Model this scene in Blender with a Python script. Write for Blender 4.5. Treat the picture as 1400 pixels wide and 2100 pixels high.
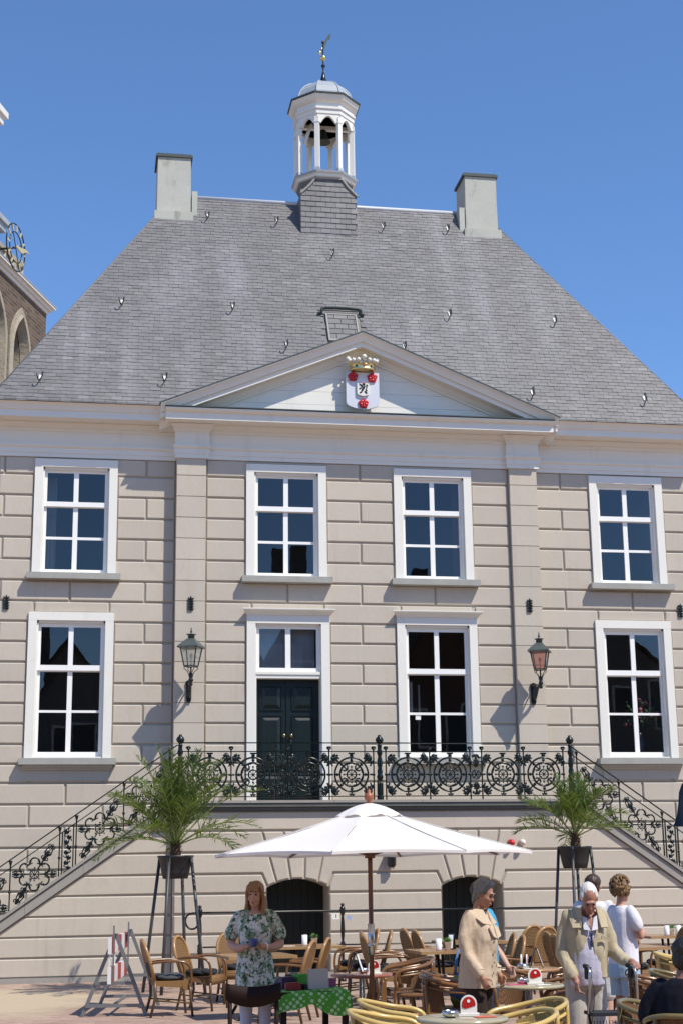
import bpy, bmesh, math, random
from mathutils import Vector, Matrix, Euler
from math import sin, cos, pi, radians, sqrt, atan2, hypot
random.seed(7)
for o in list(bpy.data.objects): bpy.data.objects.remove(o)
SC = bpy.context.scene
COL = SC.collection

# ------------------------------------------------------------------ camera
cd = bpy.data.cameras.new('camera'); cam = bpy.data.objects.new('camera', cd); COL.objects.link(cam)
YAW, PITCH, ROLL = 0.168898, 0.234825, 0.0129937
Rv = Vector((cos(YAW), -sin(YAW), 0))
Fv = Vector((sin(YAW)*cos(PITCH), cos(YAW)*cos(PITCH), sin(PITCH)))
Uv = Vector((-sin(PITCH)*sin(YAW), -sin(PITCH)*cos(YAW), cos(PITCH)))
Xc = Rv*cos(ROLL) - Uv*sin(ROLL); Yc = Rv*sin(ROLL) + Uv*cos(ROLL); Zc = -Fv
mw = Matrix((Xc, Yc, Zc)).transposed().to_4x4(); mw.translation = (-5.1433, -28.008, 1.69985)
cam.matrix_world = mw
cd.sensor_fit = 'VERTICAL'; cd.sensor_height = 36; cd.lens = 36*3102.2155/2100
cd.clip_start = 0.2; cd.clip_end = 3000
SC.camera = cam

# ------------------------------------------------------------------ sky, sun, exposure
SUNV = Vector((0.85, -1.0, 1.78)).normalized()          # towards the sun
EL = math.asin(SUNV.z); AZ = atan2(SUNV.x, SUNV.y)
w = bpy.data.worlds.new('World'); SC.world = w; w.use_nodes = True
nt = w.node_tree; nt.nodes.clear()
sky = nt.nodes.new('ShaderNodeTexSky'); sky.sky_type = 'NISHITA'; sky.sun_disc = False
sky.sun_elevation = EL; sky.sun_rotation = AZ
sky.altitude = 0; sky.air_density = 1.0; sky.dust_density = 0.0; sky.ozone_density = 10.0
bg = nt.nodes.new('ShaderNodeBackground'); bg.inputs['Strength'].default_value = 0.15
wo = nt.nodes.new('ShaderNodeOutputWorld')
nt.links.new(sky.outputs[0], bg.inputs[0]); nt.links.new(bg.outputs[0], wo.inputs[0])
sl = bpy.data.lights.new('sun', 'SUN'); sl.energy = 4.15; sl.angle = radians(0.53); sl.color = (1.0, 0.94, 0.83)
so = bpy.data.objects.new('sun', sl); COL.objects.link(so)
so.rotation_euler = (-SUNV).to_track_quat('-Z', 'Y').to_euler(); so.location = (20, -30, 40)
vs = SC.view_settings; vs.view_transform = 'Standard'; vs.look = 'None'; vs.exposure = 0.30; vs.gamma = 1.0
vs.use_curve_mapping = False

# ------------------------------------------------------------------ mesh helpers
class MB:
    def __init__(s): s.v = []; s.f = []; s.mi = []; s.sm = []
    def add(s, vs, fs, m=0, smooth=False):
        o = len(s.v); s.v += [tuple(p) for p in vs]
        for f in fs: s.f.append(tuple(i+o for i in f)); s.mi.append(m); s.sm.append(smooth)
        return s
    def box(s, x0, x1, y0, y1, z0, z1, m=0):
        return s.add([(x0,y0,z0),(x1,y0,z0),(x1,y1,z0),(x0,y1,z0),(x0,y0,z1),(x1,y0,z1),(x1,y1,z1),(x0,y1,z1)],
              [(0,3,2,1),(4,5,6,7),(0,1,5,4),(1,2,6,5),(2,3,7,6),(3,0,4,7)], m)
    def obox(s, c, size, rot=(0,0,0), m=0):
        R = Euler(rot).to_matrix(); c = Vector(c); h = Vector(size)/2
        vs = [c + R @ Vector((sx*h.x, sy*h.y, sz*h.z)) for sz in (-1,1) for sy in (-1,1) for sx in (-1,1)]
        return s.add(vs, [(0,2,3,1),(4,5,7,6),(0,1,5,4),(1,3,7,5),(3,2,6,7),(2,0,4,6)], m)
    def bar(s, p, q, w, h=None, up=(0,0,1), m=0):
        h = h or w; p = Vector(p); q = Vector(q); d = (q-p).normalized(); u = Vector(up)
        if abs(d.dot(u)) > .98: u = Vector((0,1,0))
        a = d.cross(u).normalized(); b = a.cross(d).normalized(); vs = []
        for c in (p, q):
            for i, j in ((-1,-1),(1,-1),(1,1),(-1,1)): vs.append(c + a*w/2*i + b*h/2*j)
        return s.add(vs, [(0,1,2,3),(7,6,5,4),(0,4,5,1),(1,5,6,2),(2,6,7,3),(3,7,4,0)], m)
    def tube(s, pts, r, n=6, m=0, closed=False, caps=True, flat=1.0, upv=None):
        pts = [Vector(p) for p in pts]; N = len(pts)
        rr = r if isinstance(r, (list, tuple)) else [r]*N
        ref = None; vs = []
        for i, p in enumerate(pts):
            if closed: t = (pts[(i+1) % N] - pts[i-1])
            else: t = (pts[min(i+1, N-1)] - pts[max(i-1, 0)])
            t = t.normalized() if t.length > 1e-9 else Vector((0,0,1))
            if ref is None:
                ref = Vector(upv) if upv else (Vector((0,0,1)) if abs(t.z) < .9 else Vector((0,1,0)))
            a = t.cross(ref)
            if a.length < 1e-6: a = t.cross(Vector((1,0.3,0)))
            a.normalize(); b = a.cross(t).normalized(); ref = b if not upv else Vector(upv)
            for k in range(n):
                an = 2*pi*k/n
                vs.append(p + (a*cos(an) + b*sin(an)*flat)*rr[i])
        fs = []
        for i in range(N if closed else N-1):
            j = (i+1) % N
            for k in range(n):
                l = (k+1) % n; fs.append((i*n+k, i*n+l, j*n+l, j*n+k))
        s.add(vs, fs, m, True)
        if caps and not closed:
            o = len(s.v) - len(vs)
            s.f.append(tuple(o+k for k in range(n-1, -1, -1))); s.mi.append(m); s.sm.append(False)
            s.f.append(tuple(o+(N-1)*n+k for k in range(n))); s.mi.append(m); s.sm.append(False)
        return s
    def lathe(s, prof, c=(0,0,0), n=16, m=0, smooth=True, rot=0., flat=(1,1)):
        vs = []; fs = []; N = len(prof)
        for r, z in prof:
            for k in range(n):
                a = 2*pi*k/n + rot; vs.append((c[0]+r*cos(a)*flat[0], c[1]+r*sin(a)*flat[1], c[2]+z))
        for i in range(N-1):
            for k in range(n):
                l = (k+1) % n; fs.append((i*n+k, i*n+l, (i+1)*n+l, (i+1)*n+k))
        s.add(vs, fs, m, smooth)
        o = len(s.v)-len(vs)
        if prof[0][0] > 1e-4: s.f.append(tuple(o+k for k in range(n-1,-1,-1))); s.mi.append(m); s.sm.append(False)
        if prof[-1][0] > 1e-4: s.f.append(tuple(o+(N-1)*n+k for k in range(n))); s.mi.append(m); s.sm.append(False)
        return s
    def ball(s, c, r, n=10, k=6, m=0, rot=None):
        rx, ry, rz = r if isinstance(r, (list, tuple)) else (r, r, r)
        c = Vector(c); R = Euler(rot).to_matrix() if rot else None
        vs = []; fs = []
        for i in range(k+1):
            th = pi*i/k
            for j in range(n):
                a = 2*pi*j/n
                p = Vector((rx*sin(th)*cos(a), ry*sin(th)*sin(a), -rz*cos(th)))
                vs.append(c + (R @ p if R else p))
        for i in range(k):
            for j in range(n):
                l = (j+1) % n
                fs.append((i*n+j, i*n+l, (i+1)*n+l, (i+1)*n+j))
        return s.add(vs, fs, m, True)
    def ring(s, c, R, r, n=28, k=6, m=0, a0=0., a1=2*pi, flat=1.):      # ring in the XZ plane
        full = abs(a1-a0-2*pi) < 1e-6
        cnt = n if full else n+1
        pts = [(c[0]+R*cos(a0+(a1-a0)*i/n), c[1], c[2]+R*sin(a0+(a1-a0)*i/n)) for i in range(cnt)]
        return s.tube(pts, r, k, m, closed=full, flat=flat)
    def prism(s, poly, y0, y1, m=0):       # poly in XZ, extruded along Y, y0 = front
        n = len(poly); vs = [(x, y0, z) for x, z in poly] + [(x, y1, z) for x, z in poly]
        fs = [tuple(range(n)), tuple(range(2*n-1, n-1, -1))] + [(i, n+i, n+(i+1) % n, (i+1) % n) for i in range(n)]
        return s.add(vs, fs, m)
    def poly3(s, pts, th, nrm, m=0):
        n = len(pts); d = Vector(nrm)*th
        vs = [Vector(p) for p in pts] + [Vector(p)-d for p in pts]
        return s.add(vs, [tuple(range(n)), tuple(range(2*n-1, n-1, -1))] + [(i, n+i, n+(i+1) % n, (i+1) % n) for i in range(n)], m)
    def mesh(s, name):
        me = bpy.data.meshes.new(name); me.from_pydata(s.v, [], s.f)
        me.polygons.foreach_set('material_index', s.mi); me.polygons.foreach_set('use_smooth', s.sm)
        bm = bmesh.new(); bm.from_mesh(me); bmesh.ops.recalc_face_normals(bm, faces=bm.faces); bm.to_mesh(me); bm.free()
        me.update(); return me
    def build(s, name, mats, parent=None, loc=None, rot=None):
        return obj(name, s.mesh(name), mats, parent, loc, rot)

def obj(name, me, mats=None, parent=None, loc=None, rot=None):
    if mats is not None and len(me.materials) == 0:
        for m in (mats if isinstance(mats, (list, tuple)) else [mats]): me.materials.append(m)
    o = bpy.data.objects.new(name, me); COL.objects.link(o)
    if parent: o.parent = parent
    if loc: o.location = loc
    if rot: o.rotation_euler = rot
    return o
def empty(name, loc=(0,0,0), rz=0., label=None, cat=None, group=None):
    o = bpy.data.objects.new(name, None); COL.objects.link(o); o.location = loc; o.rotation_euler = (0,0,rz)
    o.empty_display_size = .2
    if label: tag(o, label, cat, group)
    return o
def tag(o, label=None, cat=None, group=None, kind=None):
    if label: o['label'] = label
    if cat: o['category'] = cat
    if group: o['group'] = group
    if kind: o['kind'] = kind
    return o
def copy_tree(o, parent=None):
    c = o.copy(); COL.objects.link(c); c.parent = parent
    for ch in o.children: copy_tree(ch, c)
    return c
def lerp(a, b, t): return a + (b-a)*t
def bez(p0, p1, p2, p3, n=10):
    p0, p1, p2, p3 = map(Vector, (p0, p1, p2, p3)); out = []
    for i in range(n+1):
        t = i/n; u = 1-t; out.append(p0*u**3 + p1*3*u*u*t + p2*3*u*t*t + p3*t**3)
    return out
def smooth_path(pts, n=5):
    pts = [Vector(p) for p in pts]; out = []
    for i in range(len(pts)-1):
        p0 = pts[max(i-1,0)]; p1 = pts[i]; p2 = pts[i+1]; p3 = pts[min(i+2, len(pts)-1)]
        for k in range(n):
            t = k/n
            out.append(.5*((2*p1) + (p2-p0)*t + (2*p0-5*p1+4*p2-p3)*t*t + (3*p1-p0-3*p2+p3)*t**3))
    out.append(pts[-1]); return out

# ------------------------------------------------------------------ materials
class NT:
    def __init__(s, name):
        s.m = bpy.data.materials.new(name); s.m.use_nodes = True; s.t = s.m.node_tree; s.t.nodes.clear()
        s.out = s.n('OutputMaterial'); s.b = s.n('BsdfPrincipled'); s.l(s.b.outputs[0], s.out.inputs[0])
    def n(s, t, **kw):
        nd = s.t.nodes.new('ShaderNode'+t)
        for k, v in kw.items(): setattr(nd, k, v)
        return nd
    def l(s, a, b): s.t.links.new(a, b)
    def pos(s, scale=(1,1,1), obj=False):
        if obj: g = s.n('TexCoord').outputs['Object']
        else: g = s.n('NewGeometry').outputs['Position']
        mp = s.n('Mapping'); mp.inputs['Scale'].default_value = scale; s.l(g, mp.inputs[0]); return mp.outputs[0]
    def noise(s, scale, detail=3., rough=.5, vec=None):
        nd = s.n('TexNoise'); nd.inputs['Scale'].default_value = scale; nd.inputs['Detail'].default_value = detail
        nd.inputs['Roughness'].default_value = rough
        if vec is not None: s.l(vec, nd.inputs['Vector'])
        return nd.outputs['Fac']
    def math(s, op, a, b=None, c=None, clamp=False):
        nd = s.n('Math', operation=op, use_clamp=clamp)
        for i, x in enumerate((a, b, c)):
            if x is None: continue
            if isinstance(x, (int, float)): nd.inputs[i].default_value = x
            else: s.l(x, nd.inputs[i])
        return nd.outputs[0]
    def ramp(s, fac, stops, interp='LINEAR'):
        nd = s.n('ValToRGB'); cr = nd.color_ramp; cr.interpolation = interp
        while len(cr.elements) < len(stops): cr.elements.new(.5)
        for e, (p, c) in zip(cr.elements, stops):
            e.position = p; e.color = (c[0], c[1], c[2], 1) if isinstance(c, (tuple, list)) else (c, c, c, 1)
        s.l(fac, nd.inputs[0]); return nd.outputs[0]
    def mix(s, fac, a, b, mode='MIX'):
        nd = s.n('MixRGB', blend_type=mode)
        for i, x in zip((0, 1, 2), (fac, a, b)):
            if isinstance(x, (int, float)): nd.inputs[i].default_value = x if i == 0 else (x, x, x, 1)
            elif isinstance(x, (tuple, list)): nd.inputs[i].default_value = (x[0], x[1], x[2], 1)
            else: s.l(x, nd.inputs[i])
        return nd.outputs[0]
    def bump(s, h, strength=.3, dist=.01):
        nd = s.n('Bump'); nd.inputs['Strength'].default_value = strength; nd.inputs['Distance'].default_value = dist
        s.l(h, nd.inputs['Height']); s.l(nd.outputs[0], s.b.inputs['Normal'])
    def set(s, rough=.5, metal=0., spec=.5, coat=0.):
        s.b.inputs['Roughness'].default_value = rough; s.b.inputs['Metallic'].default_value = metal
        s.b.inputs['Specular IOR Level'].default_value = spec; s.b.inputs['Coat Weight'].default_value = coat
    def col(s, c):
        if isinstance(c, (tuple, list)): s.b.inputs['Base Color'].default_value = (c[0], c[1], c[2], 1)
        else: s.l(c, s.b.inputs['Base Color'])
MATS = {}
def mat(name, col, rough=.5, metal=0., var=.0, vscale=2., fine=0., fscale=60., bump=0., bscale=60., bdist=.004, rnd=0., spec=.5, coat=0., stretch=(1,1,1), dirt=None, obj=False):
    if name in MATS: return MATS[name]
    N = NT(name); N.set(rough, metal, spec, coat); c = None
    fac = None
    def mul(a, b): return b if a is None else N.math('MULTIPLY', a, b)
    if var: fac = mul(fac, N.math('MULTIPLY_ADD', N.noise(vscale, 4., .55, N.pos(stretch, obj)), 2*var, 1-var))
    if fine: fac = mul(fac, N.math('MULTIPLY_ADD', N.noise(fscale, 2., .6, N.pos(stretch, obj)), 2*fine, 1-fine))
    if rnd:
        oi = N.n('ObjectInfo'); fac = mul(fac, N.math('MULTIPLY_ADD', oi.outputs['Random'], 2*rnd, 1-rnd))
    c = tuple(col)
    if fac is not None: c = N.mix(1., c, fac, 'MULTIPLY')
    if dirt:   # (colour, scale, threshold, amount)
        dm = N.ramp(N.noise(dirt[1], 5., .65, N.pos((1,1,.35), obj)), [(dirt[2], 0.), (min(1., dirt[2]+.2), 1.)])
        c = N.mix(N.math('MULTIPLY', dm, dirt[3]), c, dirt[0])
    N.col(c)
    if bump: N.bump(N.noise(bscale, 4., .6, N.pos((1,1,1), obj)), bump, bdist)
    MATS[name] = N.m; return N.m

STUCCO = (.495, .438, .362)
def stucco_mat():
    N = NT('painted stucco'); N.set(.75, 0, .3); v = N.pos((1,1,.6)); oi = N.n('ObjectInfo')
    f = N.math('MULTIPLY_ADD', N.noise(1.1, 4., .55, v), .15, .925)
    f = N.math('MULTIPLY', f, N.math('MULTIPLY_ADD', N.noise(14., 3., .6, v), .11, .945))
    f = N.math('MULTIPLY', f, N.math('MULTIPLY_ADD', oi.outputs['Random'], .10, .95))
    c = N.mix(1., STUCCO, f, 'MULTIPLY')
    st = N.math('MULTIPLY', N.ramp(N.noise(1., 5., .6, N.pos((7,7,.32))), [(.54,0.),(.74,1.)]), N.ramp(N.noise(.7, 3., .5, N.pos()), [(.42,0.),(.62,1.)]))
    c = N.mix(N.math('MULTIPLY', st, .30), c, (.30,.255,.195))                 # rain streaks
    c = N.mix(N.math('MULTIPLY', N.ramp(N.noise(1.3, 5., .65, N.pos((1,1,.5))), [(.60,0.),(.78,1.)]), .40), c, (.36,.30,.22))
    c = N.mix(N.math('MULTIPLY', N.ramp(N.noise(3.1, 6., .7, N.pos((1,1,1.3))), [(.66,0.),(.72,1.)]), .22), c, (.60,.56,.48))   # touched-up patches
    N.col(c); N.bump(N.math('ADD', N.noise(18., 4., .6, v), N.math('MULTIPLY', N.noise(3., 2., .5, v), 1.5)), .28, .008); return N.m
m_stucco = stucco_mat()
m_stuccob = mat('stucco joint', (.43,.38,.305), .8, var=.08, spec=.2)
m_cream = mat('cream paint', (.77,.735,.655), .45, var=.04, vscale=2.5, bump=.1, bscale=12., rnd=.01, dirt=((.46,.42,.34), 2.2, .58, .35))
m_white = mat('white paint', (.76,.735,.665), .42, var=.03, vscale=3., bump=.08, bscale=15., dirt=((.5,.46,.38), 3., .60, .3))
m_sash = mat('sash white paint', (.84,.83,.8), .35, var=.02)
m_stone = mat('blue grey stone', (.33,.325,.295), .75, var=.2, vscale=4., fine=.15, fscale=40., bump=.3, bscale=50., dirt=((.12,.12,.1), 5., .6, .6))
m_copestone = mat('grey coping stone', (.30,.28,.25), .75, var=.12, vscale=3., fine=.1, fscale=30., bump=.2, bscale=40., dirt=((.16,.15,.13), 4., .62, .5))
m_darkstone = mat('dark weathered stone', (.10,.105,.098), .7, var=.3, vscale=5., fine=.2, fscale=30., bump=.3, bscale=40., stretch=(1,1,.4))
m_iron = mat('dark green gloss iron', (.004,.009,.008), .24, spec=.4, bump=.15, bscale=120., bdist=.002)
m_black = mat('black gloss iron', (.010,.011,.011), .3, bump=.1, bscale=120.)
m_door = mat('dark green door paint', (.003,.009,.008), .38, var=.15, vscale=4., bump=.1, bscale=30.)
m_lead = mat('lead sheet', (.34,.37,.40), .5, metal=.0, var=.22, vscale=3., fine=.1, bump=.2, bscale=25., spec=.5)
m_leaddk = mat('dark lead edge', (.05,.065,.06), .6, var=.25, vscale=6.)
m_gold = mat('gilding', (.80,.64,.28), .25, metal=1., var=.1)
m_chim = mat('weathered render', (.46,.46,.40), .85, var=.13, vscale=2.2, fine=.1, fscale=25., bump=.35, bscale=40., dirt=((.13,.14,.1), 2.6, .56, .75), spec=.2)
m_brass = mat('brass', (.35,.27,.14), .3, metal=1.)
m_steel = mat('brushed steel', (.55,.55,.55), .28, metal=1., var=.08)
m_galv = mat('galvanised steel', (.22,.23,.235), .5, metal=.5, var=.2, vscale=12., bump=.1)
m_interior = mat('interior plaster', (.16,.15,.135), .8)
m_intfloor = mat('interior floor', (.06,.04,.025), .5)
def glass_mat(name, tint=(.85,.88,.88), refl=1.55, rough=0.0, dust=0.):
    N = NT(name); N.t.nodes.remove(N.b)
    tr = N.n('BsdfTransparent'); tr.inputs[0].default_value = (*tint, 1)
    gl = N.n('BsdfGlossy'); gl.inputs['Roughness'].default_value = rough; gl.inputs[0].default_value = (.95,.97,1,1)
    fr = N.n('Fresnel'); fr.inputs[0].default_value = refl
    if dust == 0.:
        bp = N.n('Bump'); bp.inputs['Strength'].default_value = .03; bp.inputs['Distance'].default_value = .008; N.l(N.noise(2.6, 2., .5, N.pos()), bp.inputs['Height']); N.l(bp.outputs[0], gl.inputs['Normal'])
    f2 = N.math('MULTIPLY', fr.outputs[0], 1.6, clamp=True)
    mx = N.n('MixShader'); N.l(f2, mx.inputs[0]); N.l(tr.outputs[0], mx.inputs[1]); N.l(gl.outputs[0], mx.inputs[2])
    last = mx
    if dust:
        df = N.n('BsdfDiffuse'); df.inputs[0].default_value = (.6,.62,.62,1)
        m2 = N.n('MixShader'); m2.inputs[0].default_value = dust; N.l(mx.outputs[0], m2.inputs[1]); N.l(df.outputs[0], m2.inputs[2]); last = m2
    N.l(last.outputs[0], N.out.inputs[0]); MATS[name] = N.m; return N.m
m_glass = glass_mat('window glass')
m_lglass = glass_mat('lantern glass', (.9,.92,.9), 1.45, .05, dust=.12)
m_redglass = glass_mat('red lantern glass', (.85,.42,.36), 1.45, .05, dust=.08)
m_vase = glass_mat('drinking glass', (.95,.97,.97), 1.45)

def slate_mat():
    N = NT('slate'); N.set(.55, 0, .45)
    g = N.n('NewGeometry'); oi = N.n('ObjectInfo')
    r = N.math('FRACT', N.math('ADD', N.math('MULTIPLY', oi.outputs['Random'], 7.31), N.math('MULTIPLY', g.outputs['Random Per Island'], 3.77)))
    base = N.ramp(r, [(0., (.135,.129,.130)), (.3, (.162,.155,.154)), (.6, (.182,.173,.172)), (.85, (.150,.145,.147)), (1., (.222,.212,.21))])
    st = N.noise(1., 5., .6, N.pos((1.6, .22, .22)))           # run-off streaks down the slope
    base = N.mix(N.ramp(st, [(.50, 0.), (.72, .42)]), base, (.31,.30,.31))
    pt = N.noise(.55, 3., .5, N.pos())
    base = N.mix(N.ramp(pt, [(.42, .0), (.7, .28)]), base, (.105,.10,.098))
    li = N.noise(9., 4., .7, N.pos())
    base = N.mix(N.ramp(li, [(.68, 0.), (.74, .6)]), base, (.30,.31,.25))
    N.col(base); N.bump(N.noise(60., 4., .6, N.pos((1,1,3))), .25, .004); return N.m
m_slate = slate_mat()
m_slatelight = mat('lead run-off slate', (.26,.25,.255), .6, var=.2, rnd=.1)
# ================================================================== TOWN HALL
hall = empty('town_hall', (0,0,0), 0, 'pale stuccoed town hall with steep slate roof, pediment and white bell turret', 'building')
YS = .18        # wing walls stand back behind the centre bay (y = 0); pilasters stand at y = -.08
CZ = [9.47,9.12,8.71,8.30,7.895,7.485,7.083,6.695,6.31,5.932,5.553,5.17,4.795,4.427,4.055,3.70,3.36,2.98,2.595,2.216,1.83,1.46,1.09,.72,.36]
class Op:
    def __init__(s, x0, x1, z0, z1): s.x0, s.x1, s.z0, s.z1 = x0, x1, z0, z1
OPC = [Op(-2.21,-.664,7.183,9.394), Op(.664,2.21,7.183,9.394), Op(-2.195,-.625,2.95,6.465), Op(.667,2.237,3.79,6.465)]
OPL = [Op(-6.191,-4.645,7.208,9.42), Op(-6.213,-4.657,3.797,6.485)]
OPR = [Op(4.69,6.22,7.208,9.42), Op(4.675,6.225,3.797,6.485)]

def wall_mesh(mb, x0, x1, z0, z1, ops, y, depth):
    xs = sorted({x0, x1} | {v for o in ops for v in (o.x0, o.x1)}); zs = sorted({z0, z1} | {v for o in ops for v in (o.z0, o.z1)})
    for i in range(len(xs)-1):
        for j in range(len(zs)-1):
            cx, cz = (xs[i]+xs[i+1])/2, (zs[j]+zs[j+1])/2
            if any(o.x0 < cx < o.x1 and o.z0 < cz < o.z1 for o in ops): continue
            mb.add([(xs[i],y,zs[j]),(xs[i+1],y,zs[j]),(xs[i+1],y,zs[j+1]),(xs[i],y,zs[j+1])], [(0,1,2,3)])
    for o in ops:
        for a, b in (((o.x0,o.z0),(o.x1,o.z0)),((o.x1,o.z0),(o.x1,o.z1)),((o.x1,o.z1),(o.x0,o.z1)),((o.x0,o.z1),(o.x0,o.z0))):
            mb.add([(a[0],y,a[1]),(b[0],y,b[1]),(b[0],y+depth,b[1]),(a[0],y+depth,a[1])], [(0,1,2,3)])

def block_mesh(x0, x1, z0, z1, yf, yb, gl=.017, gr=.017, gb=.017, gt=.017, ch=.017):
    a0, a1, b0, b1 = x0+gl, x1-gr, z0+gb, z1-gt
    cl, cr, cb, ct = (ch if g else 0 for g in (gl, gr, gb, gt))
    j = [random.uniform(-.0025,.0025) for _ in range(4)]
    vs = [(a0+cl,yf+j[0],b0+cb),(a1-cr,yf+j[1],b0+cb),(a1-cr,yf+j[2],b1-ct),(a0+cl,yf+j[3],b1-ct),
          (a0,yf+.014,b0),(a1,yf+.014,b0),(a1,yf+.014,b1),(a0,yf+.014,b1),
          (a0,yb,b0),(a1,yb,b0),(a1,yb,b1),(a0,yb,b1)]
    fs = [(0,1,2,3)]
    for k in range(4):
        l = (k+1) % 4; fs += [(4+k,4+l,l,k), (8+k,8+l,4+l,4+k)]
    return vs, fs
def add_block(parent, x0, x1, z0, z1, yf, yb, name='stucco_block', m=None, **kw):
    if x1-x0 < .07 or z1-z0 < .05: return
    mb = MB(); vs, fs = block_mesh(x0, x1, z0, z1, yf, yb, **kw); mb.add(vs, fs)
    mb.build(name, m or m_stucco, parent)
def blocks(parent, xa, xb, Y, i0, i1, joints, ops, zmin=None):
    for i in range(i0, i1):
        z1, z0 = CZ[i], CZ[i+1]
        if zmin is not None:
            if z1 <= zmin+.05: continue
            z0 = max(z0, zmin)
        xs = [xa] + sorted(x for x in joints(i) if xa < x < xb) + [xb]
        for k in range(len(xs)-1):
            segs = [(xs[k], xs[k+1], z0, z1, {})]
            for o in ops:
                out = []
                for (p, q, c, d, kw) in segs:
                    if o.x1 <= p+.01 or o.x0 >= q-.01 or o.z1 <= c+.02 or o.z0 >= d-.02: out.append((p, q, c, d, kw)); continue
                    full = o.z0 <= c+.03 and o.z1 >= d-.045
                    if p < o.x0-.02: out.append((p, o.x0, c, d, dict(kw, **({} if full else {'gr': 0}))))
                    if q > o.x1+.02: out.append((o.x1, q, c, d, dict(kw, **({} if full else {'gl': 0}))))
                    if not full:
                        a, b = max(p, o.x0), min(q, o.x1); k2 = dict(kw)
                        if p < o.x0-.02: k2['gl'] = 0
                        if q > o.x1+.02: k2['gr'] = 0
                        if o.z1 < d-.03: out.append((a, b, o.z1, d, dict(k2, gb=.006)))
                        if o.z0 > c+.03: out.append((a, b, c, o.z0, dict(k2, gt=.006)))
                segs = out
            for (p, q, c, d, kw) in segs: add_block(parent, p, q, c, d, Y, Y+.031, **kw)

mb = MB(); wall_mesh(mb, -2.98, 2.98, 2.4, 9.47, OPC, .03, .30); fw = mb.build('facade_wall', m_stuccob, hall)
def jc(i):
    if i == 6: return [-1.42, 0., 1.44]
    if i == 7: return [-2.11, -.73, .755, 2.17]
    return [0.] if i % 2 == 0 else []
blocks(fw, -2.977, 2.977, 0., 0, 17, jc, OPC, 2.955)
for s, ops in ((-1, OPL), (1, OPR)):
    xa, xb = (-6.86, -3.54) if s < 0 else (3.54, 6.86)
    mb = MB(); wall_mesh(mb, xa, xb, 0., 9.47, ops, YS+.03, .30); wn = mb.build('facade_wall', m_stuccob, hall)
    def js(i, s=s):
        if i == 6: return [s*4.1, s*5.48, s*6.75]
        if i == 7: return [s*4.75, s*6.13]
        if i >= 15: return [s*5.46, s*4.2, s*6.75] if i % 2 == 0 else [s*4.79, s*6.1]
        return [s*4.1, s*6.75] if i % 2 == 0 else []
    blocks(wn, xa, xb, YS, 0, 22, js, ops)
    # panel under the lower window
    o = ops[1]; mb = MB()
    mb.box(o.x0+.02, o.x1-.02, YS-.02, YS+.005, 3.40, 3.66); mb.box(o.x0+.0, o.x1-.0, YS-.035, YS+.0, 3.655, 3.69)
    mb.build('apron_panel', m_stucco, wn)
for s in (-1, 1):
    x0, x1 = sorted((s*3.543, s*2.977))
    mb = MB(); mb.box(x0+.012, x1-.012, -.06, .2, 2.4, 9.46); pi_ = mb.build('pilaster', m_stuccob, hall)
    for i in range(0, 17):
        add_block(pi_, x0, x1, max(CZ[i+1], 2.955), CZ[i], -.08, .2, gl=.003, gr=.003, gb=.003, gt=.003, ch=.004)
# rear and side walls, floors inside
mb = MB()
mb.box(-6.86,-6.6,.52,6.4,0,10.2); mb.box(6.6,6.86,.52,6.4,0,10.2); mb.box(-6.86,6.86,6.4,6.65,0,10.2); mb.build('outer_wall', m_stuccob, hall)
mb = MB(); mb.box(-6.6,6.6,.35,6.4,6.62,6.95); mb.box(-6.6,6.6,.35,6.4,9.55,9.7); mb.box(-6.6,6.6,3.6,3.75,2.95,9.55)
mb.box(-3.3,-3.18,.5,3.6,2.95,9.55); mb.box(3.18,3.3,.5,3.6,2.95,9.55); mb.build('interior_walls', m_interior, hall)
mb = MB(); mb.box(-6.6,6.6,.35,6.4,2.7,2.95); mb.build('interior_floor', m_intfloor, hall)

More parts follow.
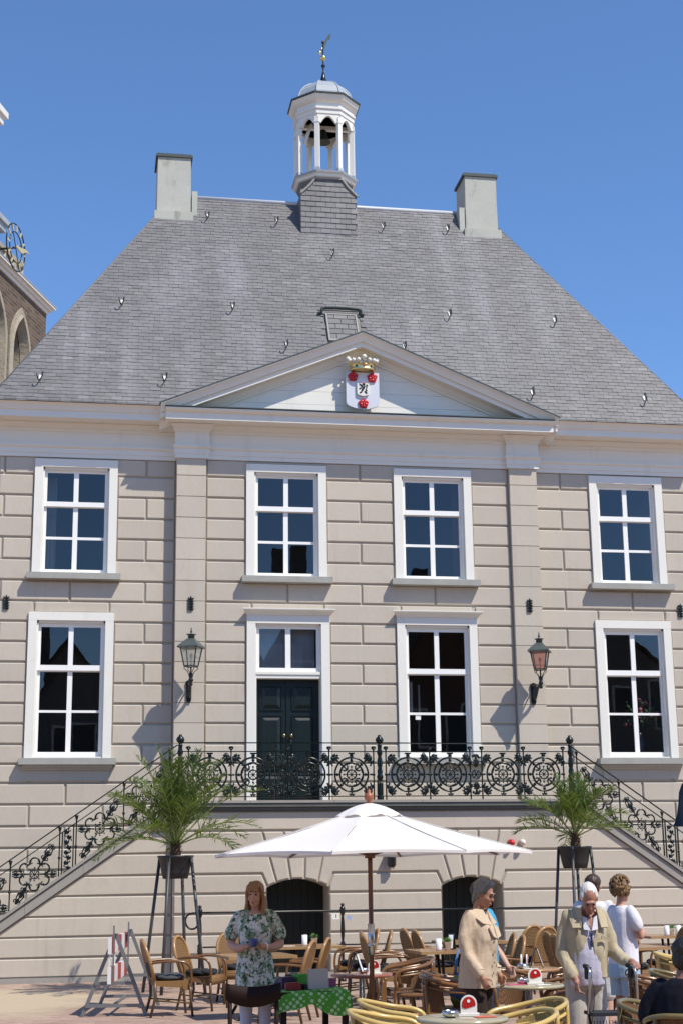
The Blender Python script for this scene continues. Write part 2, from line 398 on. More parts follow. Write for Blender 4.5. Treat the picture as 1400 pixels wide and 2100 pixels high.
# ---------------------------------------------------------------- windows
def window(label, o, Y, rows, hood=False, sill=True, sillover=.09, brackets=False, dark=False):
    cx = (o.x0+o.x1)/2; hw = (o.x1-o.x0)/2; T = o.z1; B = o.z0; cw = .155
    mb = MB(); yf = Y-.045
    mb.box(o.x0, o.x0+cw, yf, Y+.05, B, T-cw); mb.box(o.x1-cw, o.x1, yf, Y+.05, B, T-cw); mb.box(o.x0, o.x1, yf-.002, Y+.05, T-cw, T)
    iw = hw-cw                                                      # reveal lining
    mb.box(cx-iw-.001, cx-iw+.03, Y+.0, Y+.16, B, T-cw); mb.box(cx+iw-.03, cx+iw+.001, Y+.0, Y+.16, B, T-cw); mb.box(cx-iw, cx+iw, Y+.0, Y+.16, T-cw-.045, T-cw+.002)
    mb.box(cx-iw, cx+iw, Y-.02, Y+.16, B, B+.035)
    win = mb.build('window', m_white, hall); tag(win, label)
    xi = iw-.03; st = .05                                            # sash half width, stile
    top = T-.2; rz = [(T-a, T-b) for a, b in rows]                   # (top, bottom) of the pane rows
    # upper sash (outer) and lower sash (inner)
    mid = (rz[0][1]+rz[1][0])/2
    mb = MB(); y0 = Y+.06
    mb.box(cx-xi, cx-xi+st, y0, y0+.045, mid-.04, top); mb.box(cx+xi-st, cx+xi, y0, y0+.045, mid-.04, top)
    mb.box(cx-xi+st, cx+xi-st, y0+.001, y0+.044, rz[0][0], top); mb.box(cx-xi+st, cx+xi-st, y0-.004, y0+.044, mid-.04, rz[0][1])
    mb.box(cx-.045, cx+.045, y0+.002, y0+.043, rz[0][1], rz[0][0]); mb.build('sash', m_sash, win)
    mb = MB(); y1 = Y+.107
    mb.box(cx-xi, cx-xi+st, y1, y1+.045, B+.03, mid); mb.box(cx+xi-st, cx+xi, y1, y1+.045, B+.03, mid)
    mb.box(cx-xi+st, cx+xi-st, y1-.003, y1+.044, B+.03, rz[2][1]); mb.box(cx-xi+st, cx+xi-st, y1+.001, y1+.044, rz[1][0], mid)
    mb.box(cx-xi+st, cx+xi-st, y1+.004, y1+.04, rz[2][0], rz[1][1])
    mb.box(cx-.045, cx+.045, y1+.002, y1+.043, rz[2][1], rz[1][0]); mb.build('sash', m_sash, win)
    for k, (a, b) in enumerate(rz):
        yy = (y0 if k == 0 else y1)+.022
        for s in (-1, 1):
            xa, xb = sorted((cx+s*.045, cx+s*(xi-st))); t = random.uniform(-.0025, .0025); u = random.uniform(-.003, .003)
            mb = MB(); mb.add([(xa,yy+t,b),(xb,yy-t,b),(xb,yy-t+u,a),(xa,yy+t+u,a)], [(0,1,2,3)]); mb.build('pane', m_glass, win)
    if hood:
        mb = MB(); pr = [(-.045,0),(-.07,.0),(-.085,.03),(-.12,.05),(-.165,.085),(-.17,.1),(-.17,.115),(.02,.135)]
        xo = .09
        vs = []; n = len(pr)
        for x0_, sgn in ((o.x0, -1), (o.x1, 1)):
            for y, z in pr: vs.append((x0_ + sgn*(-(y+.045))*.75, Y+y, T-.01+z))
        fs = [(i, i+1, n+i+1, n+i) for i in range(n-1)] + [tuple(range(n)), tuple(range(2*n-1, n-1, -1)), (0, n, 2*n-1, n-1)]
        mb.add(vs, fs); mb.build('hood_moulding', m_cream, win)
    if sill:
        mb = MB(); mb.box(o.x0-sillover, o.x1+sillover, Y-.185, Y+.06, B-.115, B-.001)
        mb.build('sill', m_stone, win)
        if brackets:
            mb = MB(); mb.box(o.x0-.02, o.x1+.02, Y-.12, Y+.02, B-.165, B-.117); mb.box(o.x0, o.x1, Y-.07, Y+.02, B-.205, B-.166); mb.build('sill_moulding', m_stucco, win)
    return win
RU = [(.25,.81),(.915,1.48),(1.53,2.105)]; RL = [(.268,.975),(1.094,1.80),(1.844,2.56)]
RM = [(.275,.985),(1.10,1.81),(1.855,2.56)]
window('upper sash window of the left wing', OPL[0], YS, RU)
window('upper sash window above the front door', OPC[0], 0, RU)
window('upper sash window above the hooded window', OPC[1], 0, RU)
window('upper sash window of the right wing', OPR[0], YS, RU)
window('tall lower sash window of the left wing', OPL[1], YS, RL, brackets=True)
window('tall hooded sash window beside the door', OPC[3], 0, RM, hood=True)
window('tall lower sash window of the right wing', OPR[1], YS, RL, brackets=True)

# ---------------------------------------------------------------- front door
o = OPC[2]; cx = -1.41; cw = .165; T = o.z1
mb = MB(); mb.box(o.x0, o.x0+cw, -.045, .05, 2.95, T-cw); mb.box(o.x1-cw, o.x1, -.045, .05, 2.95, T-cw); mb.box(o.x0, o.x1, -.047, .05, T-cw, T)
mb.box(o.x0+cw-.001, o.x0+cw+.02, 0, .26, 2.95, T-cw); mb.box(o.x1-cw-.02, o.x1-cw+.001, 0, .26, 2.95, T-cw); mb.box(o.x0+cw, o.x1-cw, 0, .26, T-cw-.03, T-cw)
mb.box(o.x0+cw+.02, o.x1-cw-.02, .0, .24, 5.27, 5.40); mb.box(o.x0+cw+.02, o.x1-cw-.02, -.02, .05, 5.34, 5.385)
door = mb.build('front_door', m_white, hall); tag(door, 'dark green double front door in a white frame')
mb = MB(); xi = .60; zt, zb = T-cw-.03, 5.402
mb.box(cx-xi, cx-xi+.06, .06, .1, zb, zt); mb.box(cx+xi-.06, cx+xi, .06, .1, zb, zt); mb.box(cx-xi+.06, cx+xi-.06, .061, .099, zb, zb+.07); mb.box(cx-xi+.06, cx+xi-.06, .061, .099, zt-.06, zt); mb.box(cx-.05, cx+.05, .062, .098, zb+.07, zt-.06)
mb.build('fanlight_frame', m_sash, door)
for s in (-1, 1):
    xa, xb = sorted((cx+s*.05, cx+s*(xi-.06))); mb = MB(); mb.add([(xa,.08,zb+.07),(xb,.08,zb+.07),(xb,.08,zt-.06),(xa,.08,zt-.06)], [(0,1,2,3)]); mb.build('pane', m_glass, door)
pr = [(-.045,0),(-.07,.0),(-.085,.03),(-.12,.05),(-.165,.085),(-.17,.1),(-.17,.115),(.02,.135)]; vs = []; n = len(pr)
for x0_, sgn in ((o.x0, -1), (o.x1, 1)):
    for y, z in pr: vs.append((x0_ + sgn*(-(y+.045))*.75, y, T-.01+z))
mb = MB(); mb.add(vs, [(i, i+1, n+i+1, n+i) for i in range(n-1)] + [tuple(range(n)), tuple(range(2*n-1, n-1, -1)), (0, n, 2*n-1, n-1)]); mb.build('hood_moulding', m_cream, door)
for s in (-1, 1):
    xa, xb = sorted((cx+s*.004, cx+s*.6)); lw = xb-xa; mb = MB(); yd = .2
    mb.box(xa, xb, yd, yd+.05, 2.97, 5.268)
    for (a, b) in ((4.72,5.14),(3.62,4.58),(3.06,3.5)):       # raised panels with mouldings
        p, q = xa+.11, xb-.11
        for (u0,u1,w0,w1) in ((p-.03,q+.03,b,b+.03),(p-.03,q+.03,a-.03,a),(p-.03,p,a,b),(q,q+.03,a,b)): mb.box(u0,u1,yd-.022,yd+.001,w0,w1)
        d = .075
        mb.add([(p+.01,yd-.002,a+.01),(q-.01,yd-.002,a+.01),(q-.01,yd-.002,b-.01),(p+.01,yd-.002,b-.01),(p+d,yd-.024,a+d),(q-d,yd-.024,a+d),(q-d,yd-.024,b-d),(p+d,yd-.024,b-d)],
               [(4,5,6,7),(0,1,5,4),(1,2,6,5),(2,3,7,6),(3,0,4,7)])
    if s > 0: mb.box(cx-.02, cx+.025, yd-.02, yd+.002, 2.98, 5.26)
    leaf = mb.build('door_leaf', m_door, door)
    mb = MB(); kx = cx+s*.068
    mb.tube([(kx,yd-.002,4.21),(kx,yd-.05,4.21)], .012, 8); mb.ball((kx,yd-.065,4.215), (.032,.022,.04), 10, 6)
    if s > 0: mb.box(kx-.013,kx+.013,yd-.012,yd-.001,4.06,4.15)
    mb.build('door_knob', m_brass, leaf)
mb = MB(); mb.box(cx-.54,cx+.30,.16,.165,5.46,5.95); mb.box(cx-.54,cx+.54,.30,.305,5.46,6.25); mb.build('reflection_sheet', mat('pale reflection sheet', (.50,.52,.54), .8, var=.1), door)  # added pale sheets: stand in for the bright reflection in the frosted fanlight
mb = MB(); mb.box(o.x0-.02, o.x1+.02, -.12, .3, 2.951, 2.985); mb.build('threshold', m_stone, door)

# ---------------------------------------------------------------- entablature and cornice
ENT = [(0.,9.46),(-.022,9.46),(-.022,9.535),(-.036,9.54),(-.036,9.63),(-.05,9.64),(-.078,9.665),(-.078,9.70),(-.03,9.705),(-.03,9.955),(-.05,9.965),(-.066,9.99),(-.066,10.02),(-.10,10.035),(-.15,10.085),(-.175,10.095),(-.175,10.115)]
def sweep(mb, prof, x0, x1, yo, back=.25, r0=0., r1=0.):
    vs = []; n = len(prof)+2
    pr = list(prof) + [(back, prof[-1][1]), (back, prof[0][1])]
    for x, r in ((x0, -r0), (x1, r1)):
        for y, z in pr: vs.append((x + r*max(0., -y), yo+y, z))
    mb.add(vs, [(i, (i+1) % n, n+(i+1) % n, n+i) for i in range(n)] + [tuple(range(n)), tuple(range(2*n-1, n-1, -1))])
mb = MB(); sweep(mb, ENT, -6.9, -3.55, YS); sweep(mb, ENT, 3.55, 6.9, YS); sweep(mb, ENT, -3.56, 3.56, .0, back=.4)
ent = mb.build('entablature', m_cream, hall)
for s in (-1, 1):
    x0, x1 = sorted((s*3.565, s*2.955)); mb = MB()
    CAP = [(0.,9.455),(-.03,9.455),(-.03,9.53),(-.045,9.54),(-.045,9.63),(-.058,9.64),(-.09,9.67),(-.09,9.70),(-.03,9.705),(-.03,9.96),(-.06,9.985),(-.08,10.0),(-.08,10.03),(-.12,10.06),(-.165,10.105)]
    sweep(mb, CAP, x0, x1, -.08, back=.2, r0=.75, r1=.75); mb.build('pilaster_capital', m_cream, hall)
COR = [(0.,10.116),(-.50,10.116),(-.50,10.105),(-.53,10.105),(-.53,10.225),(-.55,10.235),(-.565,10.25),(-.57,10.28),(-.60,10.33),(-.64,10.355),(-.65,10.36),(-.65,10.378),(-.3,10.40)]
for x0, x1 in ((-7.05,-3.72),(3.72,7.05)):
    mb = MB(); sweep(mb, COR, x0, x1, YS+.02, back=.3); mb.build('cornice', m_cream, hall)
    mb = MB(); mb.box(x0, x1, YS-.655, YS-.05, 10.379, 10.395); mb.build('gutter_edge', m_leaddk, hall)
COC = [(0.,10.112),(-.485,10.112),(-.485,10.10),(-.52,10.10),(-.52,10.225),(-.535,10.235),(-.60,10.265),(-.615,10.29),(-.615,10.305),(0.,10.33)]
mb = MB(); sweep(mb, COC, -3.79, 3.79, 0., back=.3); mb.build('cornice', m_cream, hall)
mb = MB(); mb.box(-3.80, 3.80, -.635, -.03, 10.318, 10.336); mb.build('lead_flashing', m_leaddk, hall)
# raking cornice
AP, TIP, XT = 11.97, 10.375, 3.885
RK = [(-.62,0.),(-.62,-.02),(-.59,-.028),(-.56,-.065),(-.53,-.12),(-.525,-.145),(-.475,-.15),(-.475,-.235),(-.45,-.24),(-.45,-.228),(-.27,-.228),(-.27,-.25),(-.24,-.285),(-.21,-.32),(-.19,-.335),(-.19,-.37),(.1,-.37),(.1,0.)]
for s in (-1, 1):
    vs = []; n = len(RK)
    for xx, zz in ((s*XT, TIP), (0., AP)):
        for y, h in RK: vs.append((xx, y, zz+h*1.06))
    mb = MB(); mb.add(vs, [(i, (i+1) % n, n+(i+1) % n, n+i) for i in range(n)] + [tuple(range(n)), tuple(range(2*n-1, n-1, -1))])
    mb.build('raking_cornice', m_cream, hall)
    mb = MB(); vs = []
    for xx, zz in ((s*(XT+.02), TIP-.006), (0., AP+.002)):
        vs += [(xx,-.635,zz),(xx,-.635,zz+.022),(xx,.42,zz+.022),(xx,.42,zz)]
    mb.add(vs, [(0,1,5,4),(1,2,6,5),(2,3,7,6),(3,0,4,7),(0,1,2,3),(7,6,5,4)]); mb.build('pediment_roof', m_leaddk, hall)
# tympanum boards
sl_ = (AP-TIP)/XT; zz = 10.33; tym = MB(); tym.prism([(-3.3,10.3),(3.3,10.3),(0,11.6)], -.13, .1); ty = tym.build('tympanum', m_cream, hall)
while zz < 11.6:
    z1 = min(zz+.268, 11.68)
    def xl(z): return max(0.02, (11.72-z)/sl_)
    a, b = xl(zz), xl(z1-.004); mb = MB()
    mb.prism([(-a,zz),(a,zz),(b,z1-.004),(-b,z1-.004)], -.155, -.131); mb.build('board', m_cream, ty); zz += .268
mb = MB(); mb.box(-.62,.62,-.24,-.21,10.345,10.375)
for x in (-.36,0.,.36): mb.box(x-.02,x+.02,-.26,-.2,10.333,10.40)
mb.build('flood_light_rail', m_lead, hall)

# ---------------------------------------------------------------- roof
TH = atan2(5.88, 3.5); EX, EY, EZ = 7.06, -.47, 10.36; RY, RZ, RX = 2.95, 16.24, 3.54
TH = atan2(RZ-EZ, RY-EY); LS = hypot(RZ-EZ, RY-EY)
mb = MB(); BY = 2*RY-EY
A, B, C_, D_ = (-EX,EY,EZ),(EX,EY,EZ),(EX,BY,EZ),(-EX,BY,EZ); P_, Q_ = (-RX,RY,RZ),(RX,RY,RZ)
mt = (RZ-EZ)/(RY-EY); xn = 3.72; zn = lambda x: AP-.09-abs(x)*(AP-TIP)/XT
def onr(x, z): return (x, EY+(z-EZ)/mt, z)
mb.add([A,onr(-xn,EZ),onr(-xn,zn(xn)),onr(0,zn(0)),onr(xn,zn(xn)),onr(xn,EZ),B,Q_,P_,C_,D_], [(0,1,2,3,8),(3,4,5,6,7),(3,7,8),(6,9,7),(9,10,8,7),(10,0,8)])
roof = mb.build('roof', m_slate, hall)
Nn = Vector((0,-sin(TH),cos(TH))); Uu = Vector((0,cos(TH),sin(TH)))
EXPO, SW = .100, .205; rows = int(LS/EXPO)
def slate_vs(w, L=.17, th=.007, lift=.016):
    # origin at the lower left corner, x across, y up the slope, z off the slope
    return [(0,0,lift),(w,0,lift),(w,L,.004),(0,L,.004),(0,0,lift-th),(w,0,lift-th)], [(0,1,2,3),(4,5,1,0),(4,0,3),(1,5,2)]
smb = MB(); sv, sf = slate_vs(SW-.006); smb.add(sv, sf); slate_me = smb.mesh('slate'); slate_me.materials.append(m_slate)
rest = MB(); indiv = []; nslate = 0
skipboxes = [(-.56,.24,.55,1.04)]      # roof hatch (x0,x1,y0,y1)
for r in range(rows):
    s = r*EXPO; p = s*cos(TH); half = EX-p*(EX-RX)/(RY-EY)-.02
    off = (SW/2 if r % 2 else 0) + random.uniform(-.03,.03); x = -half
    half += .02; xs = -half - ((-half+off) % SW)
    k = 0; x = xs
    rowtilt = random.uniform(-.003,.003)
    while x < half:
        x0, x1 = max(x, -half), min(x+SW, half); wv = x1-x0; xc = (x0+x1)/2
        o3 = Vector((x0, EY+p, EZ+s*sin(TH))) + Uu*random.uniform(-.006,.006) + Nn*random.uniform(0,.005)
        inped = abs(xc) < 3.6 and (EZ+s*sin(TH)) < AP-abs(xc)*sl_-.1
        inhatch = any(a < xc < b and c < EY+p < d for a, b, c, d in skipboxes)
        x += SW
        if wv < .05 or inped or inhatch: continue
        rz = random.gauss(0, .006) + rowtilt
        if wv > SW-.01 and nslate < 298:
            ob = bpy.data.objects.new('slate', slate_me); COL.objects.link(ob); ob.parent = roof
            ob.matrix_local = Matrix.Translation(o3) @ Matrix(((1,0,0),(0,Uu.y,Nn.y),(0,Uu.z,Nn.z))).to_4x4() @ Matrix.Rotation(rz, 4, 'Z'); nslate += 1
        else:
            v_, f_ = slate_vs(max(.04, wv-.006)); cr, sr = cos(rz), sin(rz)
            vv = []
            for a, b, c in v_:
                q3 = o3 + Vector((a*cr-b*sr,0,0)) + Uu*(a*sr+b*cr) + Nn*c
                hh = EX-(q3.y-EY)*(EX-RX)/(RY-EY)+.01; q3.x = max(-hh, min(hh, q3.x)); vv.append(q3)
            rest.add(vv, f_)
rs = rest.build('upper_slates', m_slate, roof); rs['kind'] = 'stuff'
mb = MB(); mb.tube([(-RX+.5,RY,RZ+.02),(RX-.55,RY,RZ+.02)], .05, 8); mb.build('ridge_capping', mat('pale lead', (.55,.57,.6), .5, var=.1), roof)
for s in (-1, 1):
    mb = MB(); a = Vector((s*EX,EY,EZ)); b = Vector((s*RX,RY,RZ)); mb.tube([a+Vector((0,0,.0)), b], .022, 6); mb.build('hip_edge', m_slate, roof)
# hooks
def roofpt(x, y): return Vector((x, y, EZ+(y-EY)*(RZ-EZ)/(RY-EY)))
hk = MB()
hk.add([Vector((-.03,0,0))+Uu*-.03+Nn*.04, Vector((.035,0,0))+Uu*-.03+Nn*.04, Vector((.03,0,0))+Uu*.15+Nn*.03, Vector((-.03,0,0))+Uu*.15+Nn*.03], [(0,1,2,3)], 1)
hk.tube(smooth_path([Uu*.26+Nn*.04+Vector((.06,0,0)), Uu*.05+Nn*.07+Vector((.045,0,0)), Uu*-.1+Nn*.11, Uu*-.17+Nn*.17+Vector((-.03,0,0)), Uu*-.12+Nn*.23+Vector((-.06,0,0)), Uu*-.04+Nn*.24+Vector((-.07,0,0))], 4), .016, 6, 0)
hkm = hk.mesh('roof_hook'); hkm.materials.append(m_black); hkm.materials.append(m_white)
for x, y in ((-2.80,2.6),(-1.29,2.58),(1.10,2.6),(2.57,2.63),(-.147,2.05),(-4.63,1.03),(-2.39,1.04),(-1.37,.47),(-6.15,-.17),(-3.80,-.11),(1.06,.53),(2.17,1.10),(4.45,1.08),(3.52,-.10),(5.87,-.12)):
    q = roofpt(x, y); ho = obj('roof_hook', hkm, None, roof, q); ho.scale = (.78,)*3
# hatch
mb = MB(); c0 = roofpt(-.16, .80); hx, hu = .34, .44
def rp(a, u, h): return c0 + Vector((a,0,0)) + Uu*u + Nn*h
for a0,a1,u0,u1 in ((-hx+.015,-hx+.05,-hu,hu),(hx-.05,hx-.015,-hu,hu),(-hx+.05,hx-.05,-hu,-hu+.06),(-hx+.05,hx-.05,hu-.05,hu)):
    mb.add([rp(a,u,h) for h in (-.02,.06) for a,u in ((a0,u0),(a1,u0),(a1,u1),(a0,u1))], [(4,5,6,7),(0,1,5,4),(1,2,6,5),(2,3,7,6),(3,0,4,7)])
hat = mb.build('roof_hatch', m_copestone, roof)
mb = MB(); mb.tube(smooth_path([rp(-.48,.42,.04), rp(-.40,.44,.07), rp(-.34,.5,.13), rp(.34,.5,.13), rp(.40,.44,.07), rp(.48,.42,.04)],3), .045, 6, flat=.6); mb.build('hatch_flashing', m_leaddk, hat)
for r in range(5):
    u = -hu+.07+r*.16; x = -hx+.055-(.0 if r % 2 else .13)
    while x < hx-.06:
        a0, a1 = max(x, -hx+.055), min(x+.262, hx-.055)
        if a1-a0 > .03:
            mb = MB(); mb.add([rp(a0,u,.055),rp(a1-.006,u,.055),rp(a1-.006,u+.2,.04),rp(a0,u+.2,.04),rp(a0,u,.045),rp(a1-.006,u,.045)], [(0,1,2,3),(4,5,1,0)]); mb.build('slate', m_slate, hat)
        x += .268
# chimneys
for s, x0, x1, lab in ((-1,-3.895,-3.155,'pale rendered chimney at the left end of the ridge'), (1,2.99,3.735,'pale rendered chimney at the right end of the ridge')):
    mb = MB(); y0, y1 = 2.62, 3.42
    mb.add([(x0,y0,15.4),(x1,y0,15.4),(x1,y1,15.4),(x0,y1,15.4),(x0+.015,y0+.01,17.04),(x1-.01,y0+.01,17.04),(x1-.01,y1,17.04),(x0+.015,y1,17.04)],
           [(4,5,6,7),(0,1,5,4),(1,2,6,5),(2,3,7,6),(3,0,4,7)])
    ch = mb.build('chimney', m_chim, hall); tag(ch, lab)
    mb = MB(); mb.box(x0-.03,x1+.03,y0-.03,y1+.03,17.04,17.10); mb.box(x0+.0,x1,y0,y1,17.1,17.125)
    mb.build('chimney_cap', m_leaddk, ch)
    mb = MB()
    for k in range(9): mb.tube([(x0+.04+k*.083,y0+.1,17.12),(x0+.04+k*.083+random.uniform(-.02,.02),y0+.08,17.21)], .004, 3)
    mb.build('bird_spikes', m_black, ch)
    mb = MB(); e = roofpt(0,y0); mb.box(x0-.05,x1+.05,y0-.1,y0+.02,e.z-.16,e.z+.05); xs_ = x1+.02 if s < 0 else x0-.14
    mb.box(xs_,xs_+.12,y0+.0,RY,e.z-.05,RZ+.02) ; mb.build('chimney_flashing', m_chim, ch)
    if False: pass

# ---------------------------------------------------------------- bell turret
TX, TY, HB = -.15, 2.97, .625
mb = MB(); mb.box(TX-HB+.02, TX+HB-.02, TY-.57, TY+.57, 14.9, 16.28); tur = mb.build('bell_turret', m_slate, hall); tag(tur, 'white octagonal bell turret with lead dome')
r = 0; z = 15.22; yf = TY-.57
while z < 16.62:
    off = 0 if r % 2 else .11; x = TX-HB-off
    half = HB if z < 16.25 else HB-.35*min(1., (z-16.25)/.3)**.7
    while x < TX+HB:
        a0, a1 = max(x, TX-half), min(x+.222, TX+half)
        if a1-a0 > .05:
            mb = MB(); t = random.uniform(0,.006); q = random.uniform(-.004,.004)
            mb.add([(a0+.003,yf-.018-t,z+q),(a1-.003,yf-.018-t,z+q),(a1-.003,yf-.006,z+.14),(a0+.003,yf-.006,z+.14),(a0+.003,yf,z+q),(a1-.003,yf,z+q)], [(0,1,2,3),(4,5,1,0)])
            mb.build('slate', m_slate, tur)
        x += .222
    z += .125; r += 1
mb = MB()       # slated sides with swept shoulders
mb.prism([(TX-HB,15.2),(TX+HB,15.2),(TX+HB,16.27),(TX+HB-.12,16.36),(TX+HB-.24,16.5),(TX+.27,16.68),(TX-.27,16.68),(TX-HB+.24,16.5),(TX-HB+.12,16.36),(TX-HB,16.27)], TY-.57, TY+.57)
mb.build('turret_base', m_slate, tur)
mb = MB()
for s in (-1, 1): mb.tube(smooth_path([(TX+s*(HB+.01),yf-.02,16.25),(TX+s*(HB-.1),yf-.02,16.36),(TX+s*(HB-.22),yf-.02,16.49),(TX+s*.29,yf-.02,16.66)],4), .03, 6)
mb.box(TX-.3,TX+.3,yf-.05,yf+.0,16.62,16.69); mb.build('shoulder_flashing', m_copestone, tur)
R8 = pi/8
mb = MB(); mb.lathe([(.66,16.66),(.70,16.68),(.71,16.73),(.745,16.75),(.745,16.80),(.70,16.82),(.0,16.83)], (TX,TY,0), 8, 0, False, R8); mb.build('platform', m_white, tur)
mb = MB(); mb.lathe([(.45,16.3),(.56,16.45),(.655,16.66),(.0,16.67)], (TX,TY,0), 8, 0, False, R8); mb.build('platform_cove', m_slate, tur)
mb = MB(); mb.lathe([(.755,16.755),(.765,16.80),(.70,16.825)], (TX,TY,0), 8, 0, False, R8); mb.build('platform_flashing', m_lead, tur)
PR = .645
for k in range(8):
    a = R8 + k*pi/4; mb = MB(); c = (TX+PR*cos(a), TY+PR*sin(a), 0)
    mb.lathe([(.07,16.82),(.07,18.12)], c, 4, 0, False, a+pi/4)
    mb.lathe([(.083,17.98),(.083,18.01)], c, 4, 0, False, a+pi/4); po = mb.build('post', m_white, tur)
    mb = MB(); mb.lathe([(.095,16.82),(.085,16.88),(.074,16.90)], c, 4, 0, False, a+pi/4); mb.build('post_foot', m_lead, po)
for k in range(8):      # arched boards between the posts
    a0 = R8+k*pi/4; a1 = a0+pi/4; p = Vector((TX+PR*cos(a0),TY+PR*sin(a0),0)); q = Vector((TX+PR*cos(a1),TY+PR*sin(a1),0)); d = q-p; nn = Vector((d.y,-d.x,0)).normalized()
    pts = [(0,18.28),(0,17.98)]
    for i in range(9): t = .17+.66*i/8; pts.append((t, 17.98+.17*sin(pi*i/8)))
    pts += [(1,17.98),(1,18.28)]; mb = MB(); n = len(pts)
    top = [(pts[i][0], 18.28) for i in range(n)]
    for off in (.035, -.035):
        base = len(mb.v); vs = []
        for t, z in pts: v = p+d*t+nn*off; vs += [(v.x,v.y,z),(v.x,v.y,18.28)]
        mb.add(vs, [(2*i,2*i+2,2*i+3,2*i+1) for i in range(n-1)])
    vs = []
    for t, z in pts:
        for off in (.035,-.035): v = p+d*t+nn*off; vs.append((v.x,v.y,z))
    mb.add(vs, [(2*i,2*i+2,2*i+3,2*i+1) for i in range(n-1)]); mb.build('arch_board', m_white, tur)
mb = MB(); mb.lathe([(.70,18.20),(.70,18.29),(.73,18.31),(.73,18.36),(.69,18.37),(.69,18.47),(.73,18.49),(.78,18.53),(.82,18.60),(.83,18.63),(.0,18.66)], (TX,TY,0), 8, 0, False, R8); mb.build('turret_cornice', m_white, tur)
mb = MB(); mb.lathe([(.60,18.20),(.60,18.25),(0,18.25)], (TX,TY,0), 8, 0, False, R8); mb.build('ceiling_boards', m_interior, tur)
mb = MB(); mb.lathe([(.845,18.62),(.855,18.66),(.66,18.72)], (TX,TY,0), 8, 0, False, R8); mb.build('eave_flashing', m_leaddk, tur)
mb = MB(); prof = [(.665,18.70),(.655,18.80),(.60,18.94),(.50,19.07),(.36,19.17),(.2,19.235),(.06,19.26)]
mb.lathe(prof, (TX,TY,0), 8, 0, False, R8); dome = mb.build('dome', m_lead, tur)
for k in range(8):
    a = R8+k*pi/4; mb = MB(); mb.tube([(TX+(r+.004)*cos(a),TY+(r+.004)*sin(a),z) for r, z in prof], .018, 5); mb.build('dome_rib', m_lead, dome)
mb = MB(); mb.lathe([(.13,19.23),(.085,19.30),(.07,19.31),(.08,19.33),(.05,19.45),(.03,19.56),(.02,19.57),(.017,19.70),(.05,19.71),(.03,19.73),(.05,19.745),(.015,19.77),(.014,20.30),(.03,20.31),(.03,20.36),(0,20.38)], (TX,TY,0), 8); mb.build('finial', m_black, tur)
mb = MB(); mb.ball((TX,TY,19.93), .07, 10, 8); mb.ball((TX-.075,TY-.0,20.06), (.035,.035,.055), 8, 6); mb.tube([(TX-.07,TY,20.1),(TX,TY,20.22)], .012, 5); mb.build('gilt_ball', m_gold, tur)
mb = MB(); mb.prism([(TX-.02,20.25),(TX+.03,20.18),(TX+.06,20.28),(TX+.16,20.52),(TX+.13,20.44),(TX+.16,20.42),(TX+.19,20.56),(TX+.13,20.54)], TY-.01, TY+.01); mb.build('weather_vane', m_leaddk, tur)
mb = MB(); mb.lathe([(.0,18.12),(.06,18.11),(.085,18.07),(.10,17.97),(.125,17.89),(.165,17.83),(.17,17.81),(.15,17.815)], (TX-.02,TY,0), 14); bell = mb.build('bell', mat('bronze bell', (.05,.06,.045), .5, metal=.7), tur)
mb = MB(); mb.bar((TX-.6,TY,18.16),(TX+.6,TY,18.16), .1, .1); mb.bar((TX-.48,TY-.2,17.65),(TX-.30,TY-.1,18.2), .06, .06); mb.build('bell_beam', m_white, tur)

# ---------------------------------------------------------------- wall anchors
wa = MB()
for i in range(5):
    z = -.1+i*.05
    for s in (-1, 1): wa.ball((s*.03,-.02,z), (.036,.02,.017), 8, 5, 0, (0, s*-.6, 0))
wa.box(-.014,.014,-.03,.0,-.12,.12); wa.ball((0,-.02,.125),(.016,.016,.03),8,5)
wam = wa.mesh('wall_anchor'); wam.materials.append(m_iron)
for x, y, z in ((-6.63,YS,6.64),(-3.25,-.08,6.63),(3.285,-.08,6.70),(6.46,YS,6.69)): obj('wall_anchor', wam, None, hall, (x,y,z))
